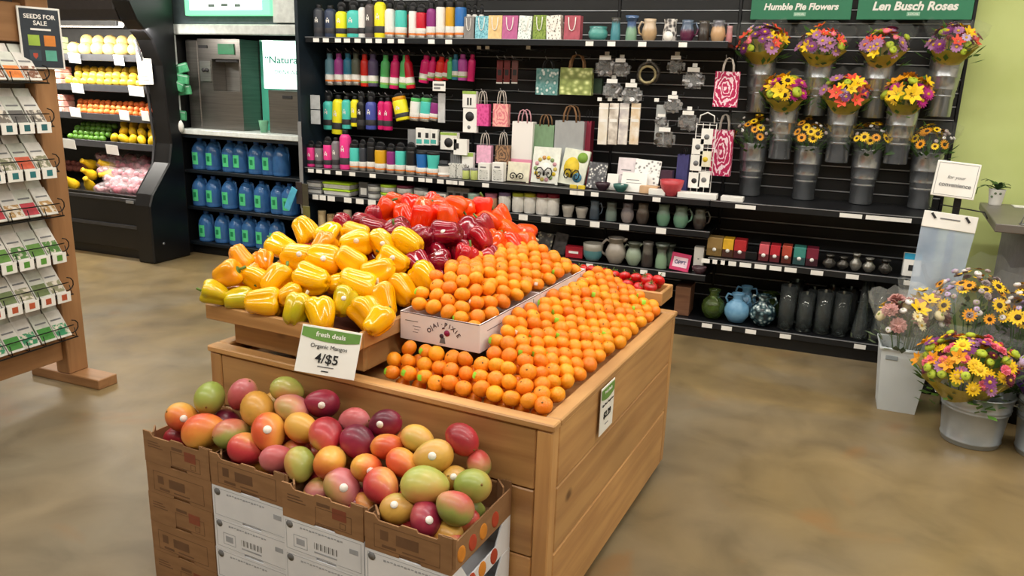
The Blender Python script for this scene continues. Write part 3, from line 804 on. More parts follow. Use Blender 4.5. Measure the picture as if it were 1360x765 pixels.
# ================================================================== mango cartons in front of the crate
M_brown = mat('brown_corrugated', '#96704c', .75, c2='#8a6644', scale=10, stretch=(1, 1, 4), vary=.04)
M_bedge = mat('cut_corrugated_edge', '#b7936b', .8)
M_bprint = mat('brown_print', '#6e4f36', .7); M_rprint = mat('red_brown_print', '#8a4a33', .7)
M_wbox = mat('white_corrugated', '#e4e6ec', .6, c2='#dadde4', scale=8, vary=.02)
def outline(mb, x0, x1, z0, z1, q=.0012, mi=0, y=-.0006):
    for (a, b, c, d) in ((x0, x1, z0, z0 + q), (x0, x1, z1 - q, z1), (x0, x0 + q, z0, z1), (x1 - q, x1, z0, z1)): mb.box(a, b, y, 0, c, d, mi)
    return mb
def carton(label, a0, b0, z, w, d, white, top, style, group=None, side_art=False):
    o = thing('mango_carton', label, 'carton', cw(a0, b0, z), CA, group)
    h, q = .1075, .005
    base = M_wbox if white else M_brown
    xs = [(0, h), (.03, h), (.045, h * .86), (w * .40, h * .86), (w * .43, h * .93), (w * .60, h * .93), (w * .62, h * .86), (w - .045, h * .86), (w - .03, h), (w, h)]
    slot_ = [(0, 0), (w * .40, 0), (w * .41, .010), (w * .65, .010), (w * .66, 0), (w, 0)]             # cut-out hand hole in the lower edge
    poly = slot_ + list(reversed(xs)) if top else slot_ + [(w, h), (0, h)]
    fr = ob('front_wall', MB().prism(poly, -q, 0, 0, RX(PI/2)), base, o)
    ob('back_wall', MB().prism(poly, -d, -d + q, 0, RX(PI/2)), base, o)
    lo = h * .80 if top else h
    for x in (0, w - q):
        if side_art and x > 0:
            arch = [(q, 0), (d - q, 0), (d - q, lo), (q, lo)] if top else [(q, 0), (d - q, 0), (d - q, h), (d - .05, h), (d - .09, h * .45), (.09, h * .45), (.05, h), (q, h)]
            s = ob('side_wall', MB().prism(arch, x, w, 0, Matrix(((0, 0, 1, 0), (1, 0, 0, 0), (0, 1, 0, 0), (0, 0, 0, 1)))), base, o)
            mb = MB()
            for k, yy in enumerate((.05, .11, .17, .24)):
                mb.sphere(.0006, .022, .028, 10, 7, k % 2, TR(w, yy, lo * .42 if top else h * .25) @ RX(.5))
            ob('printed_mangos', mb, [mat('print_orange', '#d98a2e', .6), mat('print_red', '#b8452c', .6)], s)
        else:
            ob('side_wall', MB().box(x, x + q, q, d - q, 0, lo), base, o)
    ob('carton_base', MB().box(q, w - q, q, d - q, 0, q), base, o)
    if top:
        for (cx_, sx) in ((q, 1), (w - q, -1)):
            for (cy_, sy) in ((q, 1), (d - q, -1)):
                g = [(cx_, cy_), (cx_ + sx * .038, cy_), (cx_, cy_ + sy * .038)]
                if sx * sy < 0: g.reverse()
                mb = MB()
                P_ = [Vector((x, y, 0)) for x, y in g]
                mb.box(0, .054, -.0025, .0025, .02, h, 0, TR(g[1][0], g[1][1], 0) @ RZ(math.atan2(g[2][1] - g[1][1], g[2][0] - g[1][0])))
                ob('corner_gusset', mb, base, o)
    pr = MB()
    if white:
        pr.lathe([(0, -.0006), (.012, -.0006), (.012, .0006), (0, .0006)], 14, 0, TR(.022, -.0004, .088) @ RX(PI/2))
        for k in range(14): pr.box(.06 + k * .011, .068 + k * .011, -.0006, 0, .083 + (k % 3) * .0015, .089, 1)
        pr.box(w - .05, w - .02, -.0006, 0, .06, .075, 1)
        if style:
            outline(pr, .035, .085, .02, .06, .0015, 1); pr.box(.045, .075, -.0006, 0, .03, .05, 1)
            for k in range(12): pr.box(.11 + k * .007, .111 + k * .007 + .003 * (k % 2), -.0006, 0, .035, .055, 0)
            pr.box(.11, .19, -.0006, 0, .022, .027, 1)
        outline(pr, .008, w - .01, .008, .1, .001, 1)
        ob('printed_panel', pr, [M_greyink, mat('pale_grey_print', '#a9adb6', .7)], fr)
    elif style:
        outline(pr, .03, w - .035, .012, .082); pr.box(.05, .075, -.0006, 0, .04, .068); pr.box(.10, .17, -.0006, 0, .035, .066); pr.box(.055, .10, -.0006, 0, .018, .026); pr.box(.12, .19, -.0006, 0, .02, .024)
        ob('printed_panel', pr, [M_bprint], fr)
    else:
        outline(pr, w * .42, w - .04, .012, .062); pr.box(w * .63, w * .80, -.0006, 0, .042, .075, 1)
        for k in range(3): pr.box(.02, .085 - .01 * k, -.0006, 0, .055 + k * .009, .058 + k * .009, 0)
        pr.box(w * .44, w * .60, -.0006, 0, .068, .078, 0); outline(pr, w * .72, w - .06, .018, .036)
        ob('printed_panel', pr, [M_bprint, M_rprint], fr)
    return o
STK = [(-1.300, -.300, .288, .288), (-1.000, -.306, .296, .294), (-.686, -.338, .284, .326), (-.386, -.352, .270, .340)]
NM = ['leftmost stack, seen against the open floor', 'stack second along from the open floor', 'stack third along from the open floor', 'stack by the crate corner with mango print on its side']
for k, (a, b, w, d) in enumerate(STK):
    for j in range(5):
        z = .0005 + j * .1085
        top = j == 4
        white = (k > 0) and not top
        if k == 0: nm = NM[0]
        lab = {0: 'brown mango carton in the all brown stack, ', 1: 'carton in the stack beside the all brown one, ', 2: 'carton in the stack between two part white stacks, ', 3: 'carton in the stack with printed mangos on its side, '}[k]
        lay = ['lowest of five', 'second from the floor', 'middle of five', 'second from the top', 'topmost and open'][j]
        if k > 0: lab = ('white printed ' if white else 'brown ') + lab
        carton(lab + lay, a + (0 if top else rnd.uniform(-.002, .002)), b, z, w, d, white, top, (k + j) % 2 if k != 0 else (j % 2 == 1), 'stacked mango cartons', side_art=(k == 3))
def mango_mesh(seed):
    r_ = random.Random(seed); p1 = r_.uniform(0, 6)
    def fn(v):
        x, y, z = v
        k = 1 + .10 * z / 1.0 * 1 - .05 * z * z
        beak = .10 * max(0, -z) ** 2
        return Vector((x * k + beak + .03 * math.sin(2 * y + p1), y * k, z))
    return MB().sphere(.82, .74, 1, 20, 14, fn=fn).mesh('mango')
MNG = [mango_mesh(k) for k in range(3)]
mst = MB().lathe([(0, .9), (.09, .92), (.07, .97), (.05, 1.02), (0, 1.03)], 8).mesh('stem_scar')
def mg(n, stops): return ramp_mat('mango_' + n, stops, 'X', .38, .14, 2.2, coat=.12, vary=.08, bump=.02)
M_mg = {'g': mg('green', [(.1, '#8a9a45'), (.45, '#9aa04c'), (.75, '#b3a552'), (1, '#c08a4c')]),
        'l': mg('yellow_tan', [(.1, '#c9923c'), (.45, '#d1a348'), (.8, '#c99a52'), (1, '#b9a04a')]),
        'o': mg('orange', [(.1, '#c8502c'), (.4, '#d97f38'), (.7, '#dda044'), (1, '#cfa04a')]),
        'r': mg('red', [(.05, '#8e1f2a'), (.4, '#b8323a'), (.75, '#c75a44'), (1, '#d59a48')]),
        'p': mg('plum', [(.05, '#5a1029'), (.45, '#7d1b35'), (.8, '#93243e'), (1, '#a8434a')]),
        'k': mg('pink', [(.1, '#b9585a'), (.45, '#c7757a'), (.75, '#c98a68'), (1, '#a8924e')]),
        'e': mg('green_red', [(.1, '#77803a'), (.4, '#949a4c'), (.65, '#b98058'), (.95, '#b84a44')])}
MN = {'g': 'green', 'l': 'golden tan', 'o': 'orange and yellow', 'r': 'red and yellow', 'p': 'dark plum red', 'k': 'dusty pink', 'e': 'green and red blushed'}
MANGO = [(165, 170, 95, 'o', 1), (265, 110, 112, 'g', 0), (235, 212, 120, 'o', 0), (375, 95, 105, 'k', 0), (420, 137, 128, 'l', 0), (525, 85, 100, 'g', 0), (490, 118, 60, 'l', 0),
         (640, 122, 104, 'p', 1), (545, 155, 110, 'k', 0), (340, 222, 106, 'e', 0), (458, 230, 120, 'o', 1), (585, 210, 112, 'o', 0), (660, 238, 122, 'r', 0), (742, 190, 100, 'k', 0),
         (775, 257, 120, 'p', 0), (865, 195, 108, 'p', 1), (360, 303, 112, 'r', 0), (467, 330, 106, 'k', 0), (575, 335, 108, 'g', 0), (680, 340, 122, 'o', 0), (545, 272, 90, 'r', 1),
         (880, 283, 104, 'o', 0), (985, 250, 108, 'l', 0), (1100, 270, 122, 'r', 0), (705, 412, 124, 'k', 1), (805, 352, 114, 'o', 1), (862, 402, 126, 'r', 0), (925, 328, 108, 'o', 0),
         (1045, 318, 124, 'l', 1), (1013, 395, 146, 'g', 0), (910, 470, 112, 'l', 1), (1015, 512, 120, 'p', 1), (1118, 470, 122, 'e', 0), (1115, 375, 76, 'l', 1), (1212, 450, 136, 'g', 0),
         (1180, 548, 92, 'r', 0), (620, 428, 80, 'k', 0), (1090, 565, 70, 'r', 0), (785, 460, 76, 'r', 0), (300, 165, 86, 'p', 0), (690, 290, 80, 'l', 0), (960, 440, 90, 'r', 0), (1060, 430, 90, 'o', 0), (520, 190, 80, 'r', 0), (410, 300, 70, 'o', 0), (640, 380, 80, 'r', 0), (930, 250, 76, 'r', 0), (1160, 340, 60, 'e', 0)]
def mango_surf(a, b): return .535 + max(0, min(.29, b + .31)) * .55 - .10 * max(0, a + .22)
mgs = MB().lathe([(0, 0), (.20, 0), (.20, .012), (0, .016)], 12).mesh('sticker')
MQ = []
for (u, v, s, c, st) in MANGO:
    px, py = 180 + u / 2.615, 490 + v / 2.615
    q = hit(px, py, mango_surf if s > 92 else (lambda a, b: mango_surf(a, b) - .05))
    s = max(s, 100)
    q.y = max(min(q.y, -.05), -.25 if q.x < -.69 else -.275 if q.x < -.39 else -.29); q.x = min(q.x, -.165)
    L_ = s / 2.615 / FPX * (CM @ q - EYE).length / 1.76
    MQ.append([q, L_ * .82, .9 if s <= 100 else .4])
relax(MQ, 25)
for (u, v, s, c, st), (q, _r, _w) in zip(MANGO, MQ):
    q.y = min(q.y, -.9 * _r); q.y = max(q.y, -.25 if q.x < -.69 else -.275 if q.x < -.39 else -.29); q.x = min(q.x, -.16); s = max(s, 100)
    loc = CM @ q
    dist = (loc - EYE).length
    L_ = s / 2.615 / FPX * dist / 1.76
    d = Vector((rnd.uniform(-1, 1), rnd.uniform(-.8, .5), rnd.uniform(-.35, .6))).normalized()
    R = d.to_track_quat('Z', 'Y').to_matrix().to_4x4() @ RZ(rnd.uniform(0, 6.28))
    o = ob('mango', MNG[rnd.randrange(3)], M_mg[c], None, M=TR(*loc) @ R @ SC(L_, L_, L_))
    ob('stem_scar', mst, M_but, o)
    lab = MN[c] + ' mango '
    if st:
        n = (EYE - loc).normalized() + Vector((rnd.uniform(-.4, .4), 0, rnd.uniform(-.2, .4))); n.normalize()
        ln = (R.inverted() @ n.to_4d()).to_3d()
        okh, hp, hn, _ = o.ray_cast(ln * 3, -ln)
        if okh: ob('sticker', mgs, M_wstk, o, M=TR(*(hp + hn * .008)) @ hn.to_track_quat('Z', 'Y').to_matrix().to_4x4())
        lab = 'stickered ' + lab
    wz = 'over the all brown stack' if q.x < -1.0 else 'over the stack beside the all brown one' if q.x < -.69 else 'over the middle part white stack' if q.x < -.39 else 'over the stack with printed mangos'
    tag(o, lab + wz + (', by the crate' if q.y > -.11 else ', at front' if q.y < -.21 else ', mid heap'), 'mango', 'mangos heaped in the brown cartons')
for k, (a, b) in enumerate([(STK[j][0] + fx_ * STK[j][2], STK[j][1] + fy_) for j in range(4) for fx_ in (.25, .75) for fy_ in (.08, .2)]):
    o = ob('mango', MNG[k % 3], M_mg['rolepk'[k % 6]], None, cw(a, b, .495), (1.5, rnd.uniform(0, 3), rnd.uniform(0, 6)), .052)
    tag(o, MN['rolepk'[k % 6]] + ' mango lying at the bottom of an open carton', 'mango', 'mangos at the bottom of the cartons')
# ================================================================== goods on the shelving
def px_w(px, py, y, w):
    """width in metres of w pixels at a pixel on the plane at depth y"""
    return (onY(px + w / 2, py, y) - onY(px - w / 2, py, y)).x
def place(px, ytop, ybot, y, shelf_key=None):
    """(x, base z, height) of something seen between two pixel rows at depth y, set down on its shelf when it has one"""
    p = onY(px, ybot, y); q = onY(px, ytop, y); h = (q - p).z
    z = p.z
    if shelf_key: z = SHELVES[shelf_key][1] + .0035
    return p.x, z, h
# ---- water bottles: body is the thing; lid, strap, bands are its parts.  unit meshes: radius 1, height 1
def B(prof, n=18): return MB().lathe(prof, n)
me_b = {'slim': B([(.90, 0), (1, .02), (1, .72), (.9, .79), (.55, .84), (.5, .86), (0, .86)]).mesh('water_bottle'),
        'wide': B([(.92, 0), (1, .02), (1, .80), (.92, .85), (0, .85)]).mesh('water_bottle'),
        'tumb': B([(.72, 0), (.76, .02), (1, .88), (1, .92), (0, .92)]).mesh('tumbler'),
        'tall': B([(.92, 0), (1, .02), (1, .80), (.8, .86), (.48, .90), (0, .90)]).mesh('water_bottle')}
me_lid = {'slim': B([(.55, .83), (.58, .84), (.58, .97), (.5, 1), (0, 1)]).mesh('lid'),
          'wide': B([(.9, .845), (.94, .85), (.94, .98), (.86, 1), (0, 1)]).mesh('lid'),
          'tumb': B([(1.02, .90), (1.03, .91), (1.03, .97), (.9, 1), (0, 1)]).mesh('lid'),
          'tall': B([(.5, .88), (.52, .885), (.52, .98), (.45, 1), (0, 1)]).mesh('lid')}
me_strap = MB().tube([(.75 * math.cos(a), 0, .97 + .11 * math.sin(a)) for a in [PI * k / 8 for k in range(9)]], .09, 5).mesh('strap')
def band_mesh(z0, z1, r=1.02): return MB().lathe([(r - .03, z0), (r, z0), (r, z1), (r - .03, z1)], 18).mesh('label_band')
me_bw = band_mesh(.17, .34); me_bo = band_mesh(.11, .17); me_bs = band_mesh(.0, .10, 1.015); me_bk = band_mesh(.13, .30)
def logo_mesh():
    mb = MB()
    for (a0, a1, z0, z1) in ((-.30, -.12, .46, .56), (.12, .30, .46, .56), (-.2, .2, .50, .53), (-.12, .12, .57, .61)):
        vs = []
        for i in range(4):
            a = -PI/2 + a0 + (a1 - a0) * i / 3; vs += [(1.012 * math.cos(a), 1.012 * math.sin(a), z0), (1.012 * math.cos(a), 1.012 * math.sin(a), z1)]
        mb.add(vs, [(2*i, 2*i+2, 2*i+3, 2*i+1) for i in range(3)], 0, True)
    return mb.mesh('logo')
me_logo = logo_mesh()
M_lid = mat('black_lid_plastic', '#1b1c1f', .45); M_oband = mat('orange_band', '#e8853a', .6); M_gband = mat('green_band', '#8fbf5a', .6); M_wb = mat('white_band', '#f1efe9', .6)
BC = {'charcoal': '#3c4048', 'navy': '#36415a', 'yellow': '#f4ea2a', 'turquoise': '#4fc9bd', 'white': '#eceae6', 'brown': '#5a5152', 'red': '#c8142c', 'plum': '#8c2f7a', 'mustard': '#d6a21c',
      'blue': '#2b6fb8', 'steel': '#6f9fb3', 'orchid': '#b34a9f', 'teal': '#2f7c9e', 'olive': '#5c6355', 'purple': '#574a6e', 'green': '#54b868', 'magenta': '#d41c6c', 'pink': '#ee3f92',
      'grey': '#7d7a7e', 'black': '#1d1d20', 'violet': '#4a55a8', 'scarlet': '#d82a1e', 'lime': '#8fc640', 'amber': '#e09a10'}
def bottle_mat(c): return mat('bottle_' + c, BC[c], .35, scale=3, c2=BC[c])
def bottle(px, yt, yb, w, c, kind, bands, where, y, key=None, lean=0, grp='water bottles', lid=None, strap=True):
    x, z, h = place(px, yt, yb, y, key)
    r = px_w(px, yb, y, w) / 2
    o = ob('tumbler' if kind == 'tumb' else 'water_bottle', me_b[kind], bottle_mat(c), None, (x, y, z), (0, math.radians(lean), rnd.uniform(0, 6)) if not lean else (0, math.radians(lean), 0), (r, r, h))
    ob('lid', me_lid[kind], bottle_mat(lid) if lid else M_lid, o)
    if strap and kind in ('slim', 'wide'): ob('strap', me_strap, M_lid, o)
    if bands == 'o':
        ob('label_band', me_bw, M_wb, o); ob('accent_band', me_bo, M_oband, o); ob('steel_base', me_bs, M_steel, o)
    elif bands == 'g':
        ob('label_band', me_bw, M_wb, o); ob('accent_band', me_bo, M_gband, o)
    elif bands == 'k':
        ob('label_band', me_bk, mat('dark_sleeve', '#3a3a3e', .5), o); ob('logo', me_logo, M_wb, o)
    if not lean: o.rotation_euler = (0, 0, 0)
    tag(o, where, 'tumbler' if kind == 'tumb' else 'bottle', grp)
    return o
YA = 5.38
TOPB = [(425, 3, 47, 13, 'charcoal', 'tall', 'k', 'charcoal bottle at the wall end of the top shelf'), (440, 4, 47, 14, 'navy', 'tall', 'k', 'navy bottle beside the charcoal one on the top shelf'),
        (454.5, 6, 48, 14, 'yellow', 'slim', 'k', 'short yellow bottle on the top shelf'), (470.5, 4, 48, 16, 'turquoise', 'slim', 'k', 'turquoise bottle with dark sleeve on the top shelf'),
        (482, 1, 47, 10, 'white', 'tall', 'k', 'slim white bottle with dark sleeve on the top shelf'), (492, -3, 48, 12, 'brown', 'tall', 'k', 'grey brown bottle on the top shelf'),
        (505.5, -6, 48, 14, 'yellow', 'tall', 'k', 'tall yellow bottle on the top shelf'), (518.5, 2, 49, 13, 'white', 'slim', 'o', 'white bottle with orange band beside the tall yellow one'),
        (533, 5, 49, 14, 'turquoise', 'wide', 'o', 'turquoise bottle with wide black lid and orange band, top shelf'), (549, 6, 49, 11, 'white', 'wide', 'o', 'small white bottle beside the red one on the top shelf'),
        (560, 8, 49, 13, 'red', 'wide', 'o', 'red bottle with wide black lid on the top shelf'), (573, 1, 49, 12, 'plum', 'slim', 'o', 'plum bottle on the top shelf'),
        (585.5, 0, 50, 12, 'white', 'wide', 'o', 'white bottle between the plum and mustard bottles'), (598, 0, 50, 12, 'mustard', 'wide', 'o', 'mustard bottle on the top shelf'),
        (611.5, 0, 50, 14, 'blue', 'wide', 'o', 'blue bottle at the end of the top shelf bottle row')]
for t_ in TOPB: bottle(*t_, YA, 'A1' if t_[0] < 604 else 'A2', grp='bottles on the top shelf')
bottle(541, 6, 46, 8, 'scarlet', 'slim', None, 'small red bottle standing behind the top shelf row', 5.50, 'A1', grp='bottles on the top shelf')
for px in (622, 630, 639): bottle(px, 6, 48, 8, 'white', 'slim', None, 'slim white bottle with dark lid behind the gift bags', 5.54, 'A2', grp='slim white bottles behind the bags')
me_peg = MB().tube([(0, 0, .02), (0, 0, 0), (0, -.345, 0), (0, -.375, .02)], .003, 5).mesh('peg_hook')
me_plate = MB().box(-.016, .016, -.003, 0, -.012, .012).mesh('peg_label')
def peg(x, z, label=True):
    o = ob('peg_hook', me_peg, M_alu, gon, (x, GP - .004, z))
    if label: ob('peg_label', me_plate, M_white, o, (0, -.378, .012))
HY = 5.53
HANG = [(439, 71, 113, 11, 'steel', 'slim', 'o', 0, 'steel blue bottle'), (451, 71, 113, 11, 'orchid', 'slim', 'o', 0, 'orchid bottle'), (463, 71, 113, 11, 'teal', 'slim', 'o', 0, 'teal blue bottle'),
        (473.5, 71, 113, 11, 'olive', 'slim', 'o', 0, 'olive grey bottle'), (485, 72, 115, 10, 'scarlet', 'slim', 'g', 0, 'upright scarlet bottle'), (496, 72, 115, 12, 'purple', 'slim', 'g', 0, 'dark purple bottle'),
        (511, 73, 117, 11, 'green', 'slim', 'g', 3, 'first green bottle'), (523.5, 73, 118, 11, 'magenta', 'slim', 'g', 4, 'magenta bottle between two green ones'), (536, 73, 117, 11, 'green', 'slim', 'g', 4, 'green bottle beside the leaning red one'),
        (546, 73, 118, 11, 'red', 'slim', 'g', -9, 'red bottle leaning the other way'), (562.5, 73, 110, 12, 'magenta', 'slim', 'g', 8, 'leaning magenta bottle'), (572, 75, 107, 9, 'magenta', 'slim', 'g', 8, 'half hidden magenta bottle'),
        (583, 75, 107, 11, 'scarlet', 'slim', 'g', 8, 'leaning scarlet bottle'), (591, 78, 106, 8, 'red', 'slim', 'g', 8, 'narrow red bottle'), (598, 76, 105, 8, 'green', 'slim', None, 0, 'dark green bottle'),
        (605, 72, 106, 9, 'teal', 'slim', 'g', 0, 'teal bottle behind the purple one'), (614.5, 72, 107, 12, 'orchid', 'slim', 'g', 0, 'purple magenta bottle'), (625, 72, 108, 9, 'magenta', 'slim', None, 4, 'magenta bottle at the end of the row')]
for (px, a, b_, w, c, k_, bd, ln, l_) in HANG:
    o = bottle(px, a, b_, w, c, k_, bd, l_ + ' hanging in the upper peg row', HY, None, ln, 'bottles in the upper peg row', lid=c)
    p = onY(px, a - 1, HY); peg(p.x, p.z + .012, False)
HANG2 = [(437.6, 127, 172, 13, 'turquoise', 'slim', 'k', 0, 'turquoise bottle beside the posted notices'), (448.5, 126, 178, 13, 'yellow', 'tall', 'k', 3, 'tall yellow bottle'), (461, 128, 171, 11, 'turquoise', 'tall', 'k', 0, 'slim turquoise bottle'),
         (472, 128, 168, 10, 'yellow', 'tall', 'k', 0, 'small yellow bottle'), (480.5, 128, 172, 11, 'black', 'slim', 'k', 0, 'black bottle'), (493.5, 128, 172, 13, 'violet', 'slim', 'k', 0, 'blue violet bottle'),
         (507, 130, 172, 9, 'magenta', 'tall', 'k', 0, 'narrow magenta bottle'), (515.5, 130, 173, 11, 'magenta', 'tall', 'k', 0, 'broader magenta bottle'), (536, 128, 160, 17, 'yellow', 'wide', 'k', -14, 'leaning yellow bottle'),
         (551, 130, 160, 13, 'white', 'wide', 'o', 4, 'white bottle with green lid'), (565, 130, 161, 14, 'turquoise', 'wide', 'o', 4, 'turquoise bottle with green lid'), (576, 132, 160, 11, 'plum', 'wide', 'o', 6, 'plum bottle with white band')]
for (px, a, b_, w, c, k_, bd, ln, l_) in HANG2:
    o = bottle(px, a, b_, w, c, k_, bd, l_ + ' hanging in the lower peg row', HY - .03, None, ln, 'bottles in the lower peg row', lid='green' if px in (551, 565) else ('amber' if px == 536 else None))
    p = onY(px, a - 1, HY); peg(p.x, p.z + .012, False)
YM = 5.33
MAIN = [(414, 189, 219, 10, 'pink', 'wide', 'k', 'small pink bottle at the end panel'), (424.5, 190, 220, 10, 'grey', 'wide', 'k', 'small grey bottle'), (436.6, 185, 221, 11, 'pink', 'wide', 'k', 'middle pink bottle'),
        (447, 180, 221, 10, 'grey', 'tall', 'k', 'slim grey bottle'), (459.4, 170, 222, 13, 'pink', 'tall', 'k', 'tall pink bottle with strap'), (471.8, 188, 223, 12, 'turquoise', 'wide', 'o', 'short turquoise bottle'),
        (482.6, 188, 224, 9, 'charcoal', 'wide', 'o', 'charcoal bottle'), (493.7, 185, 224, 11, 'black', 'wide', 'o', 'black bottle'), (506, 190, 225, 14, 'mustard', 'wide', 'o', 'mustard bottle with wide lid'),
        (520, 192, 226, 11, 'plum', 'wide', 'o', 'plum bottle'), (532.4, 191, 227, 13, 'turquoise', 'wide', 'o', 'turquoise bottle with dark lid'), (546.4, 192, 229, 13, 'black', 'wide', 'o', 'black tumbler-like bottle'),
        (560.5, 197, 229, 14, 'blue', 'tumb', 'o', 'blue tumbler'), (575.3, 199, 231, 15, 'turquoise', 'tumb', 'o', 'turquoise tumbler'), (589.5, 217, 234, 14, 'white', 'tumb', 'o', 'short white tumbler with dark lid')]
for t_ in MAIN: bottle(t_[0], t_[1], t_[2], t_[3], t_[4], t_[5], t_[6], t_[7] + ' on the main shelf', YM, 'M1', grp='bottles on the main shelf')

# ---- paper gift bags
def bag_mesh(fold=True):
    mb = MB()
    vs = [(-.5, -.5, 0), (.5, -.5, 0), (.5, .5, 0), (-.5, .5, 0), (-.5, -.42, 1), (.5, -.42, 1), (.5, .42, 1), (-.5, .42, 1), (-.46, 0, .5), (.46, 0, .5)]
    mb.add(vs, [(0, 3, 2, 1), (0, 1, 5, 4), (2, 3, 7, 6), (1, 2, 9), (2, 6, 9), (6, 5, 9), (5, 1, 9), (3, 0, 8), (0, 4, 8), (4, 7, 8), (7, 3, 8)])
    vi = [(-.48, -.4, .99), (.48, -.4, .99), (.48, .4, .99), (-.48, .4, .99), (-.48, -.4, .8), (.48, -.4, .8), (.48, .4, .8), (-.48, .4, .8)]
    mb.add(vi, [(0, 4, 5, 1), (2, 6, 7, 3), (1, 5, 6, 2), (3, 7, 4, 0), (4, 7, 6, 5)])
    return mb.mesh('gift_bag')
ME_BAG = bag_mesh()
def handle_mesh(drop=0):
    pts = [(-.22, 0, 0), (-.2, 0, .5), (-.12, 0, .9), (0, 0, 1), (.12, 0, .9), (.2, 0, .5), (.22, 0, 0)]
    return MB().tube(pts, .035, 5).mesh('handle')
ME_H = handle_mesh()
def gift_bag(px, yt, yb, w, m, label, y, key=None, hh=.3, hm=None, d=.06, lean=0, grp='paper gift bags', drop=False, roll=0):
    x, z, h = place(px, yt, yb, y, key)
    ww = px_w(px, yb, y, w)
    o = ob('gift_bag', ME_BAG, m, None, (x, y, z), (math.radians(lean), math.radians(roll), 0), (ww, d, h))
    hm = hm or M_white
    for s in (-1, 1):
        hb = ob('handle', ME_H, hm, o, (0, s * .43, .98), (0, 0, 0), (1, 1, hh if not drop else -hh))
        if drop: hb.location = (0, s * .56, .93)
    tag(o, label, 'gift bag', grp)
    return o
def flat(n, c): return mat('bag_' + n, c, .6, scale=6)
SMALLB = [(625, 19, 49, 13, flat('grey', '#8d8a88'), 'small grey paper bag with rope handle on the top shelf', 0), (642, 18, 49, 17, print_mat('blue_floral', 'voronoi', ['#3d8aa0', '#8fd0dc'], 10), 'light blue patterned gift bag on the top shelf', 0),
          (659.5, 18, 50, 18, flat('peach', '#f2cf92'), 'peach yellow gift bag on the top shelf', 0), (679, 18, 50, 20, flat('mauve', '#c66a9c'), 'mauve pink gift bag on the top shelf', 0),
          (698, 18, 50, 17, print_mat('white_sprig', 'voronoi', ['#6f9a8e', '#eef2ee', '#f2f4f0'], 9), 'white gift bag with small green sprigs on the top shelf', 3), (718, 18, 51, 17, print_mat('green_leafy', 'voronoi', ['#55701f', '#8fa64a'], 11), 'leaf green patterned gift bag on the top shelf', 0),
          (737.5, 17, 50, 19, print_mat('white_bees', 'voronoi', ['#5c5047', '#f0ece2', '#f4f0e8'], 8), 'white gift bag with small dark motifs on the top shelf', -4), (761, 17, 50, 21, flat('rose', '#b85a68'), 'rose red gift bag at the end of the top shelf bags', 0)]
for (px, a, b_, w, m, l_, rl) in SMALLB: gift_bag(px, a, b_, w, m, l_, YA, 'A2', .55, None, .07, 0, 'gift bags on the top shelf', True, rl)
# hanging and standing bags
M_rose = print_mat('rose_print', 'rings', ['#f4d9e2', '#c2185b', '#b3124f'], 2.2)
M_rope = mat('rope_handle', '#cfc6bc', .8); M_twine = mat('brown_twine', '#8a6848', .9); M_pinkh = mat('pink_cord', '#d9a2ac', .8)
def hang_bag(px, yt, yb, w, m, l_, y, hh, hm, pegup=.0, grp='hanging gift bags', d=.05):
    o = gift_bag(px, yt, yb, w, m, l_, y, None, hh, hm, d, 0, grp)
    p = onY(px, yt, y); hgt = hh * (onY(px, yt, y).z - onY(px, yb, y).z)
    peg(p.x, p.z + hgt * .93, False)
    return o
hang_bag(727, 91, 126, 29, print_mat('teal_star_bag', 'voronoi', ['#dfe6e2', '#3f7f7c', '#6f9a98'], 5), 'teal gift bag with silver star on the pegs', HY, .35, M_lid)
hang_bag(765, 90, 126, 42, print_mat('olive_frame_bag', 'voronoi', ['#dfe6a0', '#9aa860', '#7d8a48'], 5), 'olive gift bag with gold frame hanging from a peg', HY - .02, .5, M_twine)
hang_bag(792, 104, 124, 16, flat('dark_green', '#3f5a48'), 'small dark green bag beside the olive one', HY + .06, .4, M_lid)
hang_bag(962.6, 95, 142, 32, M_rose, 'pink rose print gift bag hanging below the top shelf', HY - .04, .4, M_rope)
hang_bag(640.6, 138, 167, 19, print_mat('pink_mottle', 'voronoi', ['#c4307a', '#e2559c'], 7), 'small hot pink bag with long rope handles', HY - .02, .6, M_rope)
hang_bag(665.7, 138, 168, 20, print_mat('salmon_scroll', 'rings', ['#e07a86', '#f4b3a8'], 1.4), 'salmon bag with scroll print and rope handles', HY - .02, .6, M_rope)
hang_bag(643.7, 193, 217, 19, flat('blush', '#f0b6d2'), 'small blush pink bag above the white boxes', YM + .14, .7, M_rope)
hang_bag(667.8, 193, 218, 18, print_mat('brown_circle', 'rings', ['#5d4636', '#a07a58'], 1.4), 'small brown bag with circle print above the white boxes', YM + .14, .7, M_rope)
def big_bag(px, a, b_, w, m, l_, y, hh, hm, d): return gift_bag(px, a, b_, w, m, l_, y, 'M1', hh, hm, d, 0, 'large gift bags on the main shelf')
wp = ramp_mat('white_over_pink_bag', [(0, '#ef9ab6'), (.36, '#ef9ab6'), (.38, '#f0ece8'), (1, '#f0ece8')], 'Z', .6, 0)
b1 = big_bag(694, 161, 239, 27, wp, 'tall white and pink gift bag on the main shelf', YM + .20, .22, M_pinkh, .09)
b2 = big_bag(722, 166, 241, 26, flat('sage', '#7fa07c'), 'sage green gift bag on the main shelf', YM + .24, .2, M_twine, .09)
b3 = big_bag(755, 160, 243, 38, mat('silver_bag', '#c3c7ca', .3, .45, c2='#bcc0c4', scale=6), 'wide silver gift bag with brown twine handles', YM + .24, .26, M_twine, .10)
b4 = big_bag(778, 160, 243, 10, flat('crimson', '#a03048'), 'narrow crimson gift bag beside the silver one', YM + .30, .2, M_lid, .10)
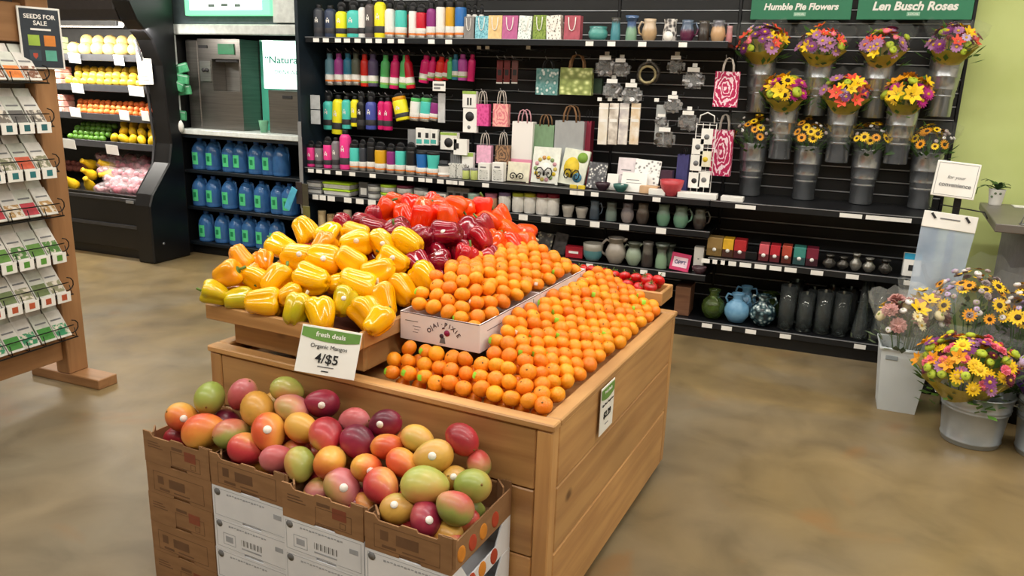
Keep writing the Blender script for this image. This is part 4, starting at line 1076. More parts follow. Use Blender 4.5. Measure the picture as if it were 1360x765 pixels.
hb = gift_bag(956, 172, 233, 27, M_rose, 'large pink rose print bag behind the card rack', 5.62, None, .35, M_rope, .08, 0, 'rose print bags'); p = onY(956, 160, 5.62); peg(p.x, p.z, False)
gift_bag(906, 186, 236, 15, flat('indigo', '#4c4a84'), 'indigo gift bag beside the card rack', 5.60, 'M1', .2, M_lid, .08, 0, 'bags on the main shelf')

# ---- boxes, cards and packs
def pack(name, px, yt, yb, w, m, label, y, key=None, d=.05, lean=0, cat='box', grp=None, face=None, roll=0, bev=.002, extra=None):
    x, z, h = place(px, yt, yb, y, key); ww = px_w(px, yb, y, w)
    o = ob(name, MB().box(-ww/2, ww/2, 0, d, 0, h).mesh(name, bev), m, None, (x, y, z), (math.radians(-lean), math.radians(roll), 0))
    if face:
        for (fx0, fx1, fz0, fz1, fm, nm) in face:
            ob(nm, MB().box(-ww/2 + fx0 * ww, -ww/2 + fx1 * ww, -.0015, 0, fz0 * h, fz1 * h), fm, o)
    tag(o, label, cat, grp); return o
def ringface(o, cx_, cz_, r, m, nm='printed_circle', y=-.002):
    return ob(nm, MB().lathe([(0, -.0005), (r, -.0005), (r, .0005), (0, .0005)], 16, 0, TR(cx_, y, cz_) @ RX(PI/2)), m, o)
M_lime = mat('lime_card', '#9fbf55', .6); M_gpk = mat('grey_pack', '#8f9092', .5, c2='#77787b', scale=9); M_dk = mat('dark_card', '#2b2a2c', .6); M_tq = mat('turquoise_card', '#4fb9b0', .6)
M_clear = mat('clear_film', '#dfe3e4', .18, alpha=.45, spec=.7)
pap = thing('posted_notice', 'two pale grey notices posted on the dark end bay', 'notice', onY(419, 145, 5.33))
for z in (.055, -.062): ob('paper_sheet', MB().box(-.045, .045, -.002, 0, z - .055, z + .055), mat('grey_paper', '#b9bec0', .7), pap)
pack('hanging_strip', 586, 124, 163, 9, mat('grey_white_strip', '#c9cacb', .6), 'long grey white pack hanging beside the price card', HY - .05, None, .012, cat='pack')
pack('price_card', 583, 108, 121, 17, M_white, 'white price card held in front of the hanging bottles', HY - .12, None, .003, cat='card', face=[(.1, .9, .55, .75, M_greyink, 'printed_line'), (.1, .6, .2, .4, M_greyink, 'printed_line')])
b = pack('product_box', 623, 121, 143, 18, M_white, 'white hanging box with lime top and dark straws', HY - .05, None, .04, grp='white accessory boxes', face=[(0, 1, .82, 1, M_lime, 'lime_top'), (.35, .47, .15, .6, M_dk, 'printed_straw'), (.55, .67, .15, .6, M_dk, 'printed_straw')])
b = pack('product_box', 623.5, 144, 176, 18, M_white, 'white hanging box with large black circle', HY - .05, None, .04, grp='white accessory boxes'); ringface(b, 0, .12, .036, M_dk); ringface(b, -.005, .04, .014, M_greyink)
pack('accessory_pack', 547.5, 172, 195, 12, M_gpk, 'dark grey accessory pack hanging above the tumblers', HY - .08, None, .03, cat='pack', grp='accessory packs')
for px in (557, 567, 576): pack('accessory_pack', px, 170 + (px - 557) * .1, 193, 10, M_white, 'white accessory pack with turquoise window above the tumblers', HY - .10, None, .03, cat='pack', grp='white accessory packs', face=[(.1, .8, .1, .35, M_tq, 'window'), (.3, .7, .45, .75, M_dk, 'printed_panel')])
b = pack('product_box', 595.6, 176, 199, 22, M_white, 'white box with lime top and black disc above the tumblers', HY - .12, None, .05, face=[(0, 1, .85, 1, M_lime, 'lime_top')]); ringface(b, 0, .055, .036, M_dk)
pack('accessory_pack', 611, 185, 206, 18, M_white, 'white pack with black square beside the lime boxes', HY - .12, None, .04, cat='pack', face=[(.1, .4, .4, .75, M_dk, 'printed_panel')])
pack('accessory_pack', 589, 199, 216, 11, M_gpk, 'grey ribbed sleeve pack behind the white tumbler', YM + .22, 'M1', .04, cat='pack')
pack('accessory_pack', 604.5, 200, 232, 14, print_mat('grey_stripes', 'stripes', ['#5e5f61', '#b9babb'], 30), 'grey striped pack standing behind the patterned boxes', YM + .14, 'M1', .04, cat='pack')
b = pack('product_box', 620.5, 200, 233, 15, M_white, 'white box with lime top and dark swirl on the main shelf', YM + .10, 'M1', .04, face=[(0, 1, .85, 1, M_lime, 'lime_top')])
ob('printed_swirl', MB().tube([(.012 * math.cos(a), -.002, .07 + a * .006 - .02 + .008 * math.sin(2 * a)) for a in [k * .5 for k in range(14)]], .003, 4), M_dk, b)
pt = print_mat('leaf_pattern_box', 'voronoi', ['#5b5d5c', '#d9d9d2', '#cfcfc8'], 70)
for px, l_ in ((600, 'first small grey leaf print box on the main shelf'), (611, 'second small grey leaf print box beside the lime jars')): pack('product_box', px, 217, 236, 10, pt, l_, YM, 'M1', .05, grp='leaf print boxes')
me_can = MB().lathe([(.9, 0), (1, .04), (1, .80), (.95, .84), (.95, 1), (.88, 1.02), (0, 1.02)], 16).mesh('candle_jar')
def jar(px, yt, yb, w, m, label, y, key, lidm=None, lab=None, grp='jars', name='candle_jar'):
    x, z, h = place(px, yt, yb, y, key); r = px_w(px, yb, y, w) / 2
    o = ob(name, MB().lathe([(.9, 0), (1, .04), (1, .84), (0, .84)], 16).mesh(name), m, None, (x, y, z), (0, 0, 0), (r, r, h))
    ob('lid', MB().lathe([(.98, .83), (1.02, .84), (1.02, 1), (.95, 1.03), (0, 1.03)], 16).mesh('lid'), lidm or m, o)
    if lab: ob('paper_label', MB().lathe([(1.0, .12), (1.025, .12), (1.025, .74), (1.0, .74)], 16).mesh('paper_label'), lab, o)
    tag(o, label, 'jar', grp); return o
M_lj = mat('lime_glass', '#c3cf7a', .25)
jar(619, 223, 237, 9, M_lj, 'first small lime jar on the main shelf', YM, 'M1', M_gpk); jar(629.5, 223, 238, 9, M_lj, 'second small lime jar on the main shelf', YM, 'M1', M_gpk)
for px, l_ in ((642, 'white box with black botanical print beside the lime jars'), (660.5, 'white box with black botanical print beside the scroll card')):
    pack('product_box', px, 216, 239 + (px - 642) * .12, 15, M_white, l_, YM, 'M1', .06, grp='botanical boxes', face=[(.12, .85, .08, .62, pt, 'printed_panel'), (.2, .7, .72, .8, M_greyink, 'printed_line')])
def easel_card(px, a, b_, w, m, label, y, key, art, lean=10, d=.012, roll=0):
    o = pack('greeting_card', px, a, b_, w, m, label, y, key, d, lean, 'card', 'cards and books on the main shelf', roll=roll)
    x, z, h = place(px, a, b_, y, key); ww = px_w(px, b_, y, w)
    art(o, ww, h); return o
M_sc = mat('scroll_iron', '#2a2826', .5, .6)
def scrolls(o, w, h):
    mb = MB()
    for s in (-1, 1):
        pts = [(s * w * (.06 + .20 * k / 13 * math.cos(k * .75) * .9 + .12), -.03 + k * .0002, h * .28 + h * .20 * (k / 13) * math.sin(k * .75)) for k in range(14)]
        mb.tube(pts, .0045, 5)
    mb.tube([(-w * .45, -.03, .003), (w * .45, -.03, .003)], .0045, 5)
    return mb
def art_scroll(o, w, h): ob('iron_scroll', scrolls(o, w, h), M_sc, o)
yel = mat('card_yellow', '#e3c636', .6); pk = mat('card_pink', '#e58aa0', .6); gr = mat('card_green', '#7fa83c', .6); blu = mat('card_blue', '#4f8fae', .6)
def art_flowers(o, w, h):
    r_ = random.Random(5)
    ob('printed_flower', MB().lathe([(0, 0), (w * .22, 0), (w * .22, .001), (0, .001)], 14, 0, TR(0, -.001, h * .42) @ RX(PI/2)), M_white, o)
    for k in range(14):
        a = k * .449; m = [mat('dull_yellow', '#cdb860', .6), mat('dull_pink', '#cf9aa4', .6), mat('dull_green', '#8fa870', .6), yel, mat('dull_orange', '#cf9a62', .6)][k % 5]
        ob('printed_flower', MB().lathe([(0, 0), (w * .075, 0), (w * .075, .001), (0, .001)], 8, 0, TR(w * .36 * math.cos(a), -.0012 - .0002 * k, h * .42 + h * .30 * math.sin(a)) @ RX(PI/2)), m, o)
    art_scroll(o, w, h)
def art_bird(o, w, h):
    ob('printed_shape', MB().lathe([(0, 0), (w * .3, 0), (w * .3, .001), (0, .001)], 14, 0, TR(-w * .1, -.001, h * .5) @ RX(PI/2) @ SC(1, 1.3, 1)), yel, o)
    ob('printed_shape', MB().lathe([(0, 0), (w * .2, 0), (w * .2, .001), (0, .001)], 14, 0, TR(w * .25, -.0015, h * .8) @ RX(PI/2) @ SC(1, 1, 1)), gr, o)
    ob('printed_shape', MB().lathe([(0, 0), (w * .18, 0), (w * .18, .001), (0, .001)], 14, 0, TR(w * .2, -.0018, h * .25) @ RX(PI/2)), blu, o)
    text('THANK YOU', .028, mat('card_ochre', '#8a6a14', .6), o, TR(-w * .06, -.0025, h * .42), bold=.001, width=w * .55)
    art_scroll(o, w, h)
M_crm = mat('cream_card', '#ece7cf', .6)
easel_card(687, 215, 242, 29, M_crm, 'cream card on a black iron scroll stand', YM + .05, 'M1', art_scroll)
easel_card(722, 195, 245, 36, mat('pale_card', '#edf0e6', .6), 'large flower wreath card on an iron scroll stand', YM + .06, 'M1', art_flowers, 12)
easel_card(757, 197, 247, 34, mat('pale_card2', '#e6ead8', .6), 'colourful lettered thank you book on a scroll stand', YM + .08, 'M1', art_bird, 14, .03, 6)
def none(o, w, h): pass
easel_card(790, 212, 247, 24, print_mat('ink_floral_book', 'voronoi', ['#f0efe9', '#75767a', '#4c4d52'], 50), 'black and white floral print notebook on the main shelf', YM + .05, 'M1', none, 12, .015, 3)
def art_lines(o, w, h): ob('printed_lines', MB().box(-w * .3, w * .2, -.0015, 0, h * .6, h * .63), M_greyink, o); ob('printed_lines', MB().box(-w * .3, w * .3, -.0015, 0, h * .45, h * .47), M_greyink, o)
easel_card(812, 228, 250, 15, M_white, 'small blank white card on the main shelf', YM + .05, 'M1', none, 16)
easel_card(830, 209, 252, 26, mat('blush_card', '#eadfe2', .6), 'blush white card at the back of the card group', YM + .12, 'M1', art_lines, 12)
easel_card(855, 211, 254, 34, print_mat('white_ink_card', 'voronoi', ['#6e6e70', '#f0f0ee', '#f4f4f2'], 40), 'white card with ink drawings in the card group', YM + .09, 'M1', none, 12, roll=3)
easel_card(840, 226, 253, 34, M_white, 'white card lying in front of the card group', YM + .03, 'M1', art_lines, 22)
# small bowls in front of the cards
def bowl(px, yt, yb, w, m, label, y, key, grp='bowls', foot=.5):
    x, z, h = place(px, yt, yb, y, key); r = px_w(px, yt, y, w) / 2
    o = ob('bowl', MB().lathe([(r * foot, 0), (r * foot, .06 * h), (r * .75, h * .3), (r * .95, h * .7), (r, h), (r * .95, h), (r * .88, h * .7), (r * .6, h * .25), (0, h * .18)], 22), m, None, (x, y, z))
    tag(o, label, 'bowl', grp); return o
bowl(891, 238, 259, 32, mat('coral_red_glaze', '#c4484f', .35), 'coral red bowl in front of the card rack', YM, 'M1')
bowl(824, 242, 252, 20, mat('teal_glaze', '#3f6f68', .3), 'small dark teal bowl in front of the cards', YM, 'M1')
bowl(800, 240, 250, 20, mat('aubergine_glaze', '#3d2a33', .3), 'small aubergine bowl in front of the notebook', YM, 'M1')
pack('coaster_stack', 861, 244, 254, 24, mat('peach_card', '#d9b48c', .6), 'stack of peach coloured coasters on the main shelf', YM, 'M1', .08, cat='coasters')
pack('coaster_stack', 872, 250, 258, 22, M_white, 'thin stack of white coasters beside the coral bowl', YM - .04, 'M1', .06, cat='coasters')
pack('paper_stack', 925, 255, 262, 52, M_white, 'flat sheaf of white paper below the card rack', YM - .05, 'M1', .10, cat='paper')
pack('paper_stack', 972, 256, 262, 30, M_white, 'flat sheaf of white paper beside the flower buckets', YM - .05, 'M2', .09, cat='paper')
b = pack('gift_tin', 884, 217, 247, 16, mat('dark_plum_tin', '#4a3444', .4), 'dark plum tin with white label behind the coral bowl', YM + .12, 'M1', .06, cat='tin', face=[(.2, .9, .1, .45, M_white, 'paper_label')])
for px in (761, 772): pack('mini_card', px, 244, 249, 9, yel, 'tiny yellow tag card at the shelf front', YM - .05, 'M1', .02, cat='card', grp='tiny yellow tag cards')

# wire card rack
rk = thing('card_rack', 'white wire spinner rack holding greeting cards', 'card rack', (0, 0, 0))
p0 = onY(918, 250, YM + .08); p1 = onY(944, 250, YM + .08); zt = onY(925, 163, YM + .08).z; zb = SHELVES['M1'][1] + .004
xm = (p0.x + p1.x) / 2; hw = (p1.x - p0.x) / 2; ym = YM + .10
rk.location = (xm, ym, zb); H_ = zt - zb
M_wire = mat('white_wire', '#eceae6', .4)
ob('base_ring', MB().tube([(hw * math.cos(a), .07 * math.sin(a), .004) for a in [k * PI / 6 for k in range(12)]], .004, 5, closed=True), M_wire, rk)
for sx in (-1, -.33, .33, 1): ob('wire_upright', MB().tube([(sx * hw, -.05, .004), (sx * hw, -.03, H_)], .003, 5), M_wire, rk)
for k in range(7): ob('wire_rung', MB().tube([(-hw, -.055, H_ * (.05 + k * .155)), (hw, -.055, H_ * (.05 + k * .155))], .0028, 5), M_wire, rk)
ob('carry_loop', MB().tube([(-.05, -.03, H_), (-.045, -.03, H_ + .05), (0, -.03, H_ + .07), (.045, -.03, H_ + .05), (.05, -.03, H_)], .005, 5), M_wire, rk)
for k, (zz, fx_) in enumerate(((.56, -.62), (.34, -.65), (.10, -.68), (.40, .25), (.70, .2), (.12, .3))):
    q = ob('greeting_card', MB().box(-.038, .038, -.004, 0, 0, .105).mesh('greeting_card', .001), M_white if k != 3 else M_crm, None, (xm + fx_ * hw, ym - .062, zb + zz * H_ + .01))
    ob('printed_motif', MB().lathe([(0, 0), (.018, 0), (.018, .001), (0, .001)], 10, 0, TR(0, -.0045, .05) @ RX(PI/2)), [M_greyink, M_greyink, M_dk, yel, M_greyink, M_greyink][k], q)
    tag(q, ['white card with grey motif, uppermost on the narrow side of the wire rack', 'white card in the middle of the wire rack', 'white card with black motif low on the wire rack', 'cream card with yellow motif on the wire rack', 'white card high on the wire rack beside the rose bag', 'white card low on the wire rack beside the rose bag'][k], 'card', 'cards in the wire rack')
# long hanging packs, sticks and silver bundles
for px, c, l_ in ((799, '#e2d8c4', 'cream'), (812.5, '#a79a8c', 'taupe'), (826, '#b9b2b4', 'grey lilac'), (841, '#d8bd94', 'tan')):
    pack('napkin_pack', px, 137, 192, 12, mat('napkin_' + l_.replace(' ', '_'), c, .5, scale=14, c2='#efe9df'), l_ + ' long napkin pack hanging on the pegs', HY - .06, None, .02, cat='pack', grp='long napkin packs', face=[(0, 1, .86, .9, M_white, 'paper_label'), (.1, .9, .55, .62, M_white, 'paper_label')])
    p = onY(px, 134, HY); peg(p.x, p.z)
pack('napkin_pack', 874.5, 139, 192, 13, mat('pale_grey_pack', '#a9adad', .4), 'pale grey long pack hanging apart from the napkins', HY - .06, None, .02, cat='pack'); p = onY(874, 135, HY); peg(p.x, p.z)
for px, l_ in ((663, 'first'), (672.5, 'second'), (683, 'third, duller')):
    pack('incense_pack', px, 80, 111, 8, mat('dark_red_pack', '#6e1d1c', .5) if px < 680 else mat('brown_red_pack', '#6a3d38', .5), l_ + ' dark red stick pack hanging below the gift bags', HY, None, .012, cat='pack', grp='dark red stick packs', face=[(0, 1, 0, .06, M_white, 'paper_label'), (.2, .8, .35, .6, M_dk, 'printed_panel')])
    p = onY(px, 78, HY); peg(p.x, p.z, False)
for px in (640, 651, 705): p = onY(px, 66, HY); peg(p.x, p.z)
M_bow = mat('silver_ribbon', '#a9a7a6', .3, .5, c2='#5c5b5d', scale=40)
M_bowd = mat('dark_ribbon', '#3b3936', .4, .3, c2='#5d564c', scale=30)
M_film0 = mat('clear_bag_film', '#d9dcdc', .12, alpha=.2, spec=.8)
def ribbon_bow(px, py, w, label, m, y=HY - .04, grp='bagged ribbon bundles on the pegs'):
    p = onY(px, py, y); r = px_w(px, py, y, w) / 2
    o = thing('ribbon_bow', label, 'ribbon', p, 0, grp)
    rr = random.Random(int(px * 7 + py))
    for k in range(8):
        a = k * .8 + rr.uniform(-.3, .3); c = Vector((r * .62 * math.cos(a), rr.uniform(-.04, .01), r * .5 * math.sin(a) - r * .15))
        ob('ribbon_roll', MB().lathe([(r * .12, -r * .3), (r * .21, -r * .3), (r * .21, r * .3), (r * .12, r * .3)], 9, sm=False), m, o, c, (rr.uniform(0, 3), rr.uniform(0, 3), 0))
    ob('bag_film', MB().box(-r * .9, r * .9, -.05, .01, -r * .85, r * .5).mesh('bag_film', .02, 2), M_film0, o)
    ob('header_card', MB().box(-r * .5, r * .5, -.056, -.052, r * .5, r * .86), M_white, o)
    peg(p.x, p.z + r * .9); return o
for (px, py, w, l_, m) in ((806, 88, 30, 'grey ribbon bow beside the olive bag', M_bow), (826, 90, 26, 'silver ribbon bow beside the dark wreath', M_bow), (815, 118, 28, 'silver ribbon bow above the napkin packs', M_bow), (840, 124, 30, 'wide silver ribbon bow above the tan napkins', M_bow),
                           (899, 86, 26, 'dark ribbon bow below the patterned mug', M_bowd), (922, 104, 32, 'silver ribbon bow beside the rose bag', M_bow), (895, 138, 26, 'grey ribbon bow above the pale grey pack', M_bow), (915, 160, 30, 'silver ribbon bow above the card rack', M_bow), (884, 182, 30, 'dark ribbon bow above the plum tin', M_bowd), (880, 160, 20, 'small grey ribbon bow beside the pale grey pack', M_bow)): ribbon_bow(px, py, w, l_, m)
p = onY(861, 97, HY - .05)
wr = thing('twig_wreath', 'dark twig wreath with pale moss ring on a peg', 'wreath', p)
r = px_w(861, 97, HY, 26) / 2
for k in range(4): ob('twig_ring', MB().tube([((r + .006 * math.sin(3 * a + k)) * math.cos(a), .01 * math.sin(5 * a + k * 2), (r + .006 * math.cos(4 * a + k)) * math.sin(a)) for a in [j * PI / 12 for j in range(24)]], .011, 5, closed=True), M_bowd, wr)
ob('moss_ring', MB().tube([(r * .8 * math.cos(a), -.02, r * .8 * math.sin(a) - .01) for a in [j * PI / 10 for j in range(20)]], .009, 5, closed=True), mat('moss', '#b8ac82', .9, c2='#8c8260', scale=40), wr); peg(p.x, p.z + r)

# ---- pottery
def pot(name, prof, px, yt, yb, w, m, label, y, key, handle=None, grp='stoneware', spout=False):
    x, z, h = place(px, yt, yb, y, key); r = px_w(px, yb, y, w) / 2
    P2 = [(a * r, b * h) for a, b in prof]
    inner = [(P2[-1][0] * .88, P2[-1][1]), (P2[-1][0] * .82, P2[-1][1] * .8), (0, P2[-1][1] * .78)]
    o = ob(name, MB().lathe(P2 + inner, 22), m, None, (x, y, z))
    if handle:
        s = handle
        def rad(t):
            for (r0, z0), (r1, z1) in zip(P2, P2[1:]):
                if z0 <= t * h <= z1: return r0 + (r1 - r0) * (t * h - z0) / max(1e-6, z1 - z0)
            return P2[-1][0]
        a0, a1 = rad(.82) - .002, rad(.28) - .002
        pts = [(s * a0, 0, h * .82), (s * (a0 + r * .38), 0, h * .88), (s * (max(a0, a1) + r * .55), 0, h * .62), (s * (max(a0, a1) + r * .42), 0, h * .38), (s * a1, 0, h * .26)]
        ob('handle', MB().tube(pts, r * .13, 7), m, o)
    if spout: ob('spout', MB().tube([(-handle * P2[-1][0] * .8, 0, h * .9), (-handle * P2[-1][0] * 1.25, 0, h * .99)], [r * .2, r * .1], 7), m, o)
    tag(o, label, {'flower_vase': 'vase'}.get(name, name.split('_')[-1]), grp); return o
MUG = [(.62, 0), (.66, .03), (.86, .18), (.95, .38), (.86, .60), (.72, .74), (.72, .86), (.78, 1)]
CYL = [(.8, 0), (.85, .03), (.84, .4), (.72, .65), (.72, .85), (.8, 1)]
FLARE = [(.78, 0), (.82, .04), (.8, .35), (.62, .6), (.66, .78), (1, 1)]
PITCH = [(.55, 0), (.6, .03), (.95, .28), (.96, .45), (.78, .66), (.58, .8), (.62, .92), (.8, 1)]
def glaze(n, a, b, s=.55): return ramp_mat('glaze_' + n, [(0, b), (s - .06, b), (s + .06, a), (1, a)], 'Z', .28, .05, 6, coat=.3)
pot('stoneware_bowl', [(.6, 0), (.7, .04), (.95, .3), (1, .58), (.84, .82), (.92, 1)], 794, 31, 50, 25, glaze('turq', '#3f8480', '#58a39c', .8), 'round turquoise pot on the top shelf', YA, 'A2')
pot('flower_vase', CYL, 817, 19, 50, 15, glaze('tealgrey', '#4a4a48', '#4e8f9a', .8), 'teal cylinder vase with grey rim on the top shelf', YA, 'A2')
pot('flower_vase', FLARE, 838, 16, 50, 18, glaze('bluegreen', '#4f6a94', '#7ea58a'), 'tall vase, blue above and green below, on the top shelf', YA, 'A2')
pot('stoneware_mug', MUG, 862, 20, 50, 21, glaze('beige', '#c9b49a', '#b89a74'), 'beige mug with large handle on the top shelf', YA, 'A2', -1)
o = pot('flower_vase', CYL, 889, 22, 52, 22, print_mat('black_white_pebble', 'voronoi', ['#2b2a2a', '#6d6a68', '#d6d2cc'], 40), 'black and white patterned pot with clock face on the top shelf', YA, 'A2')
ob('round_face', MB().lathe([(0, 0), (.032, 0), (.032, .004), (0, .004)], 14, 0, TR(.005, -.075, .03) @ RX(PI/2)), M_white, o)
pot('stoneware_mug', MUG, 912, 21, 50, 20, glaze('plum', '#5a6a80', '#5a2440'), 'plum and slate blue mug on the top shelf', YA, 'A2', 1)
pot('stoneware_mug', CYL, 934, 23, 51, 18, glaze('umber', '#4a4440', '#2e2723'), 'dark umber mug on the top shelf', YA, 'A2', 1)
pot('stoneware_mug', MUG, 953, 22, 51, 21, glaze('tan', '#6a6a72', '#c29c74', .7), 'tan mug with grey blue rim on the top shelf', YA, 'A2', 1)
pot('flower_vase', CYL, 968, 30, 52, 10, glaze('blush', '#b8888a', '#b8787c'), 'small blush pot at the end of the top shelf', YA, 'A2')
YE = 5.36
# stacked lunch containers on the shelf below
def container(px, yt, yb, w, body, lidm, label, y=YE, round_=False, grp='food containers'):
    x, z, h = place(px, yt, yb, y); ww = px_w(px, yb, y, w)
    if round_:
        o = ob('food_container', MB().lathe([(ww * .44, 0), (ww * .48, .006), (ww * .48, h * .72), (0, h * .72)], 20), body, None, (x, y, z)); ob('lid', MB().lathe([(ww * .48, h * .68), (ww * .5, h * .7), (ww * .5, h * .97), (ww * .46, h), (0, h)], 20), lidm, o)
    else:
        o = ob('food_container', MB().taper(ww * .92, .13, ww * .97, .14, 0, h * .72).mesh('food_container', .006), body, None, (x, y, z)); ob('lid', MB().taper(ww, .15, ww * .98, .148, h * .70, h).mesh('lid', .005), lidm, o)
    tag(o, label, 'container', grp); return o
M_cbox = mat('frosted_plastic', '#cfd0cc', .4); M_glid = mat('grey_lid', '#6d6e70', .4); M_llid = mat('lime_lid', '#a8cc2a', .4); M_mlid = mat('maroon_lid', '#6a2038', .4)
def estack(px, w, body, lidm, nm, n, y0, hpx, round_):
    z0 = SHELVES['E'][1] + .0035
    x, z, h = place(px, y0 - hpx, y0, YE, 'E')
    for k in range(n):
        ob_ = container(px, y0 - hpx, y0, w, body, lidm, nm + (' container at the bottom of its pair' if k == 0 else ' container on top of its pair') + ' below the main shelf', YE, round_)
        ob_.location.z = z0 + k * (h + .0008)
estack(421, 24, M_cbox, M_glid, 'grey lidded box', 2, 254, 8.4, False)
estack(453, 36, M_cbox, M_llid, 'lime lidded box', 2, 256, 8.6, False)
pack('lunch_tin', 482.6, 237, 257, 12, M_glid, 'grey standing flask box with white label', YE, 'E', .07, cat='box', face=[(.2, .85, .15, .6, M_white, 'paper_label')])
estack(498, 16, M_cbox, M_glid, 'grey lidded round', 2, 259, 9.5, True); estack(517, 20, M_cbox, M_llid, 'lime lidded round', 2, 262, 10, True); estack(538.7, 21, M_cbox, M_mlid, 'maroon lidded round', 2, 265, 10.5, True); estack(559, 17, M_cbox, M_glid, 'dark lidded round', 2, 266, 10, True)
for px, a, l_ in ((570, 256, 'white box with maroon square, first below the main shelf'), (585, 257, 'white box with maroon square, second below the main shelf')):
    pack('product_box', px, a, a + 15, 13, M_white, l_, YE - .03, 'E', .10, grp='maroon square boxes', face=[(.15, .85, .2, .85, M_glid, 'printed_frame'), (.3, .7, .3, .7, M_mlid, 'printed_square')])
for px in (598, 608, 618): pack('product_box', px, 247, 271, 10, M_gpk, 'grey box in the row behind the maroon square boxes', YE + .02, 'E', .10, grp='grey boxes below the main shelf', face=[(.2, .8, .3, .7, M_dk, 'printed_panel')])
jar(629.5, 257, 276, 15, mat('mint_jar', '#8fbfae', .4), 'mint green jar with white lid band below the main shelf', YE, 'E', mat('pale_mint', '#b4cfc4', .4))
M_pj = mat('rose_jar', '#b06a80', .4)
jar(652, 260, 281, 15, M_pj, 'rose pink candle jar below the main shelf', YE, 'E', M_pj, mat('peach_label', '#d9a884', .6), 'candle jars')
for px, lidc, l_ in ((670, '#7d6a94', 'lilac lid'), (688, '#b9c436', 'lime lid beside the lilac one'), (703.5, '#c0c23a', 'lime lid beside the maroon ones'), (719.5, '#8e1f3a', 'maroon lid beside the lime one'), (734, '#8e1f3a', 'maroon lid beside the white pots')):
    jar(px, 259 + (px - 670) * .04, 283 + (px - 670) * .1, 15, M_white, 'white candle jar with ' + l_, YE, 'E', mat('jarlid' + lidc[1:], lidc, .4), M_white, 'candle jars')
for px, l_ in ((754, 'beside the candle jars'), (772, 'beside the blue grey mug')): bowl(px, 274 + (px - 754) * .18, 289 + (px - 754) * .12, 16, mat('bone_glaze', '#b9b4aa', .35), 'small bone white flared pot ' + l_, YE, 'E', 'small flared pots', .7)
EM = [(789, 268, 293, 15, 'slate', '#5d6b78', '#45525f', CYL, 1, 'slate blue mug with handle, below the main shelf'), (811, 271, 296, 17, 'sea', '#5c645f', '#7b8e86', CYL, 0, 'grey green mug with dark rim below the main shelf'), (832.5, 272, 298, 18, 'mauvegrey', '#6a6468', '#9a908e', MUG, 0, 'mauve grey mug below the main shelf'),
      (852.5, 272, 300, 18, 'cocoa', '#6e665e', '#4a403a', MUG, 0, 'cocoa brown mug below the main shelf'), (880, 273, 302, 19, 'jade', '#73897c', '#6f9c82', MUG, 0, 'jade green mug without visible handle'), (903, 275, 304, 21, 'jade2', '#6d8074', '#739f86', MUG, 1, 'jade green mug with handle showing'), (928, 278, 306, 19, 'bark', '#5d6058', '#3c3531', MUG, 1, 'bark brown mug at the end of its shelf')]
for (px, a, b_, w, n_, c1_, c2_, pf, hd, l_) in EM: pot('stoneware_mug', pf, px, a, b_, w, glaze(n_, c1_, c2_), l_, YE, 'E', hd or None)
YG = 5.36
pack('white_sign', 702, 295, 321, 13, M_white, 'white card sign beside the orange peppers', YG + .02, 'G', .004, cat='sign')
easel_card(720, 301, 328, 20, print_mat('dark_photo_card', 'voronoi', ['#b8b49a', '#55534e', '#302e2c'], 40), 'dark picture card with pale motif on the lower shelf', YG + .05, 'G', none, 12, roll=8)
easel_card(741, 302, 330, 17, mat('dim_card', '#4a4644', .6, c2='#2e2b2a', scale=30), 'plain dark card on the lower shelf', YG + .08, 'G', none, 12, roll=8)
pack('gift_box', 762, 325, 340, 23, mat('carmine_box', '#b01c2e', .5), 'carmine red box behind the mandarins', YG, 'G', .06, face=[(.2, .75, .4, .6, M_white, 'printed_line')])
pot('stoneware_bowl', [(.6, 0), (.66, .05), (.92, .3), (.96, .65), (1, 1)], 787, 320, 343, 26, ramp_mat('banded_bowl', [(0, '#77756e'), (.2, '#4f8288'), (.6, '#4f8288'), (.62, '#8d897e'), (1, '#8d897e')], 'Z', .3, 0), 'grey bowl with teal band on the lower shelf', YG, 'G')
pot('stoneware_pitcher', PITCH, 817, 313, 347, 28, glaze('stone', '#9a938a', '#8f887e'), 'large stone grey pitcher with handle', YG, 'G', -1, spout=True)
pot('stoneware_pitcher', PITCH, 841, 318, 348, 22, glaze('celadon', '#6d7268', '#8b9a86', .7), 'smaller celadon pitcher with handle', YG, 'G', -1, spout=True)
pot('flower_vase', CYL, 859, 318, 351, 18, glaze('tar', '#66625c', '#38312f'), 'dark straight vase on the lower shelf', YG, 'G')
pot('flower_vase', FLARE, 877.5, 321, 354, 19, glaze('moss', '#5f685e', '#7d9a7e', .6), 'green flared vase on the lower shelf', YG, 'G'); pot('flower_vase', FLARE, 889, 320, 350, 14, glaze('moss', '#5f685e', '#7d9a7e', .6), 'second green flared vase standing behind the other green one', YG + .1, 'G')
sg = pack('pink_sign', 901, 335, 358, 26, mat('hot_pink_card', '#d43a6c', .5), 'hot pink lettered sign leaning on the lower shelf', YG - .02, 'G', .006, 14, 'sign', roll=6); ob('pale_panel', MB().box(-.05, .05, -.002, 0, .025, .095), mat('pale_pink_ink', '#f3d6e2', .5), sg); text('ÖPPT', .06, mat('slate_ink', '#5a567a', .5), sg, TR(0, -.004, .058), bold=.002, width=.08)
pack('white_box', 927.5, 311, 344, 13, M_white, 'tall narrow white box at the end of the lower shelf', YG + .02, 'G', .06, face=[(.42, .58, .5, .54, M_greyink, 'printed_dot')])
bowl(929, 345, 354, 20, mat('dusk_glaze', '#53383f', .35), 'low dusky plum dish beside the white box', YG - .03, 'G')
pack('wooden_box', 905, 373, 411, 20, wood_mat('walnut_box', '#8a6248', '#6a4632', 0, knots=False), 'brown wood grain box on the bottom deck', YG - .03, 'D', .2)
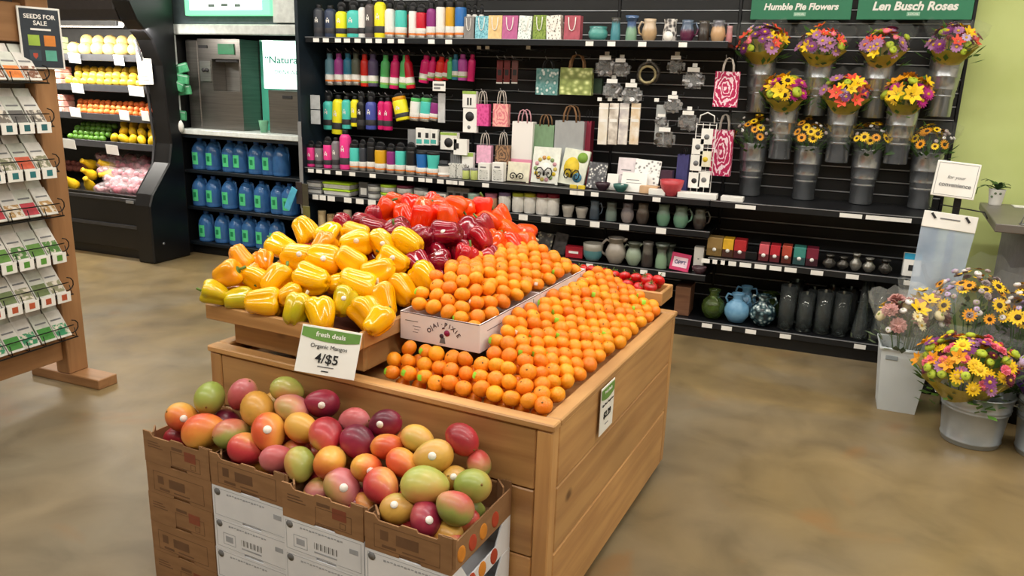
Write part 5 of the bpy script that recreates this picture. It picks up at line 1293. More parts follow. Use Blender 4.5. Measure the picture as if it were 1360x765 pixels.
for px, c, hh in ((428, '#c9b48a', 24), (440, '#a58a62', 20), (452, '#7c6a5a', 22), (462, '#cbb9a0', 26), (474, '#3f9ab8', 14), (484, '#3f9ab8', 14)):
    jar(px, 297 - hh, 297 + (px - 428) * .08, 9, mat('sundry' + c[1:] + str(px), c, .5), {'#c9b48a': 'straw coloured', '#a58a62': 'tan', '#7c6a5a': 'taupe', '#cbb9a0': 'cream', '#3f9ab8': 'sky blue'}[c] + (' jar on the lowest left shelf beside the taupe one' if c == '#a58a62' else ' jar on the lowest shelf behind the peppers'), YG, 'G', None, None, 'jars behind the peppers')

# ---- right bay: soap bars, small vases, glass
YR = 5.33
def soap(px, yt, yb, w, top, fr, label):
    o = pack('soap_box', px, yt, yb, w, mat('soap' + top[1:], top, .5), label, YR, 'R', .11, 0, 'soap', 'boxed soaps', face=[(0, 1, 0, .42, mat('soapf' + fr[1:], fr, .5), 'printed_base')])
    x, z, h = place(px, yt, yb, YR, 'R'); ringface(o, 0, h * .35, .013, M_white, 'printed_oval', -.0022); return o
for t_ in [(948, 313, 337, 20, '#9a7d4a', '#7d6436', 'tan kraft soap box on the soap shelf'), (966, 311, 335, 14, '#dfae2c', '#4a2c22', 'yellow and brown soap box'), (982, 314, 338, 16, '#b82a2e', '#4a1c22', 'dark red soap box beside the yellow one'), (1014.6, 311, 333, 13, '#d8606a', '#5e2028', 'pink red soap box'), (1029.5, 312, 334, 13, '#c22834', '#5a1a22', 'crimson soap box between two lighter ones'), (1045, 313, 336, 13, '#b84a38', '#5a241c', 'brick red soap box with cream corner'), (1061, 322, 345, 16, '#3f8a80', '#2a4a4c', 'teal and white soap box'), (1078, 324, 347, 16, '#7a1f36', '#3a1420', 'maroon soap box with pale side')]: soap(*t_)
for px, l_ in ((990, 'dark empty soap tray between the red soaps'), (1000, 'narrow dark soap tray beside the pink soap')): pack('soap_tray', px, 328, 338, 11, M_black, l_, YR, 'R', .1, cat='tray', grp='dark soap trays')
VAS = [(.5, 0), (.6, .04), (1, .3), (.95, .5), (.5, .68), (.42, .8), (.7, 1)]
M_pew = mat('pewter_glaze', '#8f8d86', .25, .6, c2='#6b6963', scale=30); M_dpew = mat('dark_pewter_glaze', '#54514c', .25, .5, c2='#34322f', scale=30)
for px, a, b_, w, m, l_ in ((1101, 333, 351, 18, M_dpew, 'dark ribbed bud vase beside the soaps'), (1119, 336, 353, 17, M_dpew, 'dark ribbed bud vase between a dark and a silver one'), (1135.5, 334, 357, 17, M_pew, 'tallest silver bud vase'), (1153, 340, 359, 18, M_pew, 'squat silver bud vase'), (1175, 342, 361, 19, M_dpew, 'dark squat bud vase beside the card holder')): pot('flower_vase', VAS, px, a, b_, w, m, l_, YR, 'R')
ch = pack('card_holder', 1210, 345, 363, 24, M_white, 'stack of white leaflets with blue headers in a holder', YR, 'R', .06, 6, 'leaflets', face=[(0, 1, .74, 1, mat('cyan_header', '#2fa3cf', .5), 'blue_header'), (.3, .6, .25, .5, M_dk, 'printed_motif')]); ch.scale = (1, 1, 1.7)
M_gg = mat('green_glass', '#9fbf6a', .05, trans=.9, c2='#8aac52'); M_bg = mat('frosted_blue_glass', '#8cc3e6', .3, trans=.35, c2='#78b2da', scale=30); M_mo = print_mat('mosaic_glass', 'voronoi', ['#c9d6d4', '#4a666c', '#16262c'], 34, .1)
M_cl = mat('clear_glass', '#dfe9ea', .04, c2='#d6e2e4', trans=.95, spec=.6)
JUG = [(.45, 0), (.6, .02), (.95, .25), (1, .42), (.85, .62), (.45, .76), (.36, .84), (.5, .97), (.52, 1)]
def jug(px, yt, yb, w, m, label, y, key='D', ears=True):
    x, z, h = place(px, yt, yb, y, key); r = px_w(px, yb, y, w) / 2
    o = ob('glass_jug', MB().lathe([(a * r, b * h) for a, b in JUG] + [(.42 * r, h), (.30 * r, .84 * h), (.8 * r, .60 * h), (.92 * r, .42 * h), (.5 * r, .05 * h), (0, .05 * h)], 24), m, None, (x, y, z))
    if ears:
        for s in (-1, 1): ob('handle', MB().tube([(s * r * .42, 0, h * .92), (s * r * .8, 0, h * .95), (s * r * .95, 0, h * .8), (s * r * .78, 0, h * .66)], r * .09, 6), m, o)
    tag(o, label, 'jug', 'glass jugs on the deck')
jug(946, 381, 419, 32, M_gg, 'round green glass jug with narrow neck', 5.38, ears=False); jug(977, 389, 427, 34, M_bg, 'frosted sky blue glass jug with two ear handles', 5.36); jug(989, 373, 412, 30, M_bg, 'frosted blue glass jug standing behind the other blue one', 5.56); jug(1011, 391, 431, 36, M_mo, 'mosaic silver and teal glass jug', 5.37); jug(1022, 385, 420, 28, M_gg, 'green glass jug standing behind the mosaic one', 5.57)
def gvase(px, yt, yb, w, label, y, cone=False):
    x, z, h = place(px, yt, yb, y, 'D'); r = px_w(px, yb, y, w) / 2
    t_ = .85
    P_ = [(r, 0), (r, h), (r * .9, h), (r * .9, .025), (0, .025)] if not cone else [(r, 0), (r * 1.02, .03), (r * .55, h * .6), (r * .42, h), (r * .34, h), (r * .47, h * .6), (r * .9, .035), (0, .03)]
    o = ob('glass_vase', MB().lathe(P_, 26), M_cl, None, (x, y, z)); tag(o, label, 'vase', 'clear glass vases on the deck')
for k, (px, a, b_) in enumerate(((1042, 377, 434), (1066, 388, 438), (1090, 385, 441), (1113.5, 388, 445))):
    n_ = ['nearest the mosaic jug', 'second from the mosaic jug', 'third from the mosaic jug', 'beside the cone shaped vases'][k]
    gvase(px, a, b_, 22, 'clear glass cylinder vase at the front, ' + n_, 5.37); gvase(px + 11, a - 12, b_ - 14, 20, 'clear glass cylinder vase in the back row, ' + n_, 5.56)
gvase(1139.6, 374, 449, 22, 'clear cone shaped glass vase in front', 5.37, True); gvase(1163, 380, 450, 20, 'clear cone shaped glass vase beside the plastic tub', 5.38, True); gvase(1150, 370, 436, 20, 'clear cone shaped glass vase at the back', 5.57, True)
# ================================================================== flowers
def petal_flower(n, rp=1.0, wp=.26, cup=.18, cr=.28, rows=1):
    mb = MB()
    for q in range(rows):
        s = 1 - .28 * q; lift = .12 * q
        for k in range(n):
            a = 2 * PI * (k + .5 * q) / n
            c, sn = math.cos(a), math.sin(a)
            def P(r, w, z): return (r * c - w * sn, r * sn + w * c, z)
            vs = [P(.12, 0, lift), P(.55 * s, -wp, lift + cup * .5), P(1.0 * rp * s, -wp * .5, lift + cup), P(1.06 * rp * s, wp * .2, lift + cup * .9), P(.6 * s, wp, lift + cup * .5)]
            mb.add(vs, [(0, 1, 2, 3, 4)], 0, True)
    mb.lathe([(cr, lift), (cr * .9, lift + .16), (cr * .4, lift + .24), (0, lift + .25)], 9, 1)
    return mb.mesh('flower')
F_daisy = petal_flower(11); F_sun = petal_flower(13, 1.0, .2, .1, .40); F_lily = petal_flower(6, 1.15, .36, .5, .14, 1); F_aster = petal_flower(14, 1, .18, .15, .26, 2)
def pompon(sd):
    r_ = random.Random(sd)
    return MB().sphere(1, 1, .62, 12, 8, fn=lambda v: v * (1 + r_.uniform(-.12, .10))).lathe([(.3, .55), (.22, .62), (0, .64)], 7, 1).mesh('flower')
F_pom = pompon(3)
def carn():
    r_ = random.Random(7); mb = MB()
    for q in range(4):
        n = 12; R0 = 1 - .2 * q; z = .1 + .16 * q; vs = [(0, 0, z - .25)]
        for k in range(2 * n):
            a = PI * k / n; rr = R0 * (1 if k % 2 else .84); vs.append((rr * math.cos(a), rr * math.sin(a), z + r_.uniform(-.1, .16)))
        mb.add(vs, [(0, 1 + k, 1 + (k + 1) % (2 * n)) for k in range(2 * n)], 0, False)
    return mb.mesh('flower')
F_carn = carn()
FM = {k: mat('petal_' + k, c, .6, c2=c2, scale=8) for k, (c, c2) in dict(yellow=('#f5cf12', '#eab808'), gold=('#eda414', '#dd8d10'), purple=('#86387e', '#6d2a6a'), mauve=('#b07aa4', '#946090'), violet=('#6a4a9a', '#8770b4'), magenta=('#c8208c', '#a81878'), lime=('#b9c83a', '#9db02a'),
      coral=('#ee5a3c', '#e04030'), pink=('#e8587a', '#f08a98'), white=('#ece8e4', '#d8d2d4'), lilac=('#b79ac8', '#cbb8d8'), cream=('#eadfb4', '#dcd0a0'), rose=('#c99a94', '#b98480'), orange=('#ef8a1c', '#e2741a'), wine=('#6a1838', '#501028'), pale=('#b8a8a8', '#a09294')).items()}
M_cy = mat('flower_centre_yellow', '#e0b428', .8); M_cd = mat('flower_centre_dark', '#3a2414', .8); M_cg = mat('flower_centre_green', '#8aa030', .8)
M_leaf = mat('bouquet_leaf', '#4f7a2c', .55, c2='#38591f', scale=5); M_leaf2 = mat('grey_green_leaf', '#6d7f5c', .6, c2='#55664a', scale=5)
M_tissue = mat('yellow_tissue', '#c9b43c', .6, c2='#b09a2c', scale=9, alpha=.86); M_film = mat('clear_sleeve', '#d9dedb', .12, alpha=.17, spec=.7, c2='#eef1ee')
M_film2 = mat('clear_sleeve_thin', '#c9d0cc', .12, alpha=.08, spec=.7); M_vtissue = mat('purple_tissue', '#4a2a78', .6, c2='#3c2066', scale=9)
KIND = {'d': F_daisy, 's': F_sun, 'l': F_lily, 'a': F_aster, 'p': F_pom, 'c': F_carn}
def leafmesh(n, R, Hh, sd, ls=.05):
    r_ = random.Random(sd); mb = MB()
    for k in range(n):
        a = r_.uniform(0, 6.28); ph = r_.uniform(-.1, 1.2); rr = R * r_.uniform(.5, 1.0)
        p = Vector((rr * math.cos(a) * math.cos(ph * .8), rr * math.sin(a) * math.cos(ph * .8), Hh * r_.uniform(.1, .95) * math.sin(max(.1, ph))))
        d = Vector((math.cos(a), math.sin(a), r_.uniform(.2, 1.4))).normalized(); s = d.cross(Vector((0, 0, 1))).normalized() * ls * r_.uniform(.22, .4); L_ = d * ls * r_.uniform(.8, 1.7)
        mb.add([p, p + L_ * .5 + s, p + L_, p + L_ * .5 - s], [(0, 1, 2, 3)], 0, True)
    return mb
def wrap(r0, r1, h, sd, n=28, ruff=.12):
    r_ = random.Random(sd); vs = []; fs = []
    off = [r_.uniform(-1, 1) for _ in range(n)]
    for i in range(5):
        f_ = i / 4
        for j in range(n):
            a = 2 * PI * j / n; k = 1 + ruff * f_ * f_ * (off[j] * .6 + .5 * math.sin(5 * a + sd))
            r = (r0 + (r1 - r0) * f_) * k; vs.append((r * math.cos(a), r * math.sin(a), h * f_ * (1 + .10 * f_ * off[(j * 3) % n])))
    for i in range(4):
        for j in range(n): fs.append((i*n + j, i*n + (j+1) % n, (i+1)*n + (j+1) % n, (i+1)*n + j))
    return MB().add(vs, fs, 0, True)
def bouquet(label, loc, R, H, pal, n, wrapm, group, base_r=.04, drop=.16, tilt=(0, 0), fsize=.028, leafm=None, sd=1, sleeve=None, sleeve_h=1.0):
    """stems, leaves, flower heads over a dome, tissue and clear sleeve; loc is where the stems are gathered"""
    r_ = random.Random(sd)
    o = thing('flower_bouquet', label, 'bouquet', loc, 0, group); o.rotation_euler = (tilt[0], tilt[1], 0)
    mb = MB()
    for k in range(7):
        a = k * .9; mb.tube([(.35 * base_r * math.cos(a), .35 * base_r * math.sin(a), -drop), (base_r * .5 * math.cos(a), base_r * .5 * math.sin(a), 0), (R * .45 * math.cos(a), R * .45 * math.sin(a), H * .6)], .004, 4)
    ob('stems', mb, M_leaf, o)
    ob('foliage', leafmesh(46 if n < 50 else 110, R * .95, H, sd, R * (.34 if n < 50 else .22)), leafm or M_leaf, o)
    if wrapm: ob('tissue_wrap', wrap(base_r, R * .9, H * .46, sd), wrapm, o)
    if sleeve: ob('clear_sleeve', wrap(base_r * 1.05, R * 1.18, H * sleeve_h, sd + 5, ruff=.10), sleeve, o)
    for k in range(n):
        f_ = (k + .5) / n; ph = math.acos(1 - f_ * 1.12); th = k * 2.39996 + r_.uniform(-.25, .25)
        wob = r_.uniform(.78, 1.06)
        x, y, z = R * .88 * wob * math.sin(ph) * math.cos(th), R * .88 * wob * math.sin(ph) * math.sin(th), H * .56 + H * .42 * math.cos(ph) * r_.uniform(.72, 1.1) + r_.uniform(-.02, .02)
        kd, pc, cc, s = pal[r_.randrange(len(pal))]
        d = Vector((x * 1.1, y * 1.1 , .5 * R + .5 * R * math.cos(ph))).normalized() + Vector((r_.uniform(-.2, .2), r_.uniform(-.2, .2), 0))
        fl = ob('flower', KIND[kd], [FM[pc], cc], o, M=TR(x, y, z) @ d.to_track_quat('Z', 'Y').to_matrix().to_4x4() @ RZ(r_.uniform(0, 6)) @ SC(*(fsize * s * r_.uniform(.85, 1.15),) * 3))
    return o
P_mix = [('d', 'mauve', M_cy, 1.1), ('d', 'mauve', M_cy, 1.0), ('a', 'purple', M_cy, 1.0), ('p', 'lime', M_cg, .7), ('l', 'coral', M_cy, 1.0), ('l', 'yellow', M_cy, 1.0), ('d', 'lilac', M_cy, .9), ('p', 'pink', M_cy, .6)]
P_yel = [('s', 'yellow', M_cd, 1.1), ('l', 'yellow', M_cy, 1.2), ('p', 'lime', M_cg, .9), ('l', 'gold', M_cy, 1.0), ('a', 'magenta', M_cy, 1.1)]
P_sun = [('s', 'yellow', M_cd, 1.1), ('s', 'gold', M_cd, 1.0), ('p', 'pale', M_cg, .45), ('p', 'white', M_cg, .4), ('s', 'yellow', M_cd, .9)]
BK = [(.70, 0), (.735, .01), (.755, .33), (.81, .34), (.78, .36), (.80, .45), (.86, .46), (.83, .48), (.86, .52), (.91, .66), (.96, .67), (.93, .69), (1.0, .99), (1.03, 1.0), (1.0, 1.0), (.9, .7), (.66, .03), (0, .03)]
def french_bucket(label, x, y, z, R, H, hang, rz=0):
    o = ob('flower_bucket', MB().lathe([(a * R, b * H) for a, b in BK], 28).mesh('flower_bucket'), M_galv, None, (x, y, z))
    tag(o, label, 'bucket', 'tall metal flower buckets on the slatwall')
    if hang: ob('wall_hook', MB().box(-.015, .015, 0, GP - .005 - y - R * .82, H * .84, H * .86).mesh('wall_hook'), M_alu, o, (0, R * .82, 0))
    else: pass
    return o
ROWB = [(1006, 76, 136, 24), (1082, 79, 141, 24), (1160, 80, 143, 25), (1246, 76, 150, 27)]
ROWM = [(1035, 138, 205, 25), (1111, 141, 211, 25), (1189, 141, 213, 28)]
ROWF = [(995, 180, 254, 38), (1067, 184, 256, 38), (1143, 192, 264, 40), (1221, 195, 272, 42)]
WH = ['beside the rose print bag', 'second along from the rose print bag', 'third along from the rose print bag', 'by the green wall']
def slot(lst, row, y, key, hang, pals, wraps, nm, fs):
    for k, (px, a, b_, w) in enumerate(lst):
        x, z, h = place(px, a, b_, y, key)
        R = .098; H = .365
        if hang: z = onY(px, a, y).z - H
        place_ = WH[k] if len(lst) == 4 else ['nearer the rose print bag', 'at the middle', 'nearer the green wall'][k]
        french_bucket('tall tapered metal flower bucket in the %s row, %s' % (row, place_), x, y, z, R, H, hang)
        bouquet('%s bouquet in the %s bucket row, %s' % (nm[k], row, place_), (x, y - (.06 if hang else .045), z + H * .92), fs[0], fs[1], pals[k], fs[2], wraps[k], 'bouquets on the slatwall', .07, .28, ((.34 if hang else .22), [-.02, .02, 0, .06][k]), fs[3], None, 11 * k + len(row), M_film2, 1.0)
slot(ROWB, 'upper', GP - .13, None, True, [P_mix] * 4, [M_tissue] * 4, ['mauve daisy', 'lily and daisy', 'mauve and coral', 'purple aster and coral'], (.16, .225, 34, .035))
slot(ROWM, 'middle', GP - .19, None, True, [P_yel, P_mix, P_yel], [M_tissue] * 3, ['yellow and magenta', 'mauve and orange', 'bright yellow'], (.158, .22, 32, .037))
slot(ROWF, 'lower', GP - .13, 'M2', False, [P_sun] * 4, [None] * 4, ['small sunflower', 'trailing sunflower', 'leafy sunflower', 'sunflower and grey filler'], (.14, .21, 26, .029))
# farm signs
M_sgn = mat('sign_board_green', '#2f7d5b', .5, c2='#2b7656', scale=3)
def farm_sign(pxa, pxb, words, label):
    y = GP - .10
    a = onY(pxa, 26, y); b_ = onY(pxb, 28, y); w = b_.x - a.x; h = .30; zc = a.z + h / 2
    o = thing('hanging_sign', label, 'sign', ((a.x + b_.x) / 2, y, zc))
    ob('sign_board', MB().box(-w/2, w/2, 0, .008, -h/2, h/2).mesh('sign_board', .002), M_sgn, o)
    text(words, .088, M_white, o, TR(0, -.001, -h/2 + .080), bold=.0032, shear=.18, width=w * .74)
    bd = ob('local_badge', MB().box(-.038, .038, -.001, 0, -h/2 + .022, -h/2 + .046), mat('badge_mint', '#8fc4a8', .5), o)
    text('LOCAL', .02, M_white, bd, TR(0, -.002, -h/2 + .034), width=.06)
    ob('sign_bracket', MB().box(-.01, .01, .008, .092, .05, .07), M_alu, o)
farm_sign(996, 1129, 'Humble Pie Flowers', 'green sign board over the bouquets lettered with a flower farm name')
farm_sign(1137, 1290, 'Len Busch Roses', 'green sign board over the bouquets lettered with a rose grower name')

# ------------------------------------------------------------------ floor flowers, tub, convenience stand, counter
M_tub = mat('milky_plastic', '#e3ebf0', .35, alpha=.85, c2='#dce6ec', scale=2)
tb = thing('plastic_tub', 'milky square plastic flower tub with water in it', 'tub', (.545, 4.52, 0))
def tubwall():
    mb = MB(); w0, w1, h, q = .185, .245, .36, .004
    mb.taper(w0, w0, w1, w1, 0, h)
    mb.f = mb.f[:1] + mb.f[2:]; mb.m = mb.m[:1] + mb.m[2:]; mb.s = mb.s[:1] + mb.s[2:]
    n = len(mb.v); mb.v += [(x * .96, y * .96, z + (.004 if z < .1 else 0)) for x, y, z in mb.v[:8]]
    for f_ in ((0, 1, 2, 3), (0, 4, 5, 1), (1, 5, 6, 2), (2, 6, 7, 3), (3, 7, 4, 0)): mb.f.append([n + i for i in f_]); mb.m.append(0); mb.s.append(False)
    for i, j in ((4, 5), (5, 6), (6, 7), (7, 4)): mb.f.append([i, j, n + j, n + i]); mb.m.append(0); mb.s.append(False)
    return mb
ob('tub_wall', tubwall(), M_tub, tb)
ob('tub_rim', MB().tube([(-.125, -.125, .36), (.125, -.125, .36), (.125, .125, .36), (-.125, .125, .36)], .009, 6, closed=True, sm=False), M_tub, tb)
ob('water', MB().taper(.172, .172, .192, .192, .006, .13), mat('tub_water', '#a9bcc2', .08, alpha=.75), tb)
for k, s in enumerate((-1, 1)): ob('grip_slot', MB().box(s * .005 + (.03 if s > 0 else -.09), s * .005 + (.09 if s > 0 else -.03), -.0035, 0, -.012, .012).mesh('grip_slot', .003), mat('grip_grey', '#9aa4aa', .5), tb, (0, -.1185, .31), (-.08, 0, 0))
P_pal = [('c', 'rose', M_cy, 1.4), ('p', 'cream', M_cg, .8), ('d', 'cream', M_cy, 1.0), ('l', 'yellow', M_cd, 1.2), ('p', 'white', M_cg, .6)]
bouquet('pale rose and yellow bouquet in clear film in the plastic tub', (.52, 4.50, .355), .15, .27, P_pal, 22, None, 'bouquets by the green wall', .08, .25, (.12, -.08), .034, M_leaf2, 41, M_film, 1.05)
bouquet('creamy rose bouquet in clear film at the back of the plastic tub', (.60, 4.58, .355), .14, .30, P_pal, 20, None, 'bouquets by the green wall', .07, .25, (.02, .12), .034, M_leaf2, 43, M_film, 1.05)
PK = [(.78, 0), (.80, .015), (.815, .08), (.845, .095), (.82, .11), (.91, .66), (.945, .675), (.92, .69), (.925, .72), (.96, .735), (.935, .75), (.985, .97), (1.03, .985), (1.03, 1.0), (.97, 1.0), (.90, .7), (.77, .03), (0, .03)]
def pail(label, x, y, R=.163, H=.27):
    o = ob('metal_pail', MB().lathe([(a * R, b * H) for a, b in PK], 36).mesh('metal_pail'), mat('pail_steel', '#b3bac0', .3, .6, c2='#a3abb2', scale=6), None, (x, y, .001))
    for s in (-1, 1):
        ob('ear', MB().tube([(s * R * .98, -.03, H * .86), (s * R * 1.16, -.03, H * .88), (s * R * 1.16, .03, H * .88), (s * R * .98, .03, H * .86)], .004, 5), M_galv, o)
    tag(o, label, 'pail', 'ribbed metal flower pails'); return o
P_big = [('s', 'yellow', M_cy, 1.1), ('l', 'gold', M_cy, 1.1), ('d', 'purple', M_cy, 1.1), ('d', 'mauve', M_cy, 1.0), ('p', 'lime', M_cg, .75), ('p', 'lime', M_cg, .7), ('c', 'pink', M_cy, .9), ('c', 'pink', M_cy, .8), ('a', 'wine', M_cy, .9), ('s', 'yellow', M_cy, 1.0)]
pail('ribbed metal pail standing alone on the concrete beside the plastic tub', .865, 4.20)
bouquet('yellow, purple, lime and pink bouquet in the metal pail', (.80, 4.20, .24), .235, .31, P_big, 105, M_tissue, 'bouquets by the green wall', .11, .2, (.22, -.10), .031, None, 51, M_film2, .8)
pail('ribbed metal pail next to the purple wrapped bouquet', 1.19, 4.17)
P_pur = [('d', 'white', M_cy, .9), ('p', 'lilac', M_cg, .9), ('c', 'lilac', M_cy, 1.0), ('p', 'cream', M_cg, .9), ('d', 'white', M_cy, .8), ('a', 'mauve', M_cy, .9)]
bouquet('white and lilac bouquet wrapped in purple tissue', (1.20, 4.15, .24), .22, .34, P_pur, 56, M_vtissue, 'bouquets by the green wall', .11, .2, (.2, -.08), .036, M_leaf2, 61, None)
# taller row behind, in black pots
def blackpot(label, x, y, R=.14, H=.36):
    o = ob('black_pot', MB().lathe([(R * .8, 0), (R, H), (R * 1.06, H), (R * 1.06, H * 1.02), (R * .95, H * 1.02), (R * .78, .02), (0, .02)], 24).mesh('black_pot'), M_black, None, (x, y, .001)); tag(o, label, 'pot', 'black flower pots')
P_bsun = [('s', 'yellow', M_cd, 1.0), ('s', 'gold', M_cd, .9), ('p', 'white', M_cg, .45), ('p', 'lilac', M_cg, .45), ('c', 'pale', M_cg, .7), ('s', 'yellow', M_cd, .9), ('p', 'pale', M_cg, .4)]
blackpot('black pot under the tall sunflower bouquet', .90, 4.68); blackpot('black pot under the sunflower and white filler bouquet', 1.14, 4.62, .12); blackpot('black pot under the orange and violet bouquet', 1.40, 4.62, .13)
bouquet('tall leafy sunflower bouquet with grey filler', (.86, 4.66, .36), .22, .44, P_bsun, 74, None, 'bouquets by the green wall', .1, .3, (.12, -.08), .036, M_leaf2, 71, M_film2, 1.0)
bouquet('sunflower and small white filler bouquet', (1.10, 4.60, .36), .20, .40, P_bsun, 60, None, 'bouquets by the green wall', .09, .3, (.15, .02), .036, M_leaf, 81, M_film2, .95)
bouquet('orange, red and violet bouquet beside the counter', (1.36, 4.60, .38), .22, .46, [('s', 'yellow', M_cd, 1.1), ('l', 'orange', M_cy, 1.2), ('a', 'violet', M_cy, 1.1), ('c', 'coral', M_cy, .9), ('l', 'gold', M_cy, 1.1)], 56, None, 'bouquets by the green wall', .1, .3, (.12, -.06), .040, M_leaf, 91, M_film2, .9)

# convenience stand: pole, framed sign, bag dispenser
st = thing('bag_stand', 'black pole stand with framed courtesy sign and clear bag dispenser', 'stand', (.735, 4.93, 0))
ob('foot_plate', MB().lathe([(.13, 0), (.13, .012), (.02, .02), (0, .02)], 24), M_black, st)
ob('pole', MB().box(-.018, .018, -.008, .008, .012, 1.18).mesh('pole', .003), M_black, st)
ob('cross_wire', MB().tube([(-.08, -.005, 1.085), (.14, -.005, 1.06), (.155, -.03, 1.03)], .004, 5), M_black, st)
fr_ = ob('sign_frame', MB().box(-.108, .108, -.004, .004, -.098, .098).mesh('sign_frame', .003), M_white, st, M=TR(-.03, -.02, 1.228) @ RY(math.radians(4)) @ RX(-.12))
mb = outline(MB(), -.098, .098, -.088, .088, .002); ob('border_line', mb, M_greyink, fr_, (0, -.0042, 0))
text('for your', .042, M_greyink, fr_, TR(0, -.0055, .012), shear=.25, width=.09); text('convenience', .034, M_greyink, fr_, TR(0, -.0055, -.03), shear=.1, width=.16, bold=.0006)
dp = ob('bag_header', MB().box(-.135, .135, -.006, .006, -.045, .045).mesh('bag_header', .002), M_white, st, M=TR(-.03, -.06, 1.0) @ RY(math.radians(4)) @ RX(-.12))
ob('fine_print', MB().box(-.05, .05, -.0012, 0, .008, .015), M_greyink, dp, (0, -.0065, 0))
for s in (-1, 1): ob('clip', MB().box(-.006, .006, -.004, 0, -.018, .018), M_dk, dp, M=TR(s * .085, -.007, .022) @ RY(-.7))
vs = []; fs = []; nx, nz = 8, 10
for j in range(nz + 1):
    for i in range(nx + 1):
        u = i / nx - .5; v = j / nz
        vs.append((u * (.27 - .03 * v), -.012 * math.sin(u * 9 + v * 4) * v - .01 * v, -.045 - v * .46))
for j in range(nz):
    for i in range(nx): fs.append((j*(nx+1) + i, j*(nx+1) + i + 1, (j+1)*(nx+1) + i + 1, (j+1)*(nx+1) + i))
ob('clear_bags', MB().add(vs, fs, 0, True), mat('bluish_poly', '#b7c6d8', .2, alpha=.72, c2='#9fb2c8', scale=6, spec=.7), dp)
# counter
ctr = thing('service_counter', 'grey brown counter with overhanging top against the green wall', 'counter', (0, 0, 0))
M_ctop = mat('grey_brown_laminate', '#6d6862', .35, c2='#66615b', scale=4)
poly = [(.975, 5.70), (.90, 4.72), (2.6, 4.66), (2.6, 5.70)]
ob('counter_top', MB().prism(poly, .985, 1.03).mesh('counter_top', .004), M_ctop, ctr)
ob('counter_front', MB().box(1.12, 2.55, 4.86, 4.90, .0, .984), mat('grey_panel', '#8d8890', .5), ctr)
ob('counter_side', MB().box(1.12, 1.16, 4.901, 5.66, 0, .984), mat('grey_panel', '#8d8890', .5), ctr)
ob('beige_sign', MB().box(1.20, 1.34, 4.852, 4.8595, .82, .90), mat('beige_card', '#d9c79a', .6), ctr)
# plant in a white cup pot on the counter
pp = thing('potted_plant', 'small leafy plant in a white printed cup on the counter', 'plant', onZ(1321, 272, 1.0305))
ob('cup_pot', MB().lathe([(.034, 0), (.036, .004), (.047, .095), (.049, .098), (.044, .098), (.033, .01), (0, .01)], 20), M_white, pp)
for k, a in enumerate((-1.9, -1.3, -2.3)): ob('printed_dot', MB().sphere(.008, .004, .008, 8, 6, 0, TR(.0445 * math.cos(a), .0445 * math.sin(a), .075 - .022 * (k == 2))), M_leaf2, pp)
M_pl = mat('plant_leaf', '#3f6a2c', .45, c2='#2c4d1e', scale=8)
for k in range(13):
    a = k * 2.4; L_ = .07 + .05 * ((k * 7) % 5) / 5; up_ = .3 + .5 * ((k * 3) % 4) / 4
    mb = MB(); pts = []
    for i in range(5):
        t_ = i / 4; pts.append(Vector((L_ * t_ * math.cos(a), L_ * t_ * math.sin(a), .095 + L_ * up_ * math.sin(t_ * 2.2) * .9)))
    w_ = [.004, .012, .014, .009, .001]; vs = []
    for i, p in enumerate(pts):
        s = Vector((-math.sin(a), math.cos(a), 0)) * w_[i]; vs += [p - s, p + Vector((0, 0, -.003)), p + s]
    fs = []
    for i in range(4): fs += [(3*i, 3*i+1, 3*i+4, 3*i+3), (3*i+1, 3*i+2, 3*i+5, 3*i+4)]
    ob('leaf', mb.add(vs, fs, 0, True), M_pl, pp)
ob('trailing_vine', MB().tube([(-.03, 0, .1), (-.07, -.01, .12), (-.11, -.01, .10), (-.115, -.01, .06)], .003, 5), M_pl, pp)
q = onZ(1350, 274, 1.031); pk_ = ob('paper_sheet', MB().box(-.07, .07, -.05, .05, 0, .004), M_white, None, (q.x + .05, q.y, 1.0305)); tag(pk_, 'white paper sheet lying on the grey counter', 'paper')
q = onZ(1360, 298, 1.031); hd = thing('wire_holder', 'small wire holder on the grey counter', 'holder', (q.x + .02, q.y - .02, 1.0305))
ob('wire_frame', MB().tube([(-.04, 0, .003), (-.03, 0, .06), (.03, 0, .06), (.04, 0, .003)], .003, 5), M_alu, hd); ob('wire_base', MB().tube([(-.04, -.03, .003), (.04, -.03, .003), (.04, .03, .003), (-.04, .03, .003)], .003, 5, closed=True), M_alu, hd)
# ================================================================== water station
SY = 5.62                                         # front of the station
ws = thing('water_station', 'black self-serve drinking water station with steel dispensers and lit panels', 'water station', (0, 0, 0))
SX0, SX1 = -5.52, -4.16
M_wframe = mat('white_frame', '#e9efec', .4); M_glow = mat('lit_menu_panel', '#f4fff8', .5, emit=2.2, c2='#f4fff8'); M_glowg = mat('lit_green_panel', '#84f2b0', .5, emit=1.0, c2='#84f2b0')
M_teal = mat('teal_glass', '#62d2b4', .12, c2='#5ccab0', scale=2.5); M_bkblue = mat('blue_black_laminate', '#131b22', .45)
ob('side_wall', MB().box(SX0 - .03, SX0, SY, 6.25, 0, 2.5).mesh('side_wall', .003), M_black, ws)
ob('side_wall', MB().box(SX1, -3.955, SY - .02, 5.88, 0, 2.5).mesh('side_wall', .003), mat('blue_black_panel', '#16242e', .5), ws)
ob('back_wall', MB().box(SX0, SX1, 6.22, 6.25, 0, 2.5), M_black, ws)
SHZ = [.118, .455, .80]
for z in SHZ: ob('jug_shelf', MB().box(SX0 + .001, SX1 - .001, SY + .005, 6.2, z - .03, z).mesh('jug_shelf', .003), M_bkblue, ws)
ob('kick_plate', MB().box(SX0, SX1, SY + .05, SY + .07, 0, .087), M_black, ws)
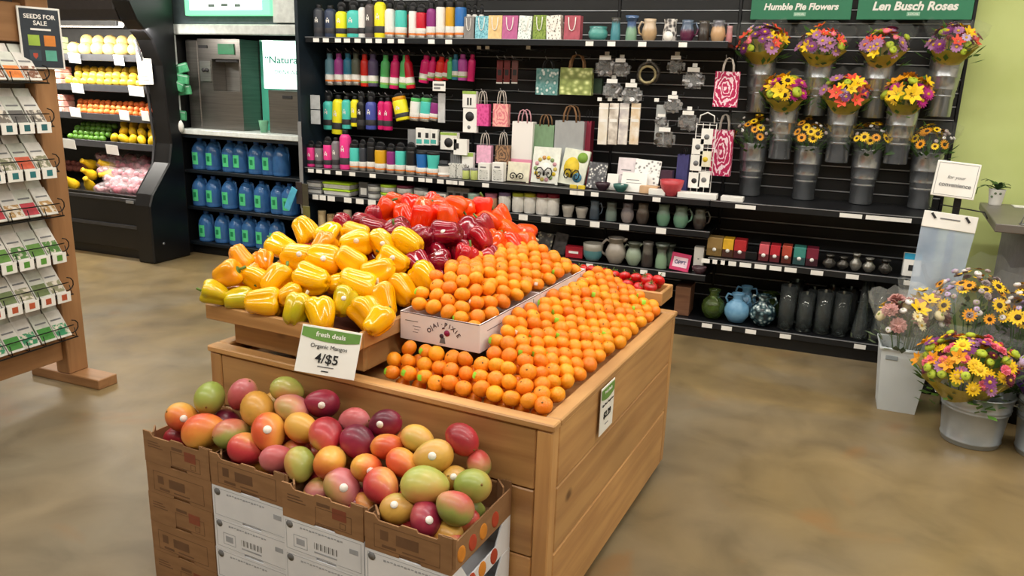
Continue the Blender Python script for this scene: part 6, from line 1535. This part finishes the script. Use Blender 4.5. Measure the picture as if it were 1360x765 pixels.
ct = ob('drip_counter', MB().box(SX0 - .02, SX1 - .001, SY - .06, 6.2, 1.13, 1.175).mesh('drip_counter', .005), M_wframe, ws)
ob('counter_edge', MB().box(SX0, SX1 - .001, SY - .05, SY - .03, 1.10, 1.129), M_bkblue, ws)
for (a, b_, z0, z1) in ((SX0 - .02, SX1 - .002, 2.0, 2.085), (SX0 - .02, SX0 + .005, 1.176, 1.999)): ob('frame_bar', MB().box(a, b_, SY - .03, SY + .02, z0, z1).mesh('frame_bar', .008), M_wframe, ws)
ob('header_panel', MB().box(SX0, SX1 - .001, SY + .01, SY + .04, 2.09, 2.5), mat('grey_header', '#59656b', .5), ws)
mn = ob('menu_lightbox', MB().box(-5.33, -4.42, SY - .05, SY + .005, 2.155, 2.5).mesh('menu_lightbox', .004), M_glowg, ws)
ob('menu_face', MB().box(-5.27, -4.50, SY - .053, SY - .0505, 2.20, 2.5), M_glow, mn)
for (x, z, w) in ((-5.02, 2.30, .06), (-4.88, 2.305, .08), (-4.74, 2.30, .09), (-5.03, 2.235, .07), (-4.89, 2.238, .07), (-4.75, 2.235, .06)): ob('menu_print', MB().box(x - w/2, x + w/2, SY - .055, SY - .0535, z - .012, z + .012), mat('menu_ink', '#7a9088', .6), mn)
ob('white_post', MB().box(-4.405, SX1 - .01, SY - .03, SY + .005, 2.10, 2.5), M_wframe, ws)
M_dsteel = mat('dispenser_steel', '#8a8681', .36, .85, c2='#7d7975', scale=3, stretch=(1, 1, 30))
def dispenser(x0, x1, z1, big):
    mb = MB()
    if big:
        bx0, bx1, bz0, bz1 = x0 + (x1 - x0) * .32, x1 - .02, 1.52, 1.80
        mb.box(x0, x1, SY + .10, 6.1, 1.177, bz0).box(x0, x1, SY + .10, 6.1, bz1, z1).box(x0, bx0, SY + .10, 6.1, bz0, bz1).box(bx1, x1, SY + .10, 6.1, bz0, bz1).box(bx0, bx1, SY + .28, 6.1, bz0, bz1)
    else: mb.box(x0, x1, SY + .10, 6.1, 1.177, z1)
    d = ob('dispenser', mb.mesh('dispenser', 0 if big else .008), M_dsteel, ws)
    if big:
        ob('dispense_bay', MB().box(bx0 + .002, bx1 - .002, SY + .272, SY + .2795, bz0 + .002, bz1 - .002), M_steel, d)
        ob('control_tag', MB().box(x0 + (x1 - x0) * .50, x1 - .06, SY + .09, SY + .0995, 1.84, 1.93), mat('green_tag', '#2f8a5c', .4), d)
        ob('nozzle', MB().box(x0 + (x1 - x0) * .38, x1 - .05, SY + .12, SY + .24, 1.775, 1.7995), M_dk, d)
        ob('button_plate', MB().box(x0 + .02, x0 + (x1 - x0) * .30, SY + .09, SY + .0995, 1.60, 1.78), M_steel, d)
        for s in (.33, .62): ob('button', MB().lathe([(0, 0), (.018, 0), (.018, .01), (0, .01)], 10, 0, TR(x0 + .02 + (x1 - x0) * .28 * s, SY + .09, 1.70) @ RX(PI/2)), M_dk, d)
    else:
        ob('badge', MB().box(x0 + .16, x0 + .26, SY + .093, SY + .0995, z1 - .07, z1 - .045), M_dk, d)
    return d
dispenser(-5.50, -5.36, 1.96, False); dispenser(-5.355, -4.88, 1.97, True); dispenser(-4.60, -4.18, 1.55, False)
ob('glass_panel', MB().box(-4.87, -4.61, SY + .35, SY + .36, 1.18, 1.98), M_teal, ws)
lp = ob('lit_panel', MB().box(-4.605, -4.175, SY + .06, SY + .095, 1.56, 1.96).mesh('lit_panel', .003), mat('lit_mint_panel', '#dcfff2', .4, emit=1.6, c2='#dcfff2'), ws)
text('“Natural', .085, mat('teal_letters', '#2f8f78', .5), lp, TR(-4.40, SY + .056, 1.80), bold=.001, width=.36); text('DRINKING', .06, mat('grey_letters', '#7f9a94', .5), lp, TR(-4.36, SY + .056, 1.70), shear=.25, width=.26)
ob('cup_stack', MB().lathe([(.03, 0), (.045, .10), (.045, .105), (0, .105)], 14, 0, TR(-4.66, SY + .1, 1.177)), mat('green_cup', '#7fbf9a', .4), ws)
# jugs of water
M_jug = mat('blue_jug_plastic', '#4c86c8', .18, c2='#4079bc', trans=.4, scale=3, spec=.6); M_jcap = mat('blue_cap', '#2f62b0', .4); M_jlab = mat('green_jug_label', '#5fd694', .5, c2='#48c482', scale=40)
JW = [(.86, 0), (.98, .02), (1, .10), (.97, .12), (1, .14), (1, .56), (.92, .68), (.62, .83), (.32, .91), (.26, .93), (.26, .95), (0, .95)]
me_jug = MB().lathe([(a, b_) for a, b_ in JW], 20).mesh('water_jug'); me_jc = MB().lathe([(.30, .93), (.31, .94), (.31, 1.0), (.27, 1.01), (0, 1.01)], 14).mesh('cap')
me_jl = MB().lathe([(1.0, .2), (1.012, .2), (1.012, .62), (1.0, .62)], 40)
def label_patch():
    vs = []; fs = []; n = 6
    for i in range(n + 1):
        a = -PI/2 - .42 + .84 * i / n; vs += [(1.012 * math.cos(a), 1.012 * math.sin(a), .17), (1.012 * math.cos(a), 1.012 * math.sin(a), .56)]
    for i in range(n): fs.append((2*i, 2*i+2, 2*i+3, 2*i+1))
    return MB().add(vs, fs, 0, True)
me_jp = label_patch().mesh('paper_label'); me_jh = MB().tube([(.55, 0, .84), (.95, 0, .80), (1.02, 0, .66), (.94, 0, .52)], .10, 6).mesh('handle')
me_jpd = MB().box(-.18, .18, -1.03, -1.0, .30, .46).mesh('label_motif')
JR = [(0, [(266, 2), (284, 2), (306, 2), (320, 1), (341, 2), (359, 2), (374, 0)]), (1, [(267, 2), (285, 2), (306, 2), (329, 2), (349, 2), (371, 2), (386, 2)]), (2, [(276, 2), (297, 2), (316, 2), (333, 2), (351, 2), (369, 1)])]
RN = ['upper', 'middle', 'lower']
for r_, lst in JR:
    z = SHZ[2 - r_] + .0015
    for k, (px, f_) in enumerate(lst):
        yb = [222, 281, 335][r_] + (px - 260) * .1
        x = onZ(px, yb - 3, z).x; y = SY + .10 + (.012 if k % 2 else 0)
        x = onY(px, yb - 22, y).x
        o = ob('water_jug', me_jug, M_jug, None, (x, y, z), (0, 0, 0), (.078, .078, .285))
        ob('cap', me_jc, M_jcap, o); ob('handle', me_jh, M_jug, o)
        if f_: q = ob('paper_label', me_jp, M_jlab, o); ob('label_motif', me_jpd, mat('label_dark_green', '#1f8a5a', .5), q)
        lab = 'blue gallon water jug with green label on the %s station shelf' % RN[r_] if f_ else 'blue gallon water jug without label at the end of the upper station shelf'
        tag(o, lab, 'jug', 'water jugs on the %s station shelf' % RN[r_])
# green pouches on the frame
M_pouch = mat('green_pouch', '#5fae80', .3, c2='#3f8a60', scale=20)
for k, (px, py, an, l_) in enumerate(((237, 92, -14, 'topmost'), (240, 104, 8, 'second'), (236, 112, 20, 'third'), (241, 120, -6, 'fourth'), (237, 152, 6, 'separate lower'))):
    p = onY(px, py, SY - .055)
    o = ob('filter_pouch', MB().box(-.1, .1, -.01, .01, -.042, .042).mesh('filter_pouch', .006, 2), M_pouch, None, (p.x, p.y - .02 * (k % 3), p.z), (.1, math.radians(an), .15)); ob('seal_strip', MB().box(-.095, .095, -.0112, -.0102, .024, .034), mat('silver_seal', '#b9d8c8', .3, .4), o)
    tag(o, l_ + ' green foil pouch clipped to the white station frame', 'pouch', 'green foil pouches')
p = onY(238, 168, SY - .09); o = ob('white_sponge', MB().sphere(.045, .035, .06, 12, 9), M_white, None, p); ob('hanging_cord', MB().tube([(0, 0, .05), (.005, .03, .09)], .004, 5), M_white, o); tag(o, 'white rounded bottle hanging under the green pouches', 'bottle')
# clip strip on the shelving end
cs = thing('clip_strip', 'grey clip strip with dark packets hanging at the shelving end', 'clip strip', onY(401, 240, 5.215))
ob('strip', MB().box(-.014, .014, -.003, .003, -.27, .35).mesh('strip', .001), M_alu, cs)
for k, (dx, dz, w, h, c) in enumerate(((.03, -.12, .07, .20, '#4a4638'), (-.02, -.10, .06, .18, '#3a3130'), (.05, -.28, .07, .16, '#6d6a3a'))): ob('packet', MB().box(dx - w/2, dx + w/2, -.014 - .006 * k, -.006 - .006 * k, dz - h/2, dz + h/2).mesh('packet', .003), mat('packet' + c[1:], c, .4, scale=20), cs)
ob('blue_packet', MB().box(-.03, .03, -.04, -.034, -.10, .10).mesh('blue_packet', .003), mat('sky_blue_packet', '#59b7d8', .4), cs, (-.09, 0, -.15), (0, .45, 0))

# ================================================================== chilled produce case
FX0, FX1 = -8.6, -5.62
pc = thing('produce_case', 'black open chilled produce case with lit shelves of fruit', 'chilled case', (0, 0, 0))
M_case = mat('case_black', '#141416', .35, c2='#0f0f11', scale=5); M_bump = mat('bumper_grey', '#3b3b3e', .4)
ob('front_panel', MB().box(FX0, FX1, 5.16, 5.20, .09, .55).mesh('front_panel', .004), M_case, pc)
ob('kick_panel', MB().box(FX0, FX1, 5.20, 5.24, 0, .089), M_case, pc)
for z, m in ((.30, M_bump), (.545, M_bump)): ob('bumper_rail', MB().box(FX0, FX1, 5.145, 5.159, z - .018, z + .018).mesh('bumper_rail', .005), m, pc)
ob('front_lip', MB().box(FX0, FX1, 5.15, 5.205, .565, .59).mesh('front_lip', .004), M_case, pc)
prof = [(5.10, 0), (5.10, .52), (5.14, .62), (5.36, .88), (5.40, 1.05), (5.36, 1.72), (5.28, 1.93), (5.13, 2.08), (5.06, 2.22), (5.06, 2.5), (5.54, 2.5), (5.54, 0)]
MYZ = Matrix(((0, 0, 1, 0), (1, 0, 0, 0), (0, 1, 0, 0), (0, 0, 0, 1)))
ob('end_panel', MB().prism([(y, z) for y, z in prof], FX1 + .002, FX1 + .19, 0, MYZ).mesh('end_panel', .012), M_case, pc)
ob('end_trim', MB().tube([(FX1 - .006, y, z) for y, z in [(5.15, .60), (5.36, .86), (5.40, 1.05), (5.36, 1.72), (5.28, 1.93)]], .012, 6), M_bump, pc)
ob('badge', MB().box(-5.75, -5.66, 5.138, 5.1445, .52, .545), M_alu, pc)
ob('end_bolt', MB().lathe([(0, 0), (.012, 0), (.012, .006), (0, .006)], 10, 0, TR(FX1 + .191, 5.22, .17) @ RY(PI/2)), M_alu, pc)
ob('case_back', MB().box(FX0, FX1, 6.10, 6.15, .09, 2.5), mat('case_back_grey', '#3a3836', .6), pc)
ob('canopy', MB().prism([(5.12, 2.07), (5.08, 2.16), (5.08, 2.5), (6.1, 2.5), (6.1, 2.07)], FX0, FX1, 0, MYZ).mesh('canopy', .01), mat('canopy_brown_black', '#2a2524', .45), pc)
ob('canopy_trim', MB().box(FX0, FX1, 5.09, 5.12, 2.03, 2.07).mesh('canopy_trim', .004), M_alu, pc)
ob('light_tube', MB().tube([(FX0 + .05, 5.2, 2.045), (FX1 - .05, 5.2, 2.045)], .02, 8), M_light, pc)
area_lamp('case_light', (-6.6, 5.22, 2.015), 2.6, .06, 75, (1, .95, .86), (math.radians(22), 0, 0))
CSH = [(5.46, 1.0), (5.50, 1.25), (5.52, 1.515), (5.54, 1.79)]
for k, (yf, z) in enumerate(CSH):
    s = ob('case_shelf', MB().box(FX0, FX1, yf, 6.09, z - .03, z).mesh('case_shelf', .003), M_case, pc)
    ob('shelf_lip', MB().box(FX0, FX1, yf - .015, yf - .001, z - .04, z + .022).mesh('shelf_lip', .002), M_bump, s)
ob('bottom_bin', MB().prism([(5.206, .50), (5.206, .53), (6.09, .70), (6.09, .67)], FX0, FX1, 0, MYZ), M_case, pc)
me_ct = MB().box(-.075, .075, -.002, .002, -.045, .045).mesh('price_card')
for (px, py, sh, w) in ((99, 77, 3, 1), (158, 80, 3, .8), (103, 117, 2, 1), (181, 121, 2, 1.2), (100, 149, 1, .9), (165, 153, 1, .8), (193, 154, 1, .6), (91, 191, 0, 1.2), (149, 199, 0, 1)):
    p = onY(px, py, CSH[sh][0] - .025); ob('price_card', me_ct, M_white, pc, p, (.15, .05, 0), (w, 1, 1))
# fruit in the case: one mesh per kind, each fruit an object
def round_fruit(sx, sz, seed):
    r_ = random.Random(seed); ph = r_.uniform(0, 6)
    def fn(v):
        u = v.normalized(); return Vector((v.x * (1 + .03 * math.sin(3 * math.atan2(v.y, v.x) + ph)), v.y, v.z * (1 - .12 * math.exp(-(1 - u.z) / .08))))
    return MB().sphere(sx, sx, sz, 14, 9, fn=fn).mesh('fruit')
me_rf = round_fruit(1, .93, 1); me_of = round_fruit(.78, 1.15, 2)
me_sq = MB().lathe([(0, -1.1), (.45, -1.05), (.62, -.7), (.55, -.2), (.35, .3), (.26, .7), (.3, .9), (0, .93)], 12).mesh('squash')
me_st = MB().tube([(0, 0, .8), (.03, 0, 1.02)], .05, 5).mesh('stalk')
FR = {'cantaloupe': mat('cantaloupe_rind', '#dcae6a', .6, c2='#c8c07c', scale=6, vary=.1), 'lemon': mat('lemon_rind', '#f2c31c', .45, c2='#e8b010', scale=4, vary=.08), 'apple': mat('yellow_apple', '#e2c24a', .35, c2='#d8b038', scale=3, vary=.1),
      'peach': mat('peach_skin', '#e8893c', .5, c2='#d85a30', scale=1.6, vary=.12), 'lime_fruit': mat('lime_rind', '#5e8a2c', .4, c2='#3f6a22', scale=3, vary=.2), 'squash': mat('squash_rind', '#e9c224', .4, c2='#dcae18', scale=3, vary=.08), 'orange': mat('orange_rind', '#ee8a1a', .45, vary=.1), 'potato': mat('red_potato_skin', '#8a4a40', .7, c2='#6e382e', scale=4, vary=.15)}
def fill(name, me, m, r, pxs, sh, rows, label, cat, sag=0, y0=.05, dy=.085, lift=0, squash=False):
    yf, z = CSH[sh] if sh is not None else (5.24, .545)
    a = onY(pxs[0], 150, yf).x; b_ = onY(pxs[1], 150, yf).x
    for q in range(rows):
        n = int((b_ - a) / (r * 2.02))
        for k in range(n):
            x = a + (k + .5 + .5 * (q % 2)) * (b_ - a) / n
            if x > b_: continue
            zz = z + r * .95 + q * r * (1.15 if not squash else .9) + lift + rnd.uniform(0, .006); y = yf + r + .008 + q * r * 1.3 + (rnd.uniform(-.004, .004))
            rv = r * rnd.uniform(.86, 1.04); x += rnd.uniform(-.12, .12) * r
            o = ob(name, me, m, None, (x, y, zz), (rnd.uniform(-.8, .8) + (1.4 if squash else 0), rnd.uniform(-.8, .8), rnd.uniform(0, 6) if not squash else rnd.uniform(-.5, .5)), rv)
            ob('stalk', me_st, M_but, o)
            tag(o, label, cat, label)
fill('cantaloupe', me_rf, FR['cantaloupe'], .068, (92, 184), 3, 2, 'round cantaloupe on the top shelf of the chilled case', 'melon')
fill('yellow_apple', me_rf, FR['apple'], .046, (86, 190), 2, 3, 'pale yellow apple on the second shelf of the chilled case', 'apple')
fill('peach', me_rf, FR['peach'], .034, (90, 196), 1, 3, 'small blushed peach on the third shelf of the chilled case', 'peach')
fill('lime', me_rf, FR['lime_fruit'], .034, (82, 131), 0, 4, 'dark green lime on the lower shelf of the chilled case', 'lime')
fill('yellow_squash', me_of, FR['squash'], .050, (136, 198), 0, 3, 'yellow mango-like squash on the lower shelf of the chilled case', 'squash')
fill('crookneck_squash', me_sq, FR['squash'], .085, (60, 108), None, 3, 'yellow crookneck squash in the bottom bin of the chilled case', 'squash', squash=True)
# mesh bags of radishes and onions, boxed produce at the far end
M_rad = mat('radish_skin', '#c8506e', .45, c2='#e8c8cc', scale=5, vary=.1, contrast=(.3, .6))
me_rad = MB()
rr_ = random.Random(4)
for k in range(26):
    a = rr_.uniform(-.13, .13); me_rad.sphere(.026, .026, .025, 8, 6, 0, TR(a, rr_.uniform(-.05, .05) * (1 - abs(a) * 3), rr_.uniform(0, .05)))
me_rb = me_rad.mesh('onion_bag')
bs = []
for r__ in range(5):
    for k in range(3 + (r__ < 4)): bs.append((r__, k))
for (r__, k) in bs:
    y = 5.29 + r__ * .11; z = .575 + r__ * .052 + .02
    x = onY(147, 240, y).x + k * .2 + .10 * (r__ % 2) * .4
    if x > FX1 - .13: continue
    o = ob('onion_bag', me_rb, M_rad, None, (x, y, z), (rnd.uniform(-.1, .2), rnd.uniform(-.15, .15), rnd.uniform(-.5, .5)))
    ob('bag_film', MB().sphere(.165, .085, .06, 14, 8, 0, TR(0, 0, .028)), mat('bag_film', '#f2e4e6', .2, alpha=.22, spec=.7), o)
    tag(o, 'clear bag of pink onions piled in the bottom bin of the chilled case', 'bag', 'bags of pink onions in the bottom bin')
for k in range(14):
    x = onY(84 + (k % 7) * 7, 215, 5.7).x; o = ob('red_potato', me_of, FR['potato'], None, (x, 5.66 + .05 * (k // 7), .70 + .04 * (k // 7)), (rnd.uniform(0, 3), rnd.uniform(0, 3), 0), .04); ob('stalk', me_st, M_but, o); tag(o, 'red potato at the back of the bottom bin', 'potato', 'red potatoes in the bottom bin')
for sh in (1, 2, 3):
    for k in range(3):
        yf, z = CSH[sh]; p = onY(74, 120, yf + .03)
        m = mat('romaine_pack', '#b9c98a', .5, c2='#e6ecc8', scale=14) if sh == 3 else mat('berry_pack', '#b8726a', .4, c2='#d9b8a8', scale=14)
        o = ob('produce_pack', MB().box(-.09, .09, 0, .14, 0, .058).mesh('produce_pack', .008), m, None, (p.x, yf + .02, z + .001 + k * .0595)); ob('pack_label', MB().box(-.06, .06, -.002, 0, .012, .04), M_white if sh != 3 else M_lime, o)
        tag(o, ['bottom', 'middle', 'top'][k] + ' pack in the stack beside the ' + {1: 'peaches', 2: 'yellow apples', 3: 'cantaloupes'}[sh], 'pack', 'packs stacked in the chilled case')
ps = thing('hanging_notice', 'white printed notice with red heading on the chilled case', 'notice', onY(192, 88, 5.34))
ob('notice_card', MB().box(-.082, .082, -.002, .002, -.155, .155), M_white, ps); ob('red_heading', MB().box(-.07, .06, -.003, -.002, .12, .14), mat('crimson_ink', '#8a2038', .6), ps)
for k in range(7): ob('printed_line', MB().box(-.03 - .012 * (k % 3), .03 + .012 * ((k + 1) % 3), -.003, -.002, .085 - k * .034, .089 - k * .034), M_greyink, ps)
ps.rotation_euler = (0, -.03, 0); ob('hook', MB().tube([(.0, .0, .155), (.02, .04, .165), (.06, .08, .165)], .004, 5), M_alu, ps)

# ================================================================== seed rack
RX_ = -3.70
sr = thing('seed_rack', 'free-standing pine seed rack with black wire tiers', 'rack', (0, 0, 0))
Rz = wood_mat('rack_pine_z', '#a97d54', '#946a45', 2, knots=False); Ryw = wood_mat('rack_pine_y', '#a97d54', '#946a45', 1, knots=False); Rxw = wood_mat('rack_pine_x', '#a97d54', '#946a45', 0, knots=False)
for y in (2.79, 1.55):
    ob('post', MB().box(RX_ - .045, RX_ + .05, y, y + .12, .056, 2.02).mesh('post', .004), Rz, sr)
    ob('foot', MB().box(RX_ - .25, RX_ + .26, y, y + .12, .0, .055).mesh('foot', .004), Rxw, sr)
    ob('bolt', MB().lathe([(0, 0), (.012, 0), (.012, .012), (0, .012)], 10, 0, TR(RX_ + .02, y + .12, .33) @ RX(-PI/2)), M_twine, sr)
ob('bottom_rail', MB().box(RX_ - .02, RX_ + .02, 1.671, 2.789, .135, .265).mesh('bottom_rail', .004), Ryw, sr)
ob('header_board', MB().box(RX_ - .02, RX_ + .02, 1.671, 2.789, 1.78, 1.96).mesh('header_board', .004), Ryw, sr)
ob('top_beam', MB().box(RX_ - .14, RX_ + .10, 1.45, 3.05, 2.021, 2.06).mesh('top_beam', .004), Ryw, sr)
ob('back_panel', MB().box(RX_ - .035, RX_ - .021, 1.671, 2.789, .27, 1.779), mat('rack_back_grey', '#57534e', .8), sr)
M_wr = mat('black_wire', '#1b1b1d', .4, .5)
PKC = ['#d9d6cf', '#cfd2c8', '#dcd8d2']
TIER = [(46, 110, 'carrot'), (62, 168, 'flower'), (70, 228, 'tomato'), (79, 287, 'beet'), (84, 340, 'greens'), (90, 392, 'bean'), (82, 453, 'lettuce')]
PIC = {'carrot': ('#e07a1c', '#7a4a2c'), 'flower': ('#5a5652', '#6a6258'), 'tomato': ('#c8502c', '#7a7a5c'), 'beet': ('#b02a38', '#a8824a'), 'greens': ('#5c8a34', '#4a7a30'), 'bean': ('#6a7a4a', '#8a8a6a'), 'lettuce': ('#3f8a34', '#2f8a5c')}
TG = {'flower': '#2f6a70', 'greens': '#5c9a3c', 'bean': '#c05a3a', 'tomato': '#2f7a80'}
me_pk = MB().box(-.042, .042, -.004, .004, 0, .155).mesh('seed_packet', .001); me_pic = MB().box(-.037, .037, -.0055, -.004, .012, .078).mesh('picture'); me_pl = MB().box(-.03, .03, -.0055, -.004, .10, .108).mesh('printed_line')
ME_V = 'carrot flower tomato beet greens bean lettuce'.split()
for ti, (px, py, nm) in enumerate(TIER):
    z = onX(px, py, RX_ + .13).z
    wr_ = MB().tube([(RX_ + .135, 1.70, z), (RX_ + .135, 2.80, z)], .004, 5).tube([(RX_ + .03, 1.70, z + .01), (RX_ + .03, 2.80, z + .01)], .004, 5).tube([(RX_ + .11, 1.70, z + .06), (RX_ + .11, 2.80, z + .06)], .003, 5)
    tr = ob('wire_tier', wr_, M_wr, sr)
    for k in range(13): ob('wire_divider', MB().tube([(RX_ + .02, 0, .14), (RX_ + .02, 0, .01), (RX_ + .135, 0, 0), (RX_ + .12, 0, .05)], .0028, 4), M_wr, tr, (0, 1.72 + k * .0895, z))
    ob('end_loop', MB().tube([(RX_ + .10, 2.80 + .035 * math.sin(a) * 1.0, z + .05 + .035 * math.cos(a)) for a in [j * PI / 5 for j in range(8)]], .003, 5), M_wr, tr)
    for k in range(6):
        y = 2.74 - k * .0895
        for lay in range(2):
            c1_, c2_ = PIC[nm]
            M_ = TR(RX_ + .115 - lay * .045, y + rnd.uniform(-.004, .004), z + .010 + lay * .028) @ RZ(PI/2) @ RX(math.radians(-34 + lay * 8))
            o = ob('seed_packet', me_pk, mat('packet_paper%d' % ((k + lay) % 3), PKC[(k + lay) % 3], .55), None, M=M_)
            ob('picture', me_pic, mat('pic_%s%d' % (nm, k % 2), c1_ if k % 2 else c2_, .5, c2='#d8cfc0' if k % 3 == 0 else None, scale=45, contrast=(.4, .5)), o); ob('printed_line', me_pl, M_greyink, o)
            tg_ = ['at the rack post', 'second from the rack post', 'third from the rack post', 'fourth from the rack post', 'fifth from the rack post', 'sixth from the rack post'][k]
            tr_ = ['uppermost', 'second', 'third', 'fourth', 'fifth', 'sixth', 'lowest'][ti]
            tag(o, ('front' if lay == 0 else 'rear') + ' seed packet ' + tg_ + ' on the ' + tr_ + ' rack tier', 'seed packet', 'seed packets in the rack')
        if nm in TG:
            t_ = ob('tier_tag', MB().box(-.038, .038, -.002, .002, -.03, .022), M_white, tr, (RX_ + .142, y, z), (0, 0, PI/2)); 
            ob('tag_square', MB().box(-.015, .015, -.003, -.002, -.018, .012), mat('tag_' + nm, TG[nm], .6), sr, (RX_ + .142, y, z), (0, 0, PI/2))
sg = thing('seed_sign', 'dark framed sign for seeds on the rack post', 'sign', (RX_ + .07, 2.835, 1.80)); sg.rotation_euler = (0, 0, PI/2 - .35)
ob('sign_frame', MB().box(-.095, .095, -.005, .005, -.145, .145).mesh('sign_frame', .002), M_white, sg); ob('sign_face', MB().box(-.086, .086, -.007, -.005, -.136, .136), mat('slate_face', '#2f3842', .5), sg)
text('SEEDS FOR', .03, M_white, sg, TR(0, -.008, .10), bold=.0006, width=.14); text('SALE', .03, M_white, sg, TR(0, -.008, .07), bold=.0006, width=.06); ob('fine_print', MB().box(-.045, .045, -.0085, -.007, .037, .046), M_white, sg)
for (x, z, c) in ((-.035, -.01, '#9fc04a'), (.035, -.01, '#e08a3a'), (.035, -.08, '#5fae9a'), (-.035, -.08, '#3a4a54')): ob('colour_patch', MB().box(x - .025, x + .025, -.0085, -.007, z - .025, z + .025), mat('patch' + c[1:], c, .5), sg)
ob('small_shield', MB().prism([(-.045, -.07), (-.025, -.07), (-.025, -.085), (-.035, -.097), (-.045, -.085)], .0072, .009, 0, RX(PI/2)), mat('shield_red', '#c0503a', .5), sg)
